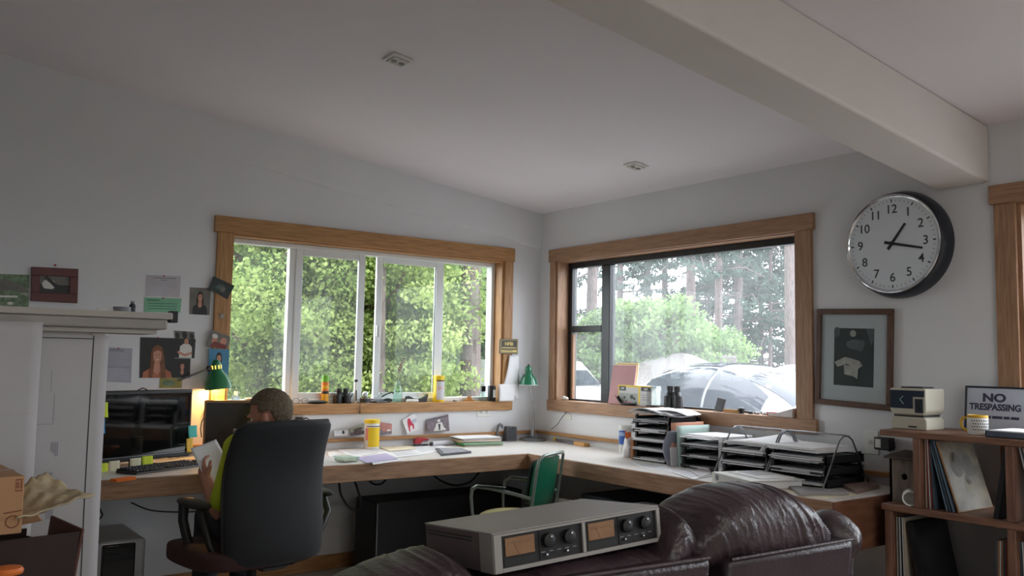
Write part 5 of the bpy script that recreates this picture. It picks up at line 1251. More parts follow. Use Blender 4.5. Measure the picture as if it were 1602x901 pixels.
open_lathe(MB(), [(.0685, -.0265), (.0705, -.0265), (.0705, -.0225), (.0690, -.0225)], 36, L, Matrix.Identity(3)).build('rim', white_p, s2_)
MB().ell(L + Vector((0, 0, .01)), .024, .024, .03, 14, 8).build('bulb', white_p, o)
# toy at the corner of the right desk
a, b = dz(862, 688), dz(918, 699); d = (b - a); ang = math.atan2(d.y, d.x)
o = thing('wooden_toy', 'small toy with a yellow ball and a wooden end piece on the right desk', 'toy', (a + b) / 2, ang); L_ = d.length / 2
MB().box(-L_ * .6, L_ * .45, -.022, .022, 0, .02).build('bed', M('toy_grey', (110, 104, 112), .6), o, bevel=.003); MB().box(L_ * .45, L_, -.024, .024, 0, .026).build('end_piece', M('tan_wood', (196, 146, 88)), o, bevel=.003)
MB().box(-L_ * .85, -L_ * .6, -.02, .02, 0, .028).build('head_piece', yellow_p, o, bevel=.003); MB().ell((-L_ * .8, 0, .05), .022, .022, .022, 16, 10).build('ball', yellow_p, o); MB().ell((-L_ * .62, .0, .054), .014, .014, .014, 12, 8).build('ball', lab_p, o)
# cord from the corner outlet
m_ = MB(); pts = [PX(888, 643, -.012), PX(880, 652, -.03), PX(872, 664, -.03), PX(862, 672, -.035)]
c = pts[0]; m_.tube([x - c for x in pts], .0025, 6); one('cord', m_, dark_p, 'thin cord running from the outlet under the right sill towards the corner', 'cord', c)
# ------------------------------------------------------------------ right sill
def sillr(u, v, x=.04): p = PX(u, v, x); return Vector((x, p.y, SZ + .0145))
RR = -PI / 2       # local x = viewer's right, local -y = into the room
p = sillr(884, 627, .03); o = thing('putty_lump', 'small white crumpled lump at the left end of the right sill', 'tissue', p); MB().ell((0, 0, .014), .02, .035, .014, 10, 6).build('lump', white_p, o); MB().ell((0, .015, .022), .012, .018, .012, 8, 6).build('lump', white_p, o)
def lean_folder(label, u0, u1, v0, v1, x, m, tab=True):
    a = PX(u0, v1, x); b = PX(u1, v1, x); h = PX(u0, v0, x).z - SZ - .014
    w_ = a.y - b.y
    o = thing('folder', label, 'folder', (x, a.y, SZ + .0145), RR)
    MB().hexa([(0, 0, 0), (w_, 0, 0), (w_, .012, 0), (0, .012, 0)], [(0, .045, h), (w_, .045, h), (w_, .052, h), (0, .052, h)]).build('cover', m, o, bevel=.002)
    MB().hexa([(.004, .013, .002), (w_ - .004, .013, .002), (w_ - .004, .017, .002), (.004, .017, .002)], [(.004, .053, h + .004), (w_ - .004, .053, h + .004), (w_ - .004, .056, h + .004), (.004, .056, h + .004)]).build('pages', paper2, o)
lean_folder('dusty pink folder leaning against the mullion on the right sill', 951, 988, 571, 632, .01, M('dusty_pink', (196, 148, 150), .7, var=.04))
lean_folder('tan folder leaning behind the pink one on the right sill', 957, 991, 568, 632, .045, M('tan_cover', (206, 178, 130), .7, var=.04))
# product box with printed panels
a = PX(967, 636, .015); b = PX(1019, 638, .015); h = PX(970, 602, .015).z - SZ - .014; w_ = a.y - b.y
o = thing('product_box', 'white and yellow product box with black logo squares on the right sill', 'box', (.015, a.y, SZ + .0145), RR)
MB().box(0, w_, 0, .085, 0, h).build('carton', M('box_grey_white', (206, 206, 204), .6, var=.03), o, bevel=.001)
m_ = MB()
def pr(x0, x1, z0, z1, sl, y=-.0006): m_.add([(w_ * x0, y, h * z0), (w_ * x1, y, h * z0), (w_ * x1, y, h * z1), (w_ * x0, y, h * z1)], [(0, 1, 2, 3)], sl)
pr(.0, .66, .90, 1, 0); pr(.0, .03, 0, .95, 0); pr(.66, 1, .92, 1, 0); pr(.62, .67, .1, .9, 0); pr(.04, .24, .72, .94, 1, -.0009); pr(.70, .98, .74, .94, 1, -.0009)
pr(.04, .60, .12, .60, 2, -.0008); pr(.72, .95, .30, .34, 3); pr(.72, .95, .42, .46, 3); pr(.72, .9, .54, .57, 3)
for cx, cz, r in ((.20, .38, .09), (.26, .22, .05), (.42, .42, .15), (.50, .34, .10), (.38, .14, .06), (.54, .16, .06), (.12, .22, .05)):
    m_.add([(w_ * cx + math.cos(t) * r * .12, -.0011, h * cz + math.sin(t) * r * .10) for t in np.linspace(0, 2 * PI, 11)[:-1]], [tuple(range(10))], 4)
tag(m_.build('print', [yellow_p, black_p, M('box_panel_grey', (170, 172, 170), .6), print_g, dark_p], o, smooth=0), kind='stuff')
text('lettering', 'CAT', h * .13, white_p, o, (w_ * .14, -.0013, h * .83), UPR, bold=.0008); text('lettering', 'CAT', h * .13, white_p, o, (w_ * .84, -.0013, h * .83), UPR, bold=.0008)
a = PX(972, 636, -.012); o = thing('dust_pan', 'black curved tray lying in front of the product box on the right sill', 'tray', (-.004, a.y, SZ + .0145), RR)
def fn(u, v): x = -.05 + .17 * u; return (x, -.018 + .03 * v, .004 + .05 * max(0, (.35 - u) / .35) ** 1.6 + .012 * abs(2 * v - 1) ** 4)
MB().grid(fn, 16, 6).build('tray_shell', black_p, o, solid=.003)
a = PX(1021, 638, .03); h = PX(1021, 604, .03).z - SZ - .014
o = thing('clear_package', 'clear plastic package with a round black base on the right sill beside the box', 'package', (.035, a.y, SZ + .0145), RR)
MB().box(-.045, .045, -.02, .03, .012, h).build('shell', clear_g, o, bevel=.006); MB().lathe([(.004, 0), (.055, 0), (.055, .010), (.004, .012)], 28, (0, 0, 0), None, sx=1.0, sy=.7).build('base', black_p, o)
MB().box(-.044, .044, -.018, .028, h * .92, h * .99).build('header', print_b, o)
a = PX(1053, 638, .02); binoculars('black binoculars standing on the right sill in front of the car', (.025, a.y, SZ + .0145), .135, PX(1053, 604, .02).z - SZ - .0145, RR + .15)
a = PX(1122, 644, .03); o = thing('dark_plaque', 'small dark tilted plaque standing on the right sill', 'plaque', (.04, a.y, SZ + .0145), RR)
MB().hexa([(-.035, 0, 0), (.028, 0, .004), (.028, .012, .004), (-.035, .012, 0)], [(-.022, .02, .085), (.04, .02, .075), (.04, .03, .075), (-.022, .03, .085)]).build('plate', M('plaque_dark', (58, 54, 60), .4, var=.2, scale=40), o, bevel=.002); MB().box(-.02, .02, .012, .04, 0, .006).build('foot', black_p, o)
a = PX(1145, 645, .03); o = thing('harmonica', 'brown flat bar like a harmonica lying on the right sill', 'harmonica', (.03, a.y, SZ + .0145), RR); MB().box(-.055, .055, -.012, .014, .006, .014).build('comb', M('tan_wood', (196, 146, 88)), o); MB().box(-.056, .056, -.013, .015, .014, .020).build('cover_plate', M('brass_dull', (160, 132, 90), .35, metal=.8), o, bevel=.002); MB().box(-.056, .056, -.013, .015, 0, .006).build('cover_plate', M('brass_dull', (160, 132, 90)), o, bevel=.002)
a = PX(1160, 648, .02); o = thing('paperweight', 'small round black weight standing on the right sill', 'weight', (.02, a.y, SZ + .0145), RR); MB().lathe([(.004, 0), (.016, 0), (.016, .012), (.021, .016), (.021, .030), (.004, .031)], 20).build('weight_body', black_p, o); MB().lathe([(.004, .031), (.012, .031), (.012, .034), (.004, .035)], 16).build('weight_top', steel, o)
rr = random.Random(9)
for i, (u, lab, m) in enumerate(((1175, 'first small dark fitting from the round weight on the right sill', dark_p), (1185, 'second small steel fitting from the round weight on the right sill', steel), (1196, 'third small white fitting from the round weight on the right sill', white_p), (1222, 'small dark fitting right of the red box on the right sill', dark_p))):
    a = PX(u, 650, .03 + .01 * (i % 2)); o = thing('fitting', lab, 'fitting', (.03 + .01 * (i % 2), a.y, SZ + .0145), RR + rr.uniform(-.5, .5), 'small fittings on the right sill')
    MB().cyl((-.018, 0, .008), (.012, 0, .008), .008, n=10).build('sleeve', m, o); MB().cyl((.012, 0, .008), (.024, 0, .008), .006, .004, n=8).build('stub', steel, o)
a = PX(1208, 650, .03); o = thing('red_box', 'tiny red and white box lying on the right sill among small fittings', 'box', (.03, a.y, SZ + .0145), RR); MB().box(-.03, .03, -.012, .012, 0, .02).build('box_body', red_p, o, bevel=.001); MB().box(-.022, .022, -.0126, -.0121, .005, .015).build('box_label', white_p, o)
a = PX(1232, 655, .02); o = thing('angled_board', 'pale board leaning flat at the right end of the right sill', 'board', (.03, a.y, SZ + .0145), RR); MB().hexa([(-.10, -.05, 0), (.06, -.05, 0), (.06, .04, 0), (-.10, .04, 0)], [(-.10, -.05, .004), (.06, -.05, .05), (.06, .04, .055), (-.10, .04, .006)]).build('board_body', M('pale_board', (206, 196, 190), .6, var=.05), o)

# ------------------------------------------------------------------ right desk
p = dz(980, 706); h = PD(980, 664, (p - CAM).dot(FWD)).z - DZ
canister('wipes_tub', 'blue and orange wipes tub with white lid on the right desk', 'tub', (-.075, p.y - .03, DZ), .042, h, white_p, white_p,
         [(150, 225, h * .30, h * .80, M('label_blue', (52, 96, 176), .5)), (225, 290, h * .30, h * .80, M('label_orange', (226, 116, 60), .5)), (160, 220, h * .60, h * .74, M('label_pale', (190, 206, 220), .5)), (150, 290, h * .26, h * .30, print_b)], lid_h=.028)
p = dz(984, 715); o = thing('paper_bag', 'crumpled white paper bag on the right desk beside the blue and orange tub', 'bag', p, .4)
def fn(u, v):
    a = 2 * PI * u; r = .05 * (1 + .12 * math.sin(3 * a + v * 4)) * (1 - .25 * v); return (math.cos(a) * r * 1.1, math.sin(a) * r * .7, .115 * v + .006 * math.sin(5 * a) * v)
MB().grid(fn, 28, 10).build('bag_body', paper, o, solid=.001)
tray_m = M('black_tray', (30, 32, 36), .45, var=.08)
def tray_stack(label, y0, y1, x0, x1, levels, gap, papers, seed, m=None, group='letter tray stacks on the right desk'):
    """stack of open-fronted trays; front faces the room (-x); each tray a part with its papers as sub-part"""
    o = thing('letter_trays', label, 'letter trays', ((x0 + x1) / 2, (y0 + y1) / 2, DZ), RR, group)
    w_ = (y0 - y1) / 2; d_ = (x1 - x0) / 2; rr = random.Random(seed)
    for i in range(levels):
        z = i * gap; k = MB()
        k.box(-w_, w_, -d_, d_, z + .004, z + .008); k.box(-w_, -w_ + .004, -d_ + .02, d_, z + .004, z + gap - .012); k.box(w_ - .004, w_, -d_ + .02, d_, z + .004, z + gap - .012)
        k.box(-w_, w_, d_ - .004, d_, z + .004, z + gap - .012); k.box(-w_, -w_ * .55, -d_, -d_ + .004, z + .004, z + .022); k.box(w_ * .55, w_, -d_, -d_ + .004, z + .004, z + .022)
        for sx in (-1, 1):
            for sy in (-1, 1): k.box(sx * (w_ - .006) - .006, sx * (w_ - .006) + .006, sy * (d_ - .03) - .008, sy * (d_ - .03) + .008, z - .001 if i else 0, z + gap)
        t = k.build('tray', m or tray_m, o)
        n = papers[i] if i < len(papers) else 0
        if n:
            k = MB(); zz = z + .009
            for q in range(n):
                a = rr.uniform(-.035, .035); R = Matrix.Rotation(a, 3, 'Z'); th = rr.uniform(.002, .005)
                k.obox((rr.uniform(-.006, .006), rr.uniform(-.03, .01), zz + th / 2), w_ * 1.86, d_ * 1.85, th, R, q % 3 == 1); zz += th
            tag(k.build('papers', [paper, print_b], t, smooth=0), kind='stuff')
    return o
# tall stack 1 with papers hanging out to the left
tray_stack('tallest black letter tray stack with papers sliding out, beside the white bag', -1.38, -1.66, -.34, -.04, 5, .056, (3, 4, 4, 5, 5), 1)
o = thing('loose_papers', 'heap of white papers spread over the top of the tallest tray stack', 'papers', (-.19, -1.52, DZ + .281), RR)
rr = random.Random(2)
for i in range(7):
    a = rr.uniform(-.35, .35); cx, cy = rr.uniform(-.05, .05), rr.uniform(-.05, .03); R = Matrix.Rotation(a, 3, 'Z'); z0 = .003 + i * .0045
    k = MB().grid(lambda u, v: tuple(Vector((cx, cy, z0)) + R @ Vector(((u - .5) * .30, (v - .5) * .24, -.018 * (2 * abs(u - .5)) ** 3 * (i > 2) + .006 * math.sin(u * 5 + i)))), 8, 4)
    k.build('sheet', paper, o, solid=.001)
o = thing('hanging_sheets', 'grey papers fanning out of the left side of the tallest tray stack', 'papers', (-.19, -1.40, DZ), RR)
for i, (z, L) in enumerate(((.085, .12), (.14, .10), (.195, .13), (.25, .09))):
    MB().grid(lambda u, v: (-L * u + .02, -.12 + .18 * v, z - .045 * u * u + .01 * (1 - v) * u), 8, 3).build('sheet', M('greyish_paper', (190, 188, 190), .8, var=.03), o, solid=.002)
o = thing('binder', 'brown binder board standing at the left of the tallest tray stack', 'binder', (-.31, -1.365, DZ), RR); MB().box(-.012, .008, -.02, .02, 0, .13).build('spine', M('brown_board', (150, 96, 58), .7, var=.06), o, bevel=.002); MB().box(.008, .011, -.018, .20, 0, .125).build('cover', M('brown_board', (150, 96, 58)), o)
# upright folders between stacks
def upright(name, label, cat, y, x0, x1, z1, m, th=.006, lean=.0, z0=0.0, bow=0.0):
    o = thing(name, label, cat, (x0, y, DZ), RR); L = x1 - x0
    def fn(u, v): return (lean * v + bow * math.sin(PI * v) * (1 - .4 * u), L * u, z0 + (z1 - z0) * v)
    MB().grid(fn, 6, 10).build('cover', m, o, solid=th); return o
upright('folder', 'peach folder standing between the tallest tray stack and the mint one', 'folder', -1.70, -.34, -.06, .245, M('peach_folder', (226, 166, 140), .8, var=.04))
upright('folder', 'pale mint folder standing right of the peach one', 'folder', -1.775, -.36, -.08, .232, M('mint_folder', (190, 212, 206), .8, var=.04), lean=-.015)
upright('folder', 'grey curled booklet standing in front of the mint folder', 'booklet', -1.735, -.40, -.15, .20, M('grey_booklet', (148, 150, 166), .7, var=.06), bow=-.045)
upright('folder', 'narrow white leaflet tucked beside the grey curled booklet', 'leaflet', -1.765, -.41, -.30, .11, M('greyish_paper', (190, 188, 190)), lean=-.01)
tray_stack('low black letter tray stack between the mint folder and the white binder', -1.80, -2.07, -.37, -.05, 3, .056, (2, 3, 6), 3)
o = thing('loose_papers', 'white papers lying on the low tray stack left of the white binder', 'papers', (-.22, -1.93, DZ + .170), RR)
for i in range(5): MB().obox((.01 * (i % 3 - 1), -.02 + .012 * i, .004 * i + .003), .25, .27, .0035, Matrix.Rotation(.12 * (i % 3 - 1), 3, 'Z')).build('sheet', paper, o)
o = thing('binder', 'slim white binder standing between two tray stacks on the right desk', 'binder', (-.37, -2.075, DZ), RR); MB().box(0, .030, 0, .26, 0, .195).build('cover', paper, o, bevel=.003); MB().box(.003, .027, -.0008, 0, .03, .165).build('spine_label', print_b, o)
tray_stack('middle tray stack heaped with white papers inside the wire rack', -2.135, -2.42, -.42, -.08, 3, .056, (4, 5, 7), 4)
o = thing('loose_papers', 'peaked heap of white papers on the middle tray stack', 'papers', (-.25, -2.28, DZ + .170), RR)
for i in range(5):
    k = MB().grid(lambda u, v: ((u - .5) * .29 + .004 * i, (v - .5) * .31, .0035 * i + (.035 if i > 2 else 0) * (1 - 2 * abs(u - .5)) * v), 6, 4); k.build('sheet', paper, o, solid=.002)
tray_stack('widest tray stack at the right end inside the wire rack', -2.465, -2.77, -.44, -.08, 3, .056, (5, 6, 8), 5)
o = thing('loose_papers', 'flat white papers on the tray stack at the right end', 'papers', (-.28, -2.61, DZ + .170), RR)
for i in range(5): MB().obox((-.008 * i, -.01 * (i % 2), .0045 * i + .003), .29, .32, .004, Matrix.Rotation(.05 * (i % 3 - 1), 3, 'Z')).build('sheet', paper, o)
k = MB().grid(lambda u, v: (-.16 - .05 * u, -.16 + .2 * v, .02 - .045 * u * u), 6, 3); k.build('sheet', paper, o, solid=.0015)
wire = M('grey_wire', (150, 152, 158), .35, metal=.9)
def hoop(label, y0, y1):
    o = thing('wire_rack', label, 'wire rack', (-.27, (y0 + y1) / 2, DZ), RR, 'wire racks over the trays'); w_ = (y0 - y1) / 2
    for sx in (-1, 1):
        MB().tube([(sx * w_, -.20, .004), (sx * w_, -.055, .232), (sx * w_, -.02, .252), (sx * w_, .02, .252), (sx * w_, .055, .232), (sx * w_, .20, .004)], .0045, 8).build('end_hoop', wire, o)
    MB().tube([(-w_, 0, .256), (w_, 0, .256)], .004, 8).build('top_bar', wire, o)
    for sy in (-1, 1): MB().tube([(-w_, sy * .2, .006), (w_, sy * .2, .006)], .004, 8).build('foot_bar', wire, o)
hoop('grey wire rack straddling the middle tray stack', -2.125, -2.44); hoop('grey wire rack straddling the tray stack at the right end', -2.453, -2.79)
# flat things at the front of the right desk
flat('document', 'white papers lying along the front of the right desk by the tall stack', 'paper', [(985, 722), (1040, 728), (1065, 742), (1004, 731)], PM, .002, .0, [('l', .1, .1, .9, .9, 6, 3)])
flat('document', 'white printed sheet reaching the front edge of the right desk', 'paper', [(1042, 735), (1075, 732), (1115, 744), (1085, 750)], PM, .001, .003, [('l', .1, .1, .9, .9, 7, 1)])
flat('document', 'grey folded sheet in front of the low tray stack', 'paper', [(1078, 736), (1111, 731), (1112, 742), (1095, 747)], [M('greyish_paper', (190, 188, 190)), print_g], .004, .005)
a, b, c = dz(1115, 752), dz(1175, 768), dz(1222, 759)
ex = (b - a); W3_ = ex.length; ang = math.atan2(ex.y, ex.x)
o = thing('binder', 'thick white ring binder lying flat at the front of the right desk', 'binder', a, ang)
D3 = .30; T3 = .046
MB().box(0, W3_, 0, D3, 0, .004).build('cover', white_p, o, bevel=.001); MB().box(0, W3_, 0, D3, T3 - .004, T3).build('cover', white_p, o, bevel=.001); MB().box(0, W3_, -.004, 0, 0, T3).build('spine', white_p, o, bevel=.001)
MB().box(.01, W3_ - .012, .01, D3 - .01, .005, T3 - .006).build('pages', paper, o, bevel=.001)
MB().lathe([(.006, -.0001), (.016, -.0001), (.016, .0008), (.006, .0008)], 18, (.05, -.0042, T3 / 2), RY).build('finger_ring', print_g, o)
o2 = thing('document', 'printed booklet lying on top of the thick white binder', 'paper', Vector((a.x, a.y, DZ + T3)) + Matrix.Rotation(ang, 3, 'Z') @ Vector((.04, .06, 0)), ang + .06)
MB().box(0, W3_ * .78, 0, .2, 0, .006).build('sheets', paper, o2); MB().box(.02, W3_ * .5, .05, .12, .006, .0066).build('print', print_b, o2)
flat('booklet', 'grey printed booklet at the right end of the right desk', 'booklet', [(1232, 762), (1292, 768), (1328, 774), (1252, 775)], [M('grey_book', (160, 158, 160), .7, var=.04), print_g, print_k, print_b], .012, .004, [('l', .2, .2, .85, .85, 6, 1)])
flat('document', 'sheets lying under the booklet at the right end of the right desk', 'paper', [(1200, 765), (1290, 764), (1340, 774), (1288, 781)], [paper2, print_g], .003, .0)
flat('folder', 'flat brownish folder at the far right end of the right desk', 'folder', [(1318, 762), (1362, 756), (1376, 764), (1340, 773)], [M('dull_folder', (150, 128, 118), .8, var=.05)], .016, .0)

# ------------------------------------------------------------------ under the desks
o = thing('equipment_case', 'large black case standing under the left desk against the wall', 'case', (-1.62, -.48, 0))
MB().box(0, 1.12, 0, .28, .01, .478).build('shell', M('black_case', (22, 24, 28), .6, var=.15, bump=.2, bscale=200), o, bevel=.012); MB().box(.006, .012, -.003, .002, .02, .465).build('edge_strip', grey_p, o)
MB().tube([(.36, -.004, .30), (.36, -.03, .31), (.5, -.03, .31), (.5, -.004, .30)], .008, 8).build('carry_handle', dark_p, o)
for sx in (.08, 1.04): MB().cyl((sx, .14, 0), (sx, .14, .012), .02, n=10).build('foot', black_p, o)
def hang_cable(label, px, y, r=.006):
    pts = [PY(u, v, y) for u, v in px]; c = pts[0]
    # smooth it
    P_ = []
    for i in range(len(pts) - 1):
        p0 = pts[max(i - 1, 0)]; p1 = pts[i]; p2 = pts[i + 1]; p3 = pts[min(i + 2, len(pts) - 1)]
        for t in np.linspace(0, 1, 6)[:-1]:
            P_.append(.5 * ((2 * p1) + (p2 - p0) * t + (2 * p0 - 5 * p1 + 4 * p2 - p3) * t * t + (3 * p1 - p0 - 3 * p2 + p3) * t ** 3))
    P_.append(pts[-1]); m_ = MB().tube([x - c for x in P_], r, 7); return one('cable', m_, black_p, label, 'cable', c)
hang_cable('looped black cable hanging under the left desk beside the office chair', [(530, 752), (534, 775), (548, 795), (562, 797), (565, 785), (555, 752)], -.5, .007)
hang_cable('short black cable loop under the left desk right of the long loop', [(574, 748), (584, 757), (596, 757), (604, 750)], -.5, .006)
hang_cable('wide sagging black cable under the left desk above the black case', [(672, 738), (690, 752), (712, 759), (735, 754), (750, 738)], -.4, .006)
hang_cable('thin black cable sagging across the wall behind the office chair', [(205, 786), (235, 798), (275, 801), (310, 800), (345, 797), (400, 780), (440, 760)], -.006, .004)
hang_cable('thin cable dropping at the left end of the desk beside the half wall', [(152, 786), (158, 800), (160, 806), (153, 815)], -.6, .004)
o = thing('storage_box', 'dark blue-black storage box under the right desk', 'box', (-.12, -1.15, 0), RR); MB().box(0, .62, -.42, 0, 0, .50).build('box_body', M('navy_black', (28, 34, 44), .6, var=.12), o, bevel=.012); MB().box(-.01, .63, -.43, .005, .50, .54).build('lid', M('navy_lid', (34, 40, 50), .5), o, bevel=.01)
o = thing('printer', 'dark printer with grey top under the right desk right of the storage box', 'printer', (-.12, -1.95, 0), RR); MB().box(0, .5, -.46, 0, 0, .44).build('printer_body', M('printer_black', (30, 32, 38), .5, var=.1), o, bevel=.015); MB().box(.05, .45, -.462, -.44, .16, .28).build('paper_slot', black_p, o); MB().box(.02, .48, -.44, -.02, .44, .47).build('scanner_lid', M('printer_grey', (70, 76, 86), .5), o, bevel=.008)
o = thing('board_offcut', 'pale board lying on the floor side under the right desk behind the green chair', 'board', (-.62, -1.02, 0), RR + .1); MB().box(0, .34, -.02, .0, 0, .50).build('board_body', M('pale_board', (206, 196, 190)), o)
# ------------------------------------------------------------------ record shelf against the right wall
XF = -.44; XB = -.03
sw = M('shelf_wood', (134, 96, 76), .5, col2=(106, 74, 58), scale=6, stretch=(10, 1.2, 10), bump=.05, bscale=20)
sw2 = M('shelf_wood_upright', (134, 96, 78), .5, col2=(104, 74, 60), scale=6, stretch=(10, 10, 1.2), bump=.05, bscale=20)
ZT = 1.072; ZM = .742; ZL = .385
shf = thing('record_shelf', 'open wooden record shelf against the right wall under the clock', 'shelf', (-.235, -3.9, 0))
def SB(name, y0, y1, z0, z1, m=sw, x0=XF, x1=XB): return P(MB().box(x0, x1, y1, y0, z0, z1), name, m, shf, bevel=.004)
SB('top_board', -3.068, -5.0, ZT - .028, ZT); SB('middle_board', -3.069, -5.0, ZM - .030, ZM); SB('lower_board', -3.069, -5.0, ZL - .028, ZL); SB('bottom_board', -3.069, -5.0, .04, .066)
SB('upright', -3.222, -3.256, ZM, ZT - .028, sw2); SB('upright', -3.085, -3.118, .066, ZL - .028, sw2); SB('upright', -3.085, -3.118, ZL, ZM - .03, sw2)
for y in (-3.61, -4.2, -4.94):
    SB('upright', y, y - .034, ZM, ZT - .028, sw2); SB('upright', y, y - .034, ZL, ZM - .03, sw2); SB('upright', y, y - .034, .066, ZL - .028, sw2)
SB('plinth', -3.1, -4.97, 0, .04, sw, XF + .03, XB)
# records: box about its lower front edge; lean = top shift towards +y (viewer's left)
def record(label, y, z, lean, m, th=.005, x0=XF + .03, sz=.305, group=None, art=None, name='record_sleeve'):
    o = bpy.data.objects.new(name, None); COL.objects.link(o); o.location = (x0, y, z); o.rotation_euler = (-lean, 0, 0)
    tag(o, label, 'record', group)
    MB().box(0, sz, -th, 0, 0, sz).build('sleeve', m, o, smooth=0)
    MB().box(.004, sz - .002, -th - .0006, -th, .004, sz - .004).build('cover_print', art or m, o, smooth=0)
    return o
rm = [M('sleeve_cream', (176, 164, 146), .7, var=.1, scale=20), M('sleeve_red', (128, 56, 48), .7, var=.15), M('sleeve_white', (196, 196, 198), .7, var=.05), M('sleeve_blue', (96, 116, 134), .6, var=.15, scale=12), M('sleeve_black', (26, 26, 30), .5, var=.2), M('sleeve_slate', (70, 82, 94), .6, var=.2, scale=12), M('sleeve_tan', (160, 116, 80), .7, var=.1)]
y = -3.262
for i, (mi, lb) in enumerate(((0, 'cream'), (1, 'dark red'), (2, 'white'), (1, 'second dark red'), (5, 'slate'))):
    record(lb + ' record sleeve upright at the left of the upper shelf compartment', y - i * .0085, ZM + .0005, .0 + .012 * i, rm[mi], group='records in the upper compartment')
for i, (mi, ln, lb) in enumerate(((3, .24, 'dull blue record sleeve leaning left in the upper compartment'), (5, .255, 'slate blue record sleeve leaning left behind the pictured one'), (3, .27, 'pale blue record sleeve leaning left next to the pictured one'))):
    record(lb, -3.352 - i * .014, ZM + .0005, ln, rm[mi], group='records in the upper compartment')
cov = M('portrait_cover', (150, 138, 112), .5, col2=(92, 84, 70), scale=9)
o = record('tan pictured record sleeve leaning left with its cover showing', -3.402, ZM + .0005, .30, rm[6], art=cov, group='records in the upper compartment')
m_ = MB()
for cx, cz, r, s in ((.10, .20, .05, 0), (.20, .19, .045, 0), (.15, .10, .03, 1), (.16, .13, .02, 0), (.08, .24, .03, 1)):
    m_.add([(cx + math.cos(t) * r, -.0062, cz + math.sin(t) * r * 1.1) for t in np.linspace(0, 2 * PI, 15)[:-1]], [tuple(range(14))], s)
tag(m_.build('cover_picture', [M('cover_shade', (104, 96, 82), .6), M('cover_light', (160, 148, 122), .6)], o, smooth=0), kind='stuff')
record('black record sleeve leaning right against the divider in the upper compartment', -3.545, ZM + .0005, -.165, rm[4], th=.02, group='records in the upper compartment')
for i in range(3): record(('first', 'second', 'third')[i] + ' pale record sleeve leaning left beyond the divider of the upper shelf', -3.712 - i * .013, ZM + .0005, .20 + .02 * i, rm[(2, 5, 0)[i]], group='records beyond the divider')
y = -3.124
for i in range(6): record(('first', 'second', 'third', 'fourth', 'fifth', 'sixth')[i] + ' thin record sleeve from the left in the lower compartment', y - i * .0078, ZL + .0005, .005 * i, rm[(0, 5, 2, 4, 2, 0)[i]], group='records in the lower compartment', sz=.30)
for i in range(5): record(('first', 'second', 'third', 'fourth', 'fifth')[i] + ' black record sleeve leaning left in the lower compartment', -3.222 - i * .008, ZL + .0005, .17 + .008 * i, rm[4], group='black records in the lower compartment', sz=.29)
for i in range(7): record(('first', 'second', 'third', 'fourth', 'fifth', 'sixth', 'seventh')[i] + ' record sleeve leaning on the divider in the lower compartment', -3.545 - i * .0075, ZL + .0005, -.03, rm[(5, 6, 2, 6, 5, 1, 6)[i]], group='records on the divider of the lower compartment', sz=.27)
for i in range(5): record(('first', 'second', 'third', 'fourth', 'fifth')[i] + ' grey record sleeve beyond the divider of the lower shelf', -3.652 - i * .009, ZL + .0005, .03, rm[(5, 2, 5, 0, 5)[i]], group='records beyond the lower divider', sz=.28)
o = thing('turntable_platter', 'black vinyl disc with a small pale label lying in the lower compartment', 'vinyl record', (XF + .17, -3.415, ZL + .0005))
MB().lathe([(.01, 0), (.118, 0), (.120, .004), (.116, .012), (.01, .014)], 40).build('disc', M('vinyl_black', (18, 18, 20), .3, var=.2, scale=60), o); MB().lathe([(.004, .0142), (.03, .0142), (.03, .0150), (.004, .0152)], 24).build('centre_label', rm[0], o)
# birdhouse and the white cup on the middle board, outside the upright
o = thing('birdhouse', 'grey wooden birdhouse with dark roof standing on the left end of the shelf', 'birdhouse', (-.355, -3.135, ZM), RR)
bw = M('weathered_wood', (128, 116, 104), .8, col2=(100, 90, 82), scale=6, stretch=(8, 8, 1.2), bump=.1, bscale=20)
w_ = .070; k = MB(); hole = (0, .118, .015)
ring_ = [(math.cos(t) * hole[2], hole[1] + math.sin(t) * hole[2]) for t in np.linspace(0, 2 * PI, 17)[:-1]]
sq = []
for t in np.linspace(0, 2 * PI, 17)[:-1]:
    c, s = math.cos(t), math.sin(t); q = max(abs(c), abs(s)); sq.append((c / q * w_, (hole[1] + s / q * (.082 if s > 0 else .118))))
vs = [(x, 0, z) for x, z in ring_] + [(x, 0, z) for x, z in sq] + [(x, .012, z) for x, z in ring_]
n = 16
k.add(vs, [(i, (i + 1) % n, (i + 1) % n + n, i + n) for i in range(n)] + [(i + 2 * n, (i + 1) % n + 2 * n, (i + 1) % n, i) for i in range(n)])
k.build('front_board', bw, o, smooth=0); MB().box(-w_, -w_ + .012, .0, .14, 0, .2).build('side_board', bw, o); MB().box(w_ - .012, w_, .0, .14, 0, .2).build('side_board', bw, o); MB().box(-w_, w_, .13, .14, 0, .2).build('back_board', bw, o); MB().box(-w_ + .012, w_ - .012, .002, .13, 0, .01).build('floor_board', bw, o)
MB().hexa([(-w_ - .012, -.03, .196), (w_ + .012, -.03, .196), (w_ + .012, .15, .212), (-w_ - .012, .15, .212)], [(-w_ - .012, -.03, .208), (w_ + .012, -.03, .208), (w_ + .012, .15, .226), (-w_ - .012, .15, .226)]).build('roof', M('dark_roof', (66, 54, 48), .7, var=.1), o, bevel=.002)
o = thing('white_cup', 'small white cup lying on its side in front of the birdhouse', 'cup', (-.395, -3.185, ZM + .0355), RR + .5)
Rc = Matrix.Rotation(PI / 2, 3, 'X') @ Matrix.Rotation(0, 3, 'Z')
open_lathe(MB(), [(.0, -.04), (.032, -.04), (.035, -.03), (.035, .035), (.033, .037), (.029, .035), (.028, -.03), (0, -.034)], 28, (0, 0, 0), Matrix.Rotation(PI / 2, 3, 'X')).build('cup_body', white_p, o)
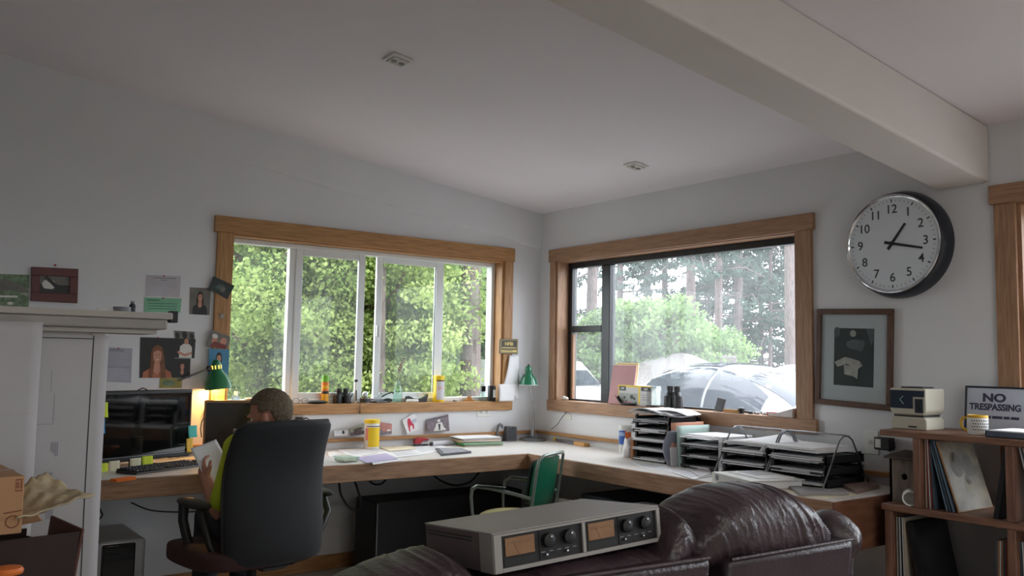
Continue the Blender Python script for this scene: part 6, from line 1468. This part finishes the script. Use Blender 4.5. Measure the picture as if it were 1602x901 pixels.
MB().tube([(.030, .025, .012), (.05, .02, .024), (.052, -.005, .026), (.030, -.018, .014)], .005, 8).build('handle', white_p, o)
# punch clock on the top
o = thing('time_clock', 'beige punch time clock with dark display on the shelf top', 'time clock', (-.32, -3.14, ZT), RR)
bg = M('beige_case', (186, 182, 166), .5, var=.02); nv = M('navy_panel', (34, 44, 60), .3, var=.05)
MB().prism([(-.085, 0), (.085, 0), (.085, .045), (.075, .058), (-.075, .058), (-.088, .030)], 'y', 0, .16).build('base', bg, o, bevel=.006, seg=3)
MB().box(-.07, .07, .004, .15, .058, .066).build('neck', dark_p, o)
MB().prism([(-.070, .066), (.070, .066), (.086, .085), (.086, .188), (-.086, .188), (-.086, .085)], 'y', -.005, .165).build('head', bg, o, bevel=.008, seg=3)
MB().box(-.05, .055, .03, .13, .188, .195).build('top_slot', dark_p, o, bevel=.002)
MB().box(-.082, .026, -.0075, -.004, .096, .178).build('display', nv, o); MB().box(.026, .080, -.0075, -.004, .150, .178).build('display', nv, o)
MB().box(.036, .074, -.0082, -.004, .078, .142).build('card_slot', nv, o, bevel=.002); MB().box(.046, .064, -.0088, -.008, .085, .132).build('slot_recess', black_p, o)
k = MB(); k.beam((-.018, -.0082, .152), (-.034, -.0082, .136), .002, .005, (0, 1, 0)); k.beam((-.034, -.0082, .136), (-.016, -.0082, .116), .002, .005, (0, 1, 0)); k.build('clock_hands', M('pale_green_lcd', (150, 190, 176), .5), o)
MB().box(.0, .04, -.0008, .001, .010, .018).build('name_plate', dark_p, o)
# framed sign leaning on the wall
o = thing('warning_sign', 'framed no trespassing sign leaning on the wall on the shelf top', 'sign', (-.075, -3.41, ZT), rot=(math.radians(-6), 0, RR))
sg = M('sign_white', (196, 204, 218), .5, var=.02); blk = M('sign_frame', (36, 42, 52), .4); sl = M('sign_letters', (66, 66, 92), .6)
w_, h_ = .137, .205
MB().box(-w_ + .006, w_ - .006, .002, .010, .006, h_ - .006).build('board', sg, o, smooth=0)
for a in ((-w_, w_, 0, .009), (-w_, w_, h_ - .009, h_), (-w_, -w_ + .009, .009, h_ - .009), (w_ - .009, w_, .009, h_ - .009)): MB().box(a[0], a[1], -.004, .012, a[2], a[3]).build('frame_rail', blk, o, bevel=.003)
text('lettering', 'NO', .050, sl, o, (-.008, .0015, .152), UPR, sx=1.28, bold=.0022); text('lettering', 'TRESPASSING', .040, sl, o, (-.004, .0015, .110), UPR, sx=.93, bold=.0016)
k = MB()
for i, (a, b) in enumerate(((-.05, -.02), (-.015, .03), (.035, .06), (.065, .10))): k.box(a, b, .0012, .002, .060, .072)
k.build('small_print', sl, o, smooth=0).__setitem__('kind', 'stuff')
# mug with yellow rim
o = thing('mug', 'white mug with yellow handle and black triangle pattern on the shelf top', 'mug', (-.33, -3.455, ZT), RR)
open_lathe(MB(), [(0, .001), (.036, .001), (.040, .006), (.041, .082), (.039, .084), (.037, .082), (.036, .01), (0, .006)], 32, (0, 0, 0), Matrix.Identity(3)).build('mug_body', white_p, o)
open_lathe(MB(), [(.0415, .074), (.0418, .0745), (.0412, .0848), (.0385, .0856), (.0365, .083), (.0370, .078)], 32, (0, 0, 0), Matrix.Identity(3)).build('rim', M('gold_rim', (214, 170, 50), .35, var=.03), o)
MB().tube([(-.038, -.01, .072), (-.058, -.012, .070), (-.066, -.012, .050), (-.060, -.012, .028), (-.038, -.010, .016)], .006, 10).build('handle', M('gold_rim', (214, 170, 50)), o)
k = MB()
for r in range(4):
    for c in range(8):
        a0 = math.radians(-95 + c * 13 + (r % 2) * 6); z = .064 - r * .0125
        def q(a, z): return (math.cos(a) * .0418, math.sin(a) * .0418, z)
        k.add([q(a0 - .07, z - .004), q(a0 + .07, z - .004), q(a0, z + .004)], [(0, 1, 2)])
tag(k.build('triangle_pattern', black_p, o, smooth=0), kind='stuff')
o = thing('paper_tray', 'low grey tray holding bright white sheets at the right of the shelf top', 'tray', (-.345, -3.66, ZT), RR)
MB().box(-.14, .14, -.06, .17, 0, .006).build('tray_base', dark_p, o, bevel=.002)
for a in ((-.14, -.136, -.06, .17), (.136, .14, -.06, .17), (-.14, .14, .166, .17), (-.14, .14, -.06, -.056)): MB().box(a[0], a[1], a[2], a[3], .006, .026).build('tray_wall', M('tray_blue_grey', (84, 94, 110), .4), o)
for i in range(4): MB().obox((.002 * i, .055, .010 + .006 * i), .266, .22, .005, Matrix.Rotation(.012 * (i % 2), 3, 'Z')).build('sheet', paper, o)
# ------------------------------------------------------------------ sofa (seen from behind) with the amplifier on its back
S0 = PD(775, 835, 2.0); SRZ = math.atan2(-.1149, .9934)
sofa = thing('sofa', 'dark brown leather sofa seen from behind with puffy back cushions', 'sofa', (S0.x, S0.y, 0), SRZ)
def leather(name, col, col2):
    m = M(name, col, .36, var=.1, scale=5, col2=col2, bump=.25, bscale=90, spec=.55); return m
lth = leather('aubergine_leather', (74, 58, 64), (50, 38, 42)); lth2 = leather('back_leather', (58, 46, 52), (42, 32, 38))
ZP = .835
def cushion(x0, x1, top, seed, pr=3.2):
    rr = random.Random(seed); ph = [rr.random() * 6 for _ in range(8)]
    cx = (x0 + x1) / 2; hw = (x1 - x0) / 2
    def fn(u, v):
        a = 2 * PI * v; t = 2 * u - 1
        e = max(0.0, 1 - abs(t) ** (pr if t > 0 else 3.2)) ** .45
        tp = top(u)
        zb = min(ZP - .06, tp - .14); cz = (zb + tp) / 2; hh = (tp - zb) / 2; hd = .150
        c, s = math.cos(a), math.sin(a)
        yy = math.copysign(abs(c) ** .75, c) * hd * (.55 + .45 * e); zz = math.copysign(abs(s) ** .8, s) * hh * e
        amp = .010 * (.35 + abs(t) ** 1.2) * (1 if c < .3 else .5)
        w_ = t + .22 * s
        f = math.sin(w_ * 17 + ph[0] + s * 2) * .6 + math.sin(w_ * 31 + ph[1] - s * 3) * .4 + math.sin(w_ * 53 + ph[2] + 2 * s) * .22
        f = (1 - abs(f)) if f > 0 else f * .3
        d = amp * f * e
        return (cx + hw * t * (1 - .03 * abs(s)), .135 + yy + math.copysign(d, c) * abs(c), cz + zz + d * s * .7 * (1 if s > -.2 else 0))
    return MB().grid(fn, 110, 72)
def arch(p0, mid, p1, k=2.0): return lambda u: p0 + (mid - p0) * (1 - abs(2 * u - 1) ** k) if u < .5 else p1 + (mid - p1) * (1 - abs(2 * u - 1) ** k)
cushion(.595, 1.175, arch(.93, 1.005, .90, 2.6), 3).build('back_cushion', lth, sofa, smooth=180)
cushion(-.07, .655, lambda u: .868 + .125 * max(0, min(1, (u - .80) / .10)) ** .8 - .05 * max(0, (u - .9) / .1) ** 2, 4).build('back_cushion', lth, sofa, smooth=180)
cushion(-.56, -.03, lambda u: .73 + .175 * (1 - (1 - u) ** 1.9), 5, 10).build('back_cushion', lth, sofa, smooth=180)
# rear panels with a dark joint between the two halves
for a, b in ((-.57, .64), (.695, 1.20)):
    MB().hexa([(a, .06, .04), (b, .06, .04), (b, .20, .04), (a, .20, .04)], [(a, -.032, ZP), (b, -.032, ZP + .012), (b, .16, ZP + .012), (a, .16, ZP)]).build('rear_panel', lth2, sofa, bevel=.02, seg=3)
    MB().tube([(a + .01, -.030, ZP + .001), (b - .01, -.030, ZP + .013)], .005, 8).build('piping', lth, sofa)
MB().box(.63, .705, .05, .2, .04, ZP - .02).build('joint_panel', black_p, sofa)
def arm(x0, x1, zt, seed):
    rr = random.Random(seed); cx = (x0 + x1) / 2; hw = (x1 - x0) / 2
    def fn(u, v):
        a = 2 * PI * v; y = -.015 + .93 * u; c, s = math.cos(a), math.sin(a)
        e = min(1, (u / .07) ** .5 if u < .07 else 1) * (1 if u < .94 else max(.0, (1 - u) / .06) ** .5)
        z1 = zt - .24 * min(1, max(0, (u - .15) / .35)); d = .006 * math.sin(u * 40 + a * 2)
        return (cx + (hw + d) * e * math.copysign(abs(c) ** .7, c), y, z1 - .075 + (.075 + d) * e * s)
    MB().grid(fn, 60, 32).build('arm_pad', lth, sofa, smooth=180)
    MB().hexa([(cx - hw * .7, .07, .04), (cx + hw * .45, .07, .04), (cx + hw * .45, .90, .04), (cx - hw * .7, .90, .04)], [(cx - hw * .8, .03, zt - .10), (cx + hw * .85, .03, zt - .10), (cx + hw * .7, .90, zt - .34), (cx - hw * .8, .90, zt - .34)]).build('arm_panel', lth2, sofa, bevel=.03, seg=4)
arm(1.165, 1.305, .905, 1); arm(-.70, -.565, .74, 2)
MB().box(-.56, 1.17, .18, .92, .08, .32).build('seat_base', lth2, sofa, bevel=.03)
for a, b in ((-.56, -.02), (-.01, .58), (.59, 1.17)): MB().box(a + .005, b - .005, .26, .95, .32, .47).build('seat_cushion', lth, sofa, bevel=.05, seg=4)
for x in (-.5, 1.12):
    for y in (.12, .85): MB().cyl((x, y, 0), (x, y, .08), .025, n=12).build('foot', black_p, sofa)

# amplifier: grey case, two meter modules
AZ = math.radians(-1.0)
amp = thing('amplifier', 'grey twin meter amplifier resting on the back of the sofa', 'amplifier', (S0.x, S0.y, S0.z - .092), rot=(math.radians(-4.6), math.radians(-2.2), AZ))
LW_, AD, AH = .535, .31, .092
gc = M('amp_grey_paint', (150, 146, 142), .5, var=.04, scale=6); gc2 = M('amp_side', (104, 92, 90), .6, var=.08); ab = M('amp_face_black', (20, 20, 23), .4, var=.1)
MB().box(0, LW_, .012, AD, 0, AH - .003).build('chassis', gc2, amp, bevel=.002)
MB().box(-.001, LW_ + .001, .0, AD + .001, AH - .004, AH).build('top_cover', gc, amp, bevel=.001)
k = MB()
for a in ((0, .022, 0, AH - .004), (LW_ - .012, LW_, 0, AH - .004), (.266, .276, .010, AH - .010)): k.box(a[0], a[1], -.004, .012, a[2], a[3])
k.box(.022, LW_ - .012, -.004, .012, 0, .010); k.box(.022, LW_ - .012, -.004, .012, AH - .010, AH - .004)
MB().box(-.0015, 0, 0.0, .055, 0, AH - .004).build('front_cheek', gc, amp)
k.build('front_frame', gc, amp, bevel=.001)
for i, (xa, xb) in enumerate(((.022, .266), (.276, LW_ - .012))):
    w_ = xb - xa
    md = MB().box(xa, xb, .002, .012, .010, AH - .010).build('module', ab, amp)
    MB().box(xa + .012, xa + .40 * w_, -.0005, .003, .034, AH - .016).build('meter_window', M('amber_meter', (140, 104, 74), .35, var=.12, scale=20), md, bevel=.001)
    k = MB(); k.add([(xa + .05, -.0009, .036), (xa + .051, -.0009, .036), (xa + .034, -.0009, .068), (xa + .033, -.0009, .068)], [(0, 1, 2, 3)])
    for t in range(9): k.box(xa + .02 + t * .0078, xa + .0206 + t * .0078, -.0009, -.0005, .060, .066)
    tag(k.build('meter_scale', black_p, md, smooth=0), kind='stuff')
    MB().box(xa + .008, xa + .42 * w_, .001, .0025, .012, .029).build('lower_plate', black_p, md)
    for j, fx in enumerate((.56, .82)):
        MB().lathe([(.003, -.003), (.017, -.003), (.0165, .010), (.012, .013), (.003, .013)], 24, (xa + fx * w_, .0, .055), RY).build('control_knob', M('amp_knob', (15, 15, 17), .55), md)
        MB().lathe([(.001, .0125), (.0028, .0125), (.0022, .015), (.001, .0155)], 8, (xa + fx * w_ + .002, 0, .064), RY).build('pointer', chrome, md)
        MB().lathe([(.001, -.002), (.003, -.002), (.003, .004), (.001, .005)], 8, (xa + fx * w_ - .006, 0, .022), RY).build('toggle_switch', steel, md)
    k = MB()
    for j in range(5): k.box(xa + (.48 + .1 * j) * w_, xa + (.53 + .1 * j) * w_, .0012, .002, .028, .0295)
    tag(k.build('panel_print', print_g, md, smooth=0), kind='stuff')
    MB().box(xa + .462 * w_, xa + .466 * w_, .0, .003, .012, AH - .012).build('divider_strip', dark_p, md)
k = MB()
for i in range(2): k.box(-.0008, .0005, .09 + 0, .30, .066 + i * .008, .069 + i * .008)
tag(k.build('side_vents', black_p, amp, smooth=0), kind='stuff')

# ------------------------------------------------------------------ green tanker armchair by the desk corner
cpos = PD(806, 795, 5.14)
gch = thing('armchair', 'green vinyl and steel office armchair at the desk corner', 'chair', (cpos.x, cpos.y, 0), math.radians(27)); gch.scale = (.84, .84, .93)
gv_ = M('green_vinyl', (24, 104, 78), .4, var=.06, bump=.05); gf = M('grey_green_metal', (138, 150, 144), .35, metal=.4, var=.05); yc = M('cream_vinyl', (214, 206, 150), .5, var=.04)
def slab(w_, h_, th, bow, n=24):
    def fn(u, v):
        a = 2 * PI * u; c, s = math.cos(a), math.sin(a)
        return None
    return None
def rounded_panel(hw, z0, z1, y, th, bow, lean, r=.35):
    """upholstered panel, rounded outline, in the xz plane"""
    m_ = MB(); nx, nz = 14, 16; front = []; back = []
    def pt(u, v, side):
        x = (2 * u - 1); z = (2 * v - 1)
        q = (abs(x) ** 6 + abs(z) ** 6) ** (1 / 6); mx = max(abs(x), abs(z)) or 1e-6; k = mx / q if q else 1
        x *= k; z *= k
        f = (1 - max(abs(x), abs(z)) ** 6)
        zz = (z0 + z1) / 2 + z * (z1 - z0) / 2; yy = y + lean * (zz - z0) + bow * x * x
        return (hw * x, yy + side * (th * (.35 + .65 * f)), zz)
    m_.grid(lambda u, v: pt(u, v, -1), nx, nz); m_.grid(lambda u, v: pt(u, v, 1), nx, nz)
    n = (nx + 1) * (nz + 1); ed = [j * (nx + 1) for j in range(nz)] + [nz * (nx + 1) + i for i in range(nx)] + [j * (nx + 1) + nx for j in range(nz, 0, -1)] + [i for i in range(nx, 0, -1)]
    m_.add([], []); base = len(m_.f)
    for a, b in zip(ed, ed[1:] + ed[:1]): m_.f.append((a, b, b + n, a + n)); m_.m.append(0)
    return m_
rounded_panel(.205, .56, .86, -.225, .014, .03, -.16).build('backrest', gv_, gch)
rounded_panel(.195, .57, .85, -.195, .020, .03, -.16).build('back_pad', M('dark_green_pad', (30, 46, 42), .5, var=.1), gch)
def backf(s):
    pts = [(s * .19, -.20, .30), (s * .205, -.215, .50)]; pts += [(s * .215, -.215 - .16 * (z - .5), z) for z in (.6, .7, .8)]
    return pts
tp_ = [Vector(p) for p in backf(-1)] + [Vector((-.205, -.275, .855)), Vector((-.16, -.29, .878)), Vector((0, -.31, .882)), Vector((.16, -.29, .878)), Vector((.205, -.275, .855))] + [Vector(p) for p in backf(1)[::-1]]
MB().tube(tp_, .011, 10).build('back_frame', gf, gch)
MB().ell((0, .02, .465), .235, .24, .045, 28, 12).build('seat', yc, gch)
MB().box(-.20, .20, -.19, .22, .405, .435).build('seat_pan', gf, gch, bevel=.02)
for s in (-1, 1):
    MB().tube([(s * .215, -.225, .62), (s * .255, -.12, .645), (s * .262, .06, .668), (s * .258, .17, .672), (s * .252, .212, .65), (s * .246, .222, .60), (s * .235, .215, .50), (s * .21, .19, .42)], [.011, .011, .012, .013, .013, .012, .011, .011], 10).build('armrest', gf, gch)
    MB().box(s * .262 - .018, s * .262 + .018, -.05, .16, .672, .684).build('arm_pad', M('dark_green_pad', (30, 46, 42)), gch, bevel=.005)
    MB().tube([(s * .19, -.20, .42), (s * .205, -.24, .2), (s * .21, -.26, .0)], [.012, .011, .009], 10).build('leg', gf, gch)
    MB().tube([(s * .20, .19, .42), (s * .215, .21, .2), (s * .22, .22, .0)], [.012, .011, .009], 10).build('leg', gf, gch)
# ------------------------------------------------------------------ black office chair
bk = PD(450, 780, 3.9); CAZ = math.radians(98); fw = Vector((math.cos(CAZ), math.sin(CAZ), 0))
CO = Vector((bk.x, bk.y, 0)) + fw * .30
och = thing('office_chair', 'black high-backed office chair with armrests, seating the man', 'chair', CO, CAZ - PI / 2)
fab = M('black_chair_fabric', (25, 28, 31), .75, var=.08, bump=.15, bscale=250, sheen=.1); ar = M('armrest_black', (30, 29, 28), .5, var=.08); mar = M('dark_maroon_seat', (62, 36, 34), .8, var=.08)
Z0, Z1 = .415, 1.072
def back_pt(u, v):
    z = Z0 + (Z1 - Z0) * v; t = 2 * v - 1
    w_ = .246 + .010 * math.sin(PI * v) - .010 * v; w_ *= (max(0, 1 - abs(t) ** 18)) ** .2
    th = .042 * (max(0, 1 - abs(t) ** 10)) ** .5
    y0 = -.255 - .065 * v + .05 * math.sin(PI * v * 1.1) - .02 * (v > .0) * math.sin(2 * PI * v)
    a = 2 * PI * u; c, s = math.cos(a), math.sin(a); x = w_ * math.copysign(abs(c) ** .32, c)
    return (x, y0 + th * math.copysign(abs(s) ** .8, s) + .055 * (x / .25) ** 2 + .006, z)
MB().grid(back_pt, 64, 44).build('backrest', fab, och, smooth=180)
pp = []
for i in range(48):
    v = .5 + .5 * math.sin(2 * PI * i / 48); 
m_ = MB()
edge = [back_pt(0.0, v) for v in np.linspace(.02, .98, 26)] + [back_pt(.5, v) for v in np.linspace(.98, .02, 26)]
edge.append(edge[0]); m_.tube(edge, .007, 6); m_.build('edge_piping', ar, och)
def seat_pt(u, v):
    a = 2 * PI * u; c, s = math.cos(a), math.sin(a); r = max(0, 1 - (2 * v - 1) ** 6) ** .35 if True else 1
    return (-.035 + .315 * r * math.copysign(abs(c) ** .6, c), .02 + .275 * r * math.copysign(abs(s) ** .6, s), .40 + .095 * v + .025 * (abs(c) ** 2) * v * r)
MB().grid(seat_pt, 44, 14).build('seat', mar, och, smooth=180)
for s in (-1, 1):
    sd = .288 if s < 0 else .345
    MB().ell((s * sd, .02, .685), .046, .15, .022, 20, 10).build('arm_pad', ar, och)
    MB().tube([(s * sd, .12, .675), (s * (sd + .01), .10, .60), (s * sd, .07, .52), (s * .27, .02, .44), (s * .22, -.02, .395), (s * .10, -.04, .385)], [.024, .022, .021, .021, .019, .016], 10).build('arm_bracket', ar, och)
    MB().tube([(s * sd, -.05, .672), (s * sd, -.10, .60), (s * .28, -.14, .52), (s * .24, -.16, .44), (s * .12, -.14, .39)], [.018, .017, .016, .016, .014], 10).build('arm_brace', ar, och)
MB().hexa([(-.05, -.20, .385), (.05, -.20, .385), (.05, .12, .385), (-.05, .12, .385)], [(-.07, -.24, .41), (.07, -.24, .41), (.08, .14, .41), (-.08, .14, .41)]).build('tilt_mechanism', black_p, och)
MB().beam((0, -.16, .395), (0, -.235, .47), .07, .02).build('back_bracket', black_p, och)
MB().cyl((0, 0, .10), (0, 0, .39), .028, .022, 16).build('gas_lift', black_p, och)
for k_ in range(5):
    a = 2 * PI * k_ / 5 + .3; d = Vector((math.cos(a), math.sin(a), 0))
    lg = MB().tube([(0, 0, .12), d * .16 + Vector((0, 0, .10)), d * .31 + Vector((0, 0, .075))], [.035, .026, .018], 10).build('leg', black_p, och)
    MB().lathe([(.006, -.022), (.026, -.022), (.028, -.012), (.028, .012), (.026, .022), (.006, .022)], 16, d * .31 + Vector((0, 0, .029)), Matrix.Rotation(PI / 2, 3, 'X') ).build('caster', dark_p, lg)

# ------------------------------------------------------------------ the man
man = thing('person', 'man with short grey-brown hair in a lime shirt reading a sheet of paper', 'person', CO, CAZ - PI / 2)
inv = world_of(man).inverted()
def L_(u, v, d): return inv @ PD(u, v, d)
HC = L_(421, 652, 4.03); HAND = L_(320, 744, 4.12); ELB = L_(343, 800, 4.0)
class Blob(MB):
    def limb(s, pts, rs, n=14):
        pts = [Vector(p) for p in pts]
        for p, r in zip(pts, rs): s.ell(p, r, r, r, n, 8)
        for a, b, ra, rb in zip(pts, pts[1:], rs, rs[1:]):
            d = (b - a); k = max(2, int(d.length / (.6 * min(ra, rb))))
            s.tube([a, b], [ra, rb], n)
        return s
    def done(s, name, m, parent, voxel, smooth=3, fac=.5):
        o = s.build(name, m, parent, smooth=180)
        k = o.modifiers.new('merge', 'REMESH'); k.mode = 'VOXEL'; k.voxel_size = voxel; k.use_smooth_shade = True
        k = o.modifiers.new('relax', 'SMOOTH'); k.iterations = smooth; k.factor = fac
        return o
skin = M('skin', (186, 130, 108), .55, var=.06, scale=20); shirt_m = M('lime_shirt', (198, 216, 50), .8, var=.05, bump=.1, bscale=150); pants_m = M('dark_trousers', (44, 46, 56), .85, var=.1); shoe_m = M('brown_shoe', (60, 44, 34), .6, var=.1)
HYAW = math.radians(40); HR = Matrix.Rotation(HYAW, 3, 'Z') @ Matrix.Rotation(math.radians(-14), 3, 'X')
def H(x, y, z): return HC + HR @ Vector((x, y, z))
SL = L_(373, 702, 4.0); SR = SL + Vector((.31, .02, .0)); TX = (SL.x + SR.x) / 2
NK = Vector((HC.x * .6, -.12, .985))
b = Blob()
# head: cranium, face, jaw, nose, ears, brow, lips, chin
b.ell(H(0, -.012, .025), .074, .094, .092, 24, 16, HR); b.ell(H(0, .030, -.035), .058, .062, .078, 20, 14, HR); b.ell(H(0, .050, -.085), .040, .036, .030, 16, 10, HR)
b.ell(H(0, .097, -.020), .013, .018, .026, 12, 8, HR); b.ell(H(0, .108, -.034), .016, .014, .012, 12, 8, HR)
for s in (-1, 1):
    b.ell(H(s * .078, -.005, -.012), .010, .020, .032, 12, 8, HR); b.ell(H(s * .080, -.012, .006), .010, .014, .016, 10, 8, HR)
    b.ell(H(s * .028, .078, .022), .024, .014, .010, 12, 8, HR); b.ell(H(s * .036, .062, -.030), .024, .020, .022, 12, 8, HR)
b.ell(H(0, .086, -.060), .022, .012, .007, 12, 8, HR); b.ell(H(0, .083, -.073), .019, .012, .008, 12, 8, HR)
b.limb([H(0, -.03, -.07), NK, (TX, -.13, .90)], [.054, .056, .07])
# trunk
b.ell((TX, -.12, .80), .17, .10, .15, 24, 14); b.ell((TX * .5, -.10, .68), .16, .11, .16, 24, 14); b.ell((0, -.06, .575), .17, .13, .09, 24, 12)
b.limb([SL, (TX, -.13, .92), SR], [.062, .07, .062])
# left arm, bent at the elbow, hand holding the sheet
WR = ELB.lerp(HAND, .80); 
b.limb([SL, SL.lerp(ELB, .5), ELB], [.056, .048, .040]); b.limb([ELB, ELB.lerp(WR, .35), WR], [.040, .041, .029])
dr = (HAND - WR).normalized()
side = dr.cross(Vector((0, 0, 1))).normalized()          # across the palm
up_ = side.cross(dr).normalized()
def hand(b, wr, d, acr, pal, sgn, curl=.9):
    """palm and five fingers; d = direction of the hand, acr = across towards the thumb, pal = palm normal"""
    R = Matrix((acr, d, pal)).transposed()
    b.limb([wr, wr + d * .025], [.028, .027]); b.ell(wr + d * .052, .040, .048, .017, 18, 10, R)
    for i, (o, L, r) in enumerate(((.030, .070, .0088), (.010, .078, .0092), (-.010, .072, .0088), (-.029, .056, .0078))):
        p = wr + d * (.088 - abs(o) * .15) + acr * o; dirv = d.copy(); pts = [p - d * .02, p]
        for s_, f in enumerate((.45, .32, .23)):
            dirv = (dirv + pal * curl * (.42 + .22 * s_)).normalized(); p = p + dirv * L * f; pts.append(p)
        b.limb(pts, [r * 1.15, r * 1.1, r, r * .92, r * .8], 10)
    p = wr + d * .03 + acr * .030; b.limb([wr + d * .018 + acr * .012, p, p + (d * .55 + acr * .75 + pal * .25).normalized() * .034, p + (d * .55 + acr * .75 + pal * .25).normalized() * .034 + (d * .9 + acr * .15 + pal * .35).normalized() * .028], [.016, .0135, .0105, .0088], 10)
hand(b, WR, dr, up_, side * 1.0 if side.dot(Vector((1, 0, 0))) > 0 else side * -1.0, 1)
# right arm resting on the desk edge
ER, WR2 = Vector((TX + .165, .07, .68)), Vector((.10, .30, .785))
b.limb([SR, SR.lerp(ER, .5), ER], [.056, .048, .040]); b.limb([ER, ER.lerp(WR2, .35), WR2], [.040, .041, .029])
hand(b, WR2, (WR2 - ER).normalized(), Vector((-1, 0, 0)), Vector((0, 0, -1)), -1, .35)
# legs
for s in (-1, 1):
    hp, kn, an = Vector((s * .10, -.04, .565)), Vector((s * .10 + .07, .40, .545)), Vector((s * .10 + .06, .40, .10))
    b.limb([hp, hp.lerp(kn, .5), kn], [.085, .075, .058]); b.limb([kn, kn.lerp(an, .35), an], [.056, .054, .036]); b.limb([an, an + Vector((0, .06, -.05)), an + Vector((0, .16, -.065))], [.040, .036, .026])
body = b.done('body', skin, man, .0052, 2, .4)
# clothes follow the body
c = Blob()
c.ell((TX, -.12, .80), .178, .112, .158, 24, 14); c.ell((TX * .5, -.10, .68), .168, .122, .17, 24, 14); c.ell((0, -.07, .60), .17, .13, .08, 24, 12); c.limb([SL, (TX, -.13, .92), SR], [.073, .08, .073]); c.limb([(TX, -.125, .93), (NK.x, -.13, .945)], [.078, .066])
c.limb([SL, SL.lerp(ELB, .5), SL.lerp(ELB, .82)], [.066, .060, .058]); c.limb([SR, SR.lerp(ER, .5), SR.lerp(ER, .86)], [.066, .060, .056])
c.done('shirt', shirt_m, man, .009, 2)
c = Blob(); c.ell((0, -.06, .565), .182, .142, .085, 24, 12)
for s in (-1, 1):
    hp, kn, an = Vector((s * .10, -.04, .565)), Vector((s * .10 + .07, .40, .545)), Vector((s * .10 + .06, .40, .10))
    c.limb([hp, hp.lerp(kn, .5), kn], [.097, .087, .070]); c.limb([kn, kn.lerp(an, .4), an], [.068, .066, .056])
c.done('trousers', pants_m, man, .010, 2)
for s in (-1, 1):
    c = Blob(); an = Vector((s * .10 + .06, .40, .10)); c.limb([an + Vector((0, -.02, -.01)), an + Vector((0, -.02, -.055)), an + Vector((0, .08, -.058)), an + Vector((0, .17, -.066))], [.048, .044, .042, .033]); c.done('shoe', shoe_m, man, .008, 2)
# hair: a close cap over the skull, leaving the face and ears free
def hairpt(u, v):
    th = PI * v; ph = 2 * PI * u; d = Vector((math.sin(th) * math.cos(ph), math.sin(th) * math.sin(ph), math.cos(th)))
    return d
m_ = MB(); nu, nv = 72, 44; idx = {}
vs = []
for j in range(nv + 1):
    for i in range(nu):
        d = hairpt(i / nu, j / nv); n_ = .0022 * math.sin(d.x * 60 + d.z * 40) * math.sin(d.y * 55 - d.z * 30)
        vs.append(H(d.x * (.081 + n_), -.014 + d.y * (.101 + n_) , .027 + d.z * (.099 + n_)))
fs = []
for j in range(nv):
    for i in range(nu):
        d = hairpt((i + .5) / nu, (j + .5) / nv)
        front = d.y > .25 + .0 and d.z < .62 - .25 * (abs(d.x))
        low = d.z < (-.62 if d.y < -.35 else (-.12 if abs(d.x) > .6 else -.4))
        ear = abs(d.x) > .8 and d.z < -.02 and d.y > -.28
        if front or low or ear: continue
        fs.append((j * nu + i, j * nu + (i + 1) % nu, (j + 1) * nu + (i + 1) % nu, (j + 1) * nu + i))
m_.add(vs, fs); m_.build('hair', M('grey_brown_hair', (104, 90, 72), .85, var=.35, scale=90, bump=.5, bscale=160), man, smooth=180, solid=.008)
for s in (-1, 1):
    e = MB().ell(H(s * .029, .066, .004), .0105, .0105, .0105, 14, 10).build('eye', M('eye_white', (226, 222, 214), .2), man)
    MB().ell(H(s * .029, .0745, .004), .0048, .0032, .0048, 12, 8, HR).build('iris', M('iris_brown', (60, 42, 30), .2), e)
    MB().tube([H(s * .014, .095, .026), H(s * .030, .092, .031), H(s * .046, .080, .027)], [.003, .004, .002], 6).build('eyebrow', M('grey_brown_hair', (104, 90, 72)), man)
# the sheet in his hand
q = [PD(298, 701, 4.18), PD(338, 687, 4.26), PD(358, 716, 4.20), PD(341, 757, 4.10), PD(318, 752, 4.08)]
cs = sum(q, Vector()) / 5
o = thing('held_paper', 'white sheet of paper held in the left hand of the seated man', 'paper', cs)
A_, B_, C_, D_2 = PD(298, 701, 4.16), PD(338, 687, 4.26), PD(362, 728, 4.20), PD(328, 762, 4.07)
def fn(u, v): p = A_.lerp(B_, u).lerp(D_2.lerp(C_, u), v); return p + (B_ - A_).cross(D_2 - A_).normalized() * (.006 * math.sin(PI * u) + .004 * math.sin(3 * v))
MB().grid(fn, 10, 12).build('sheet', paper, o, world=True, solid=.0006)
# ------------------------------------------------------------------ lettering becomes plain mesh
dg = bpy.context.evaluated_depsgraph_get()
for o in [o for o in sc.objects if o.type == 'FONT']:
    me = bpy.data.meshes.new_from_object(o.evaluated_get(dg), depsgraph=dg)
    n = bpy.data.objects.new('tmp_lettering', me); COL.objects.link(n); n.parent = o.parent
    n.location = o.location; n.rotation_euler = o.rotation_euler; n.scale = o.scale
    if not me.materials: me.materials.append(o.data.materials[0])
    for k in o.keys(): n[k] = o[k]
    nm = o.name; bpy.data.objects.remove(o); n.name = nm
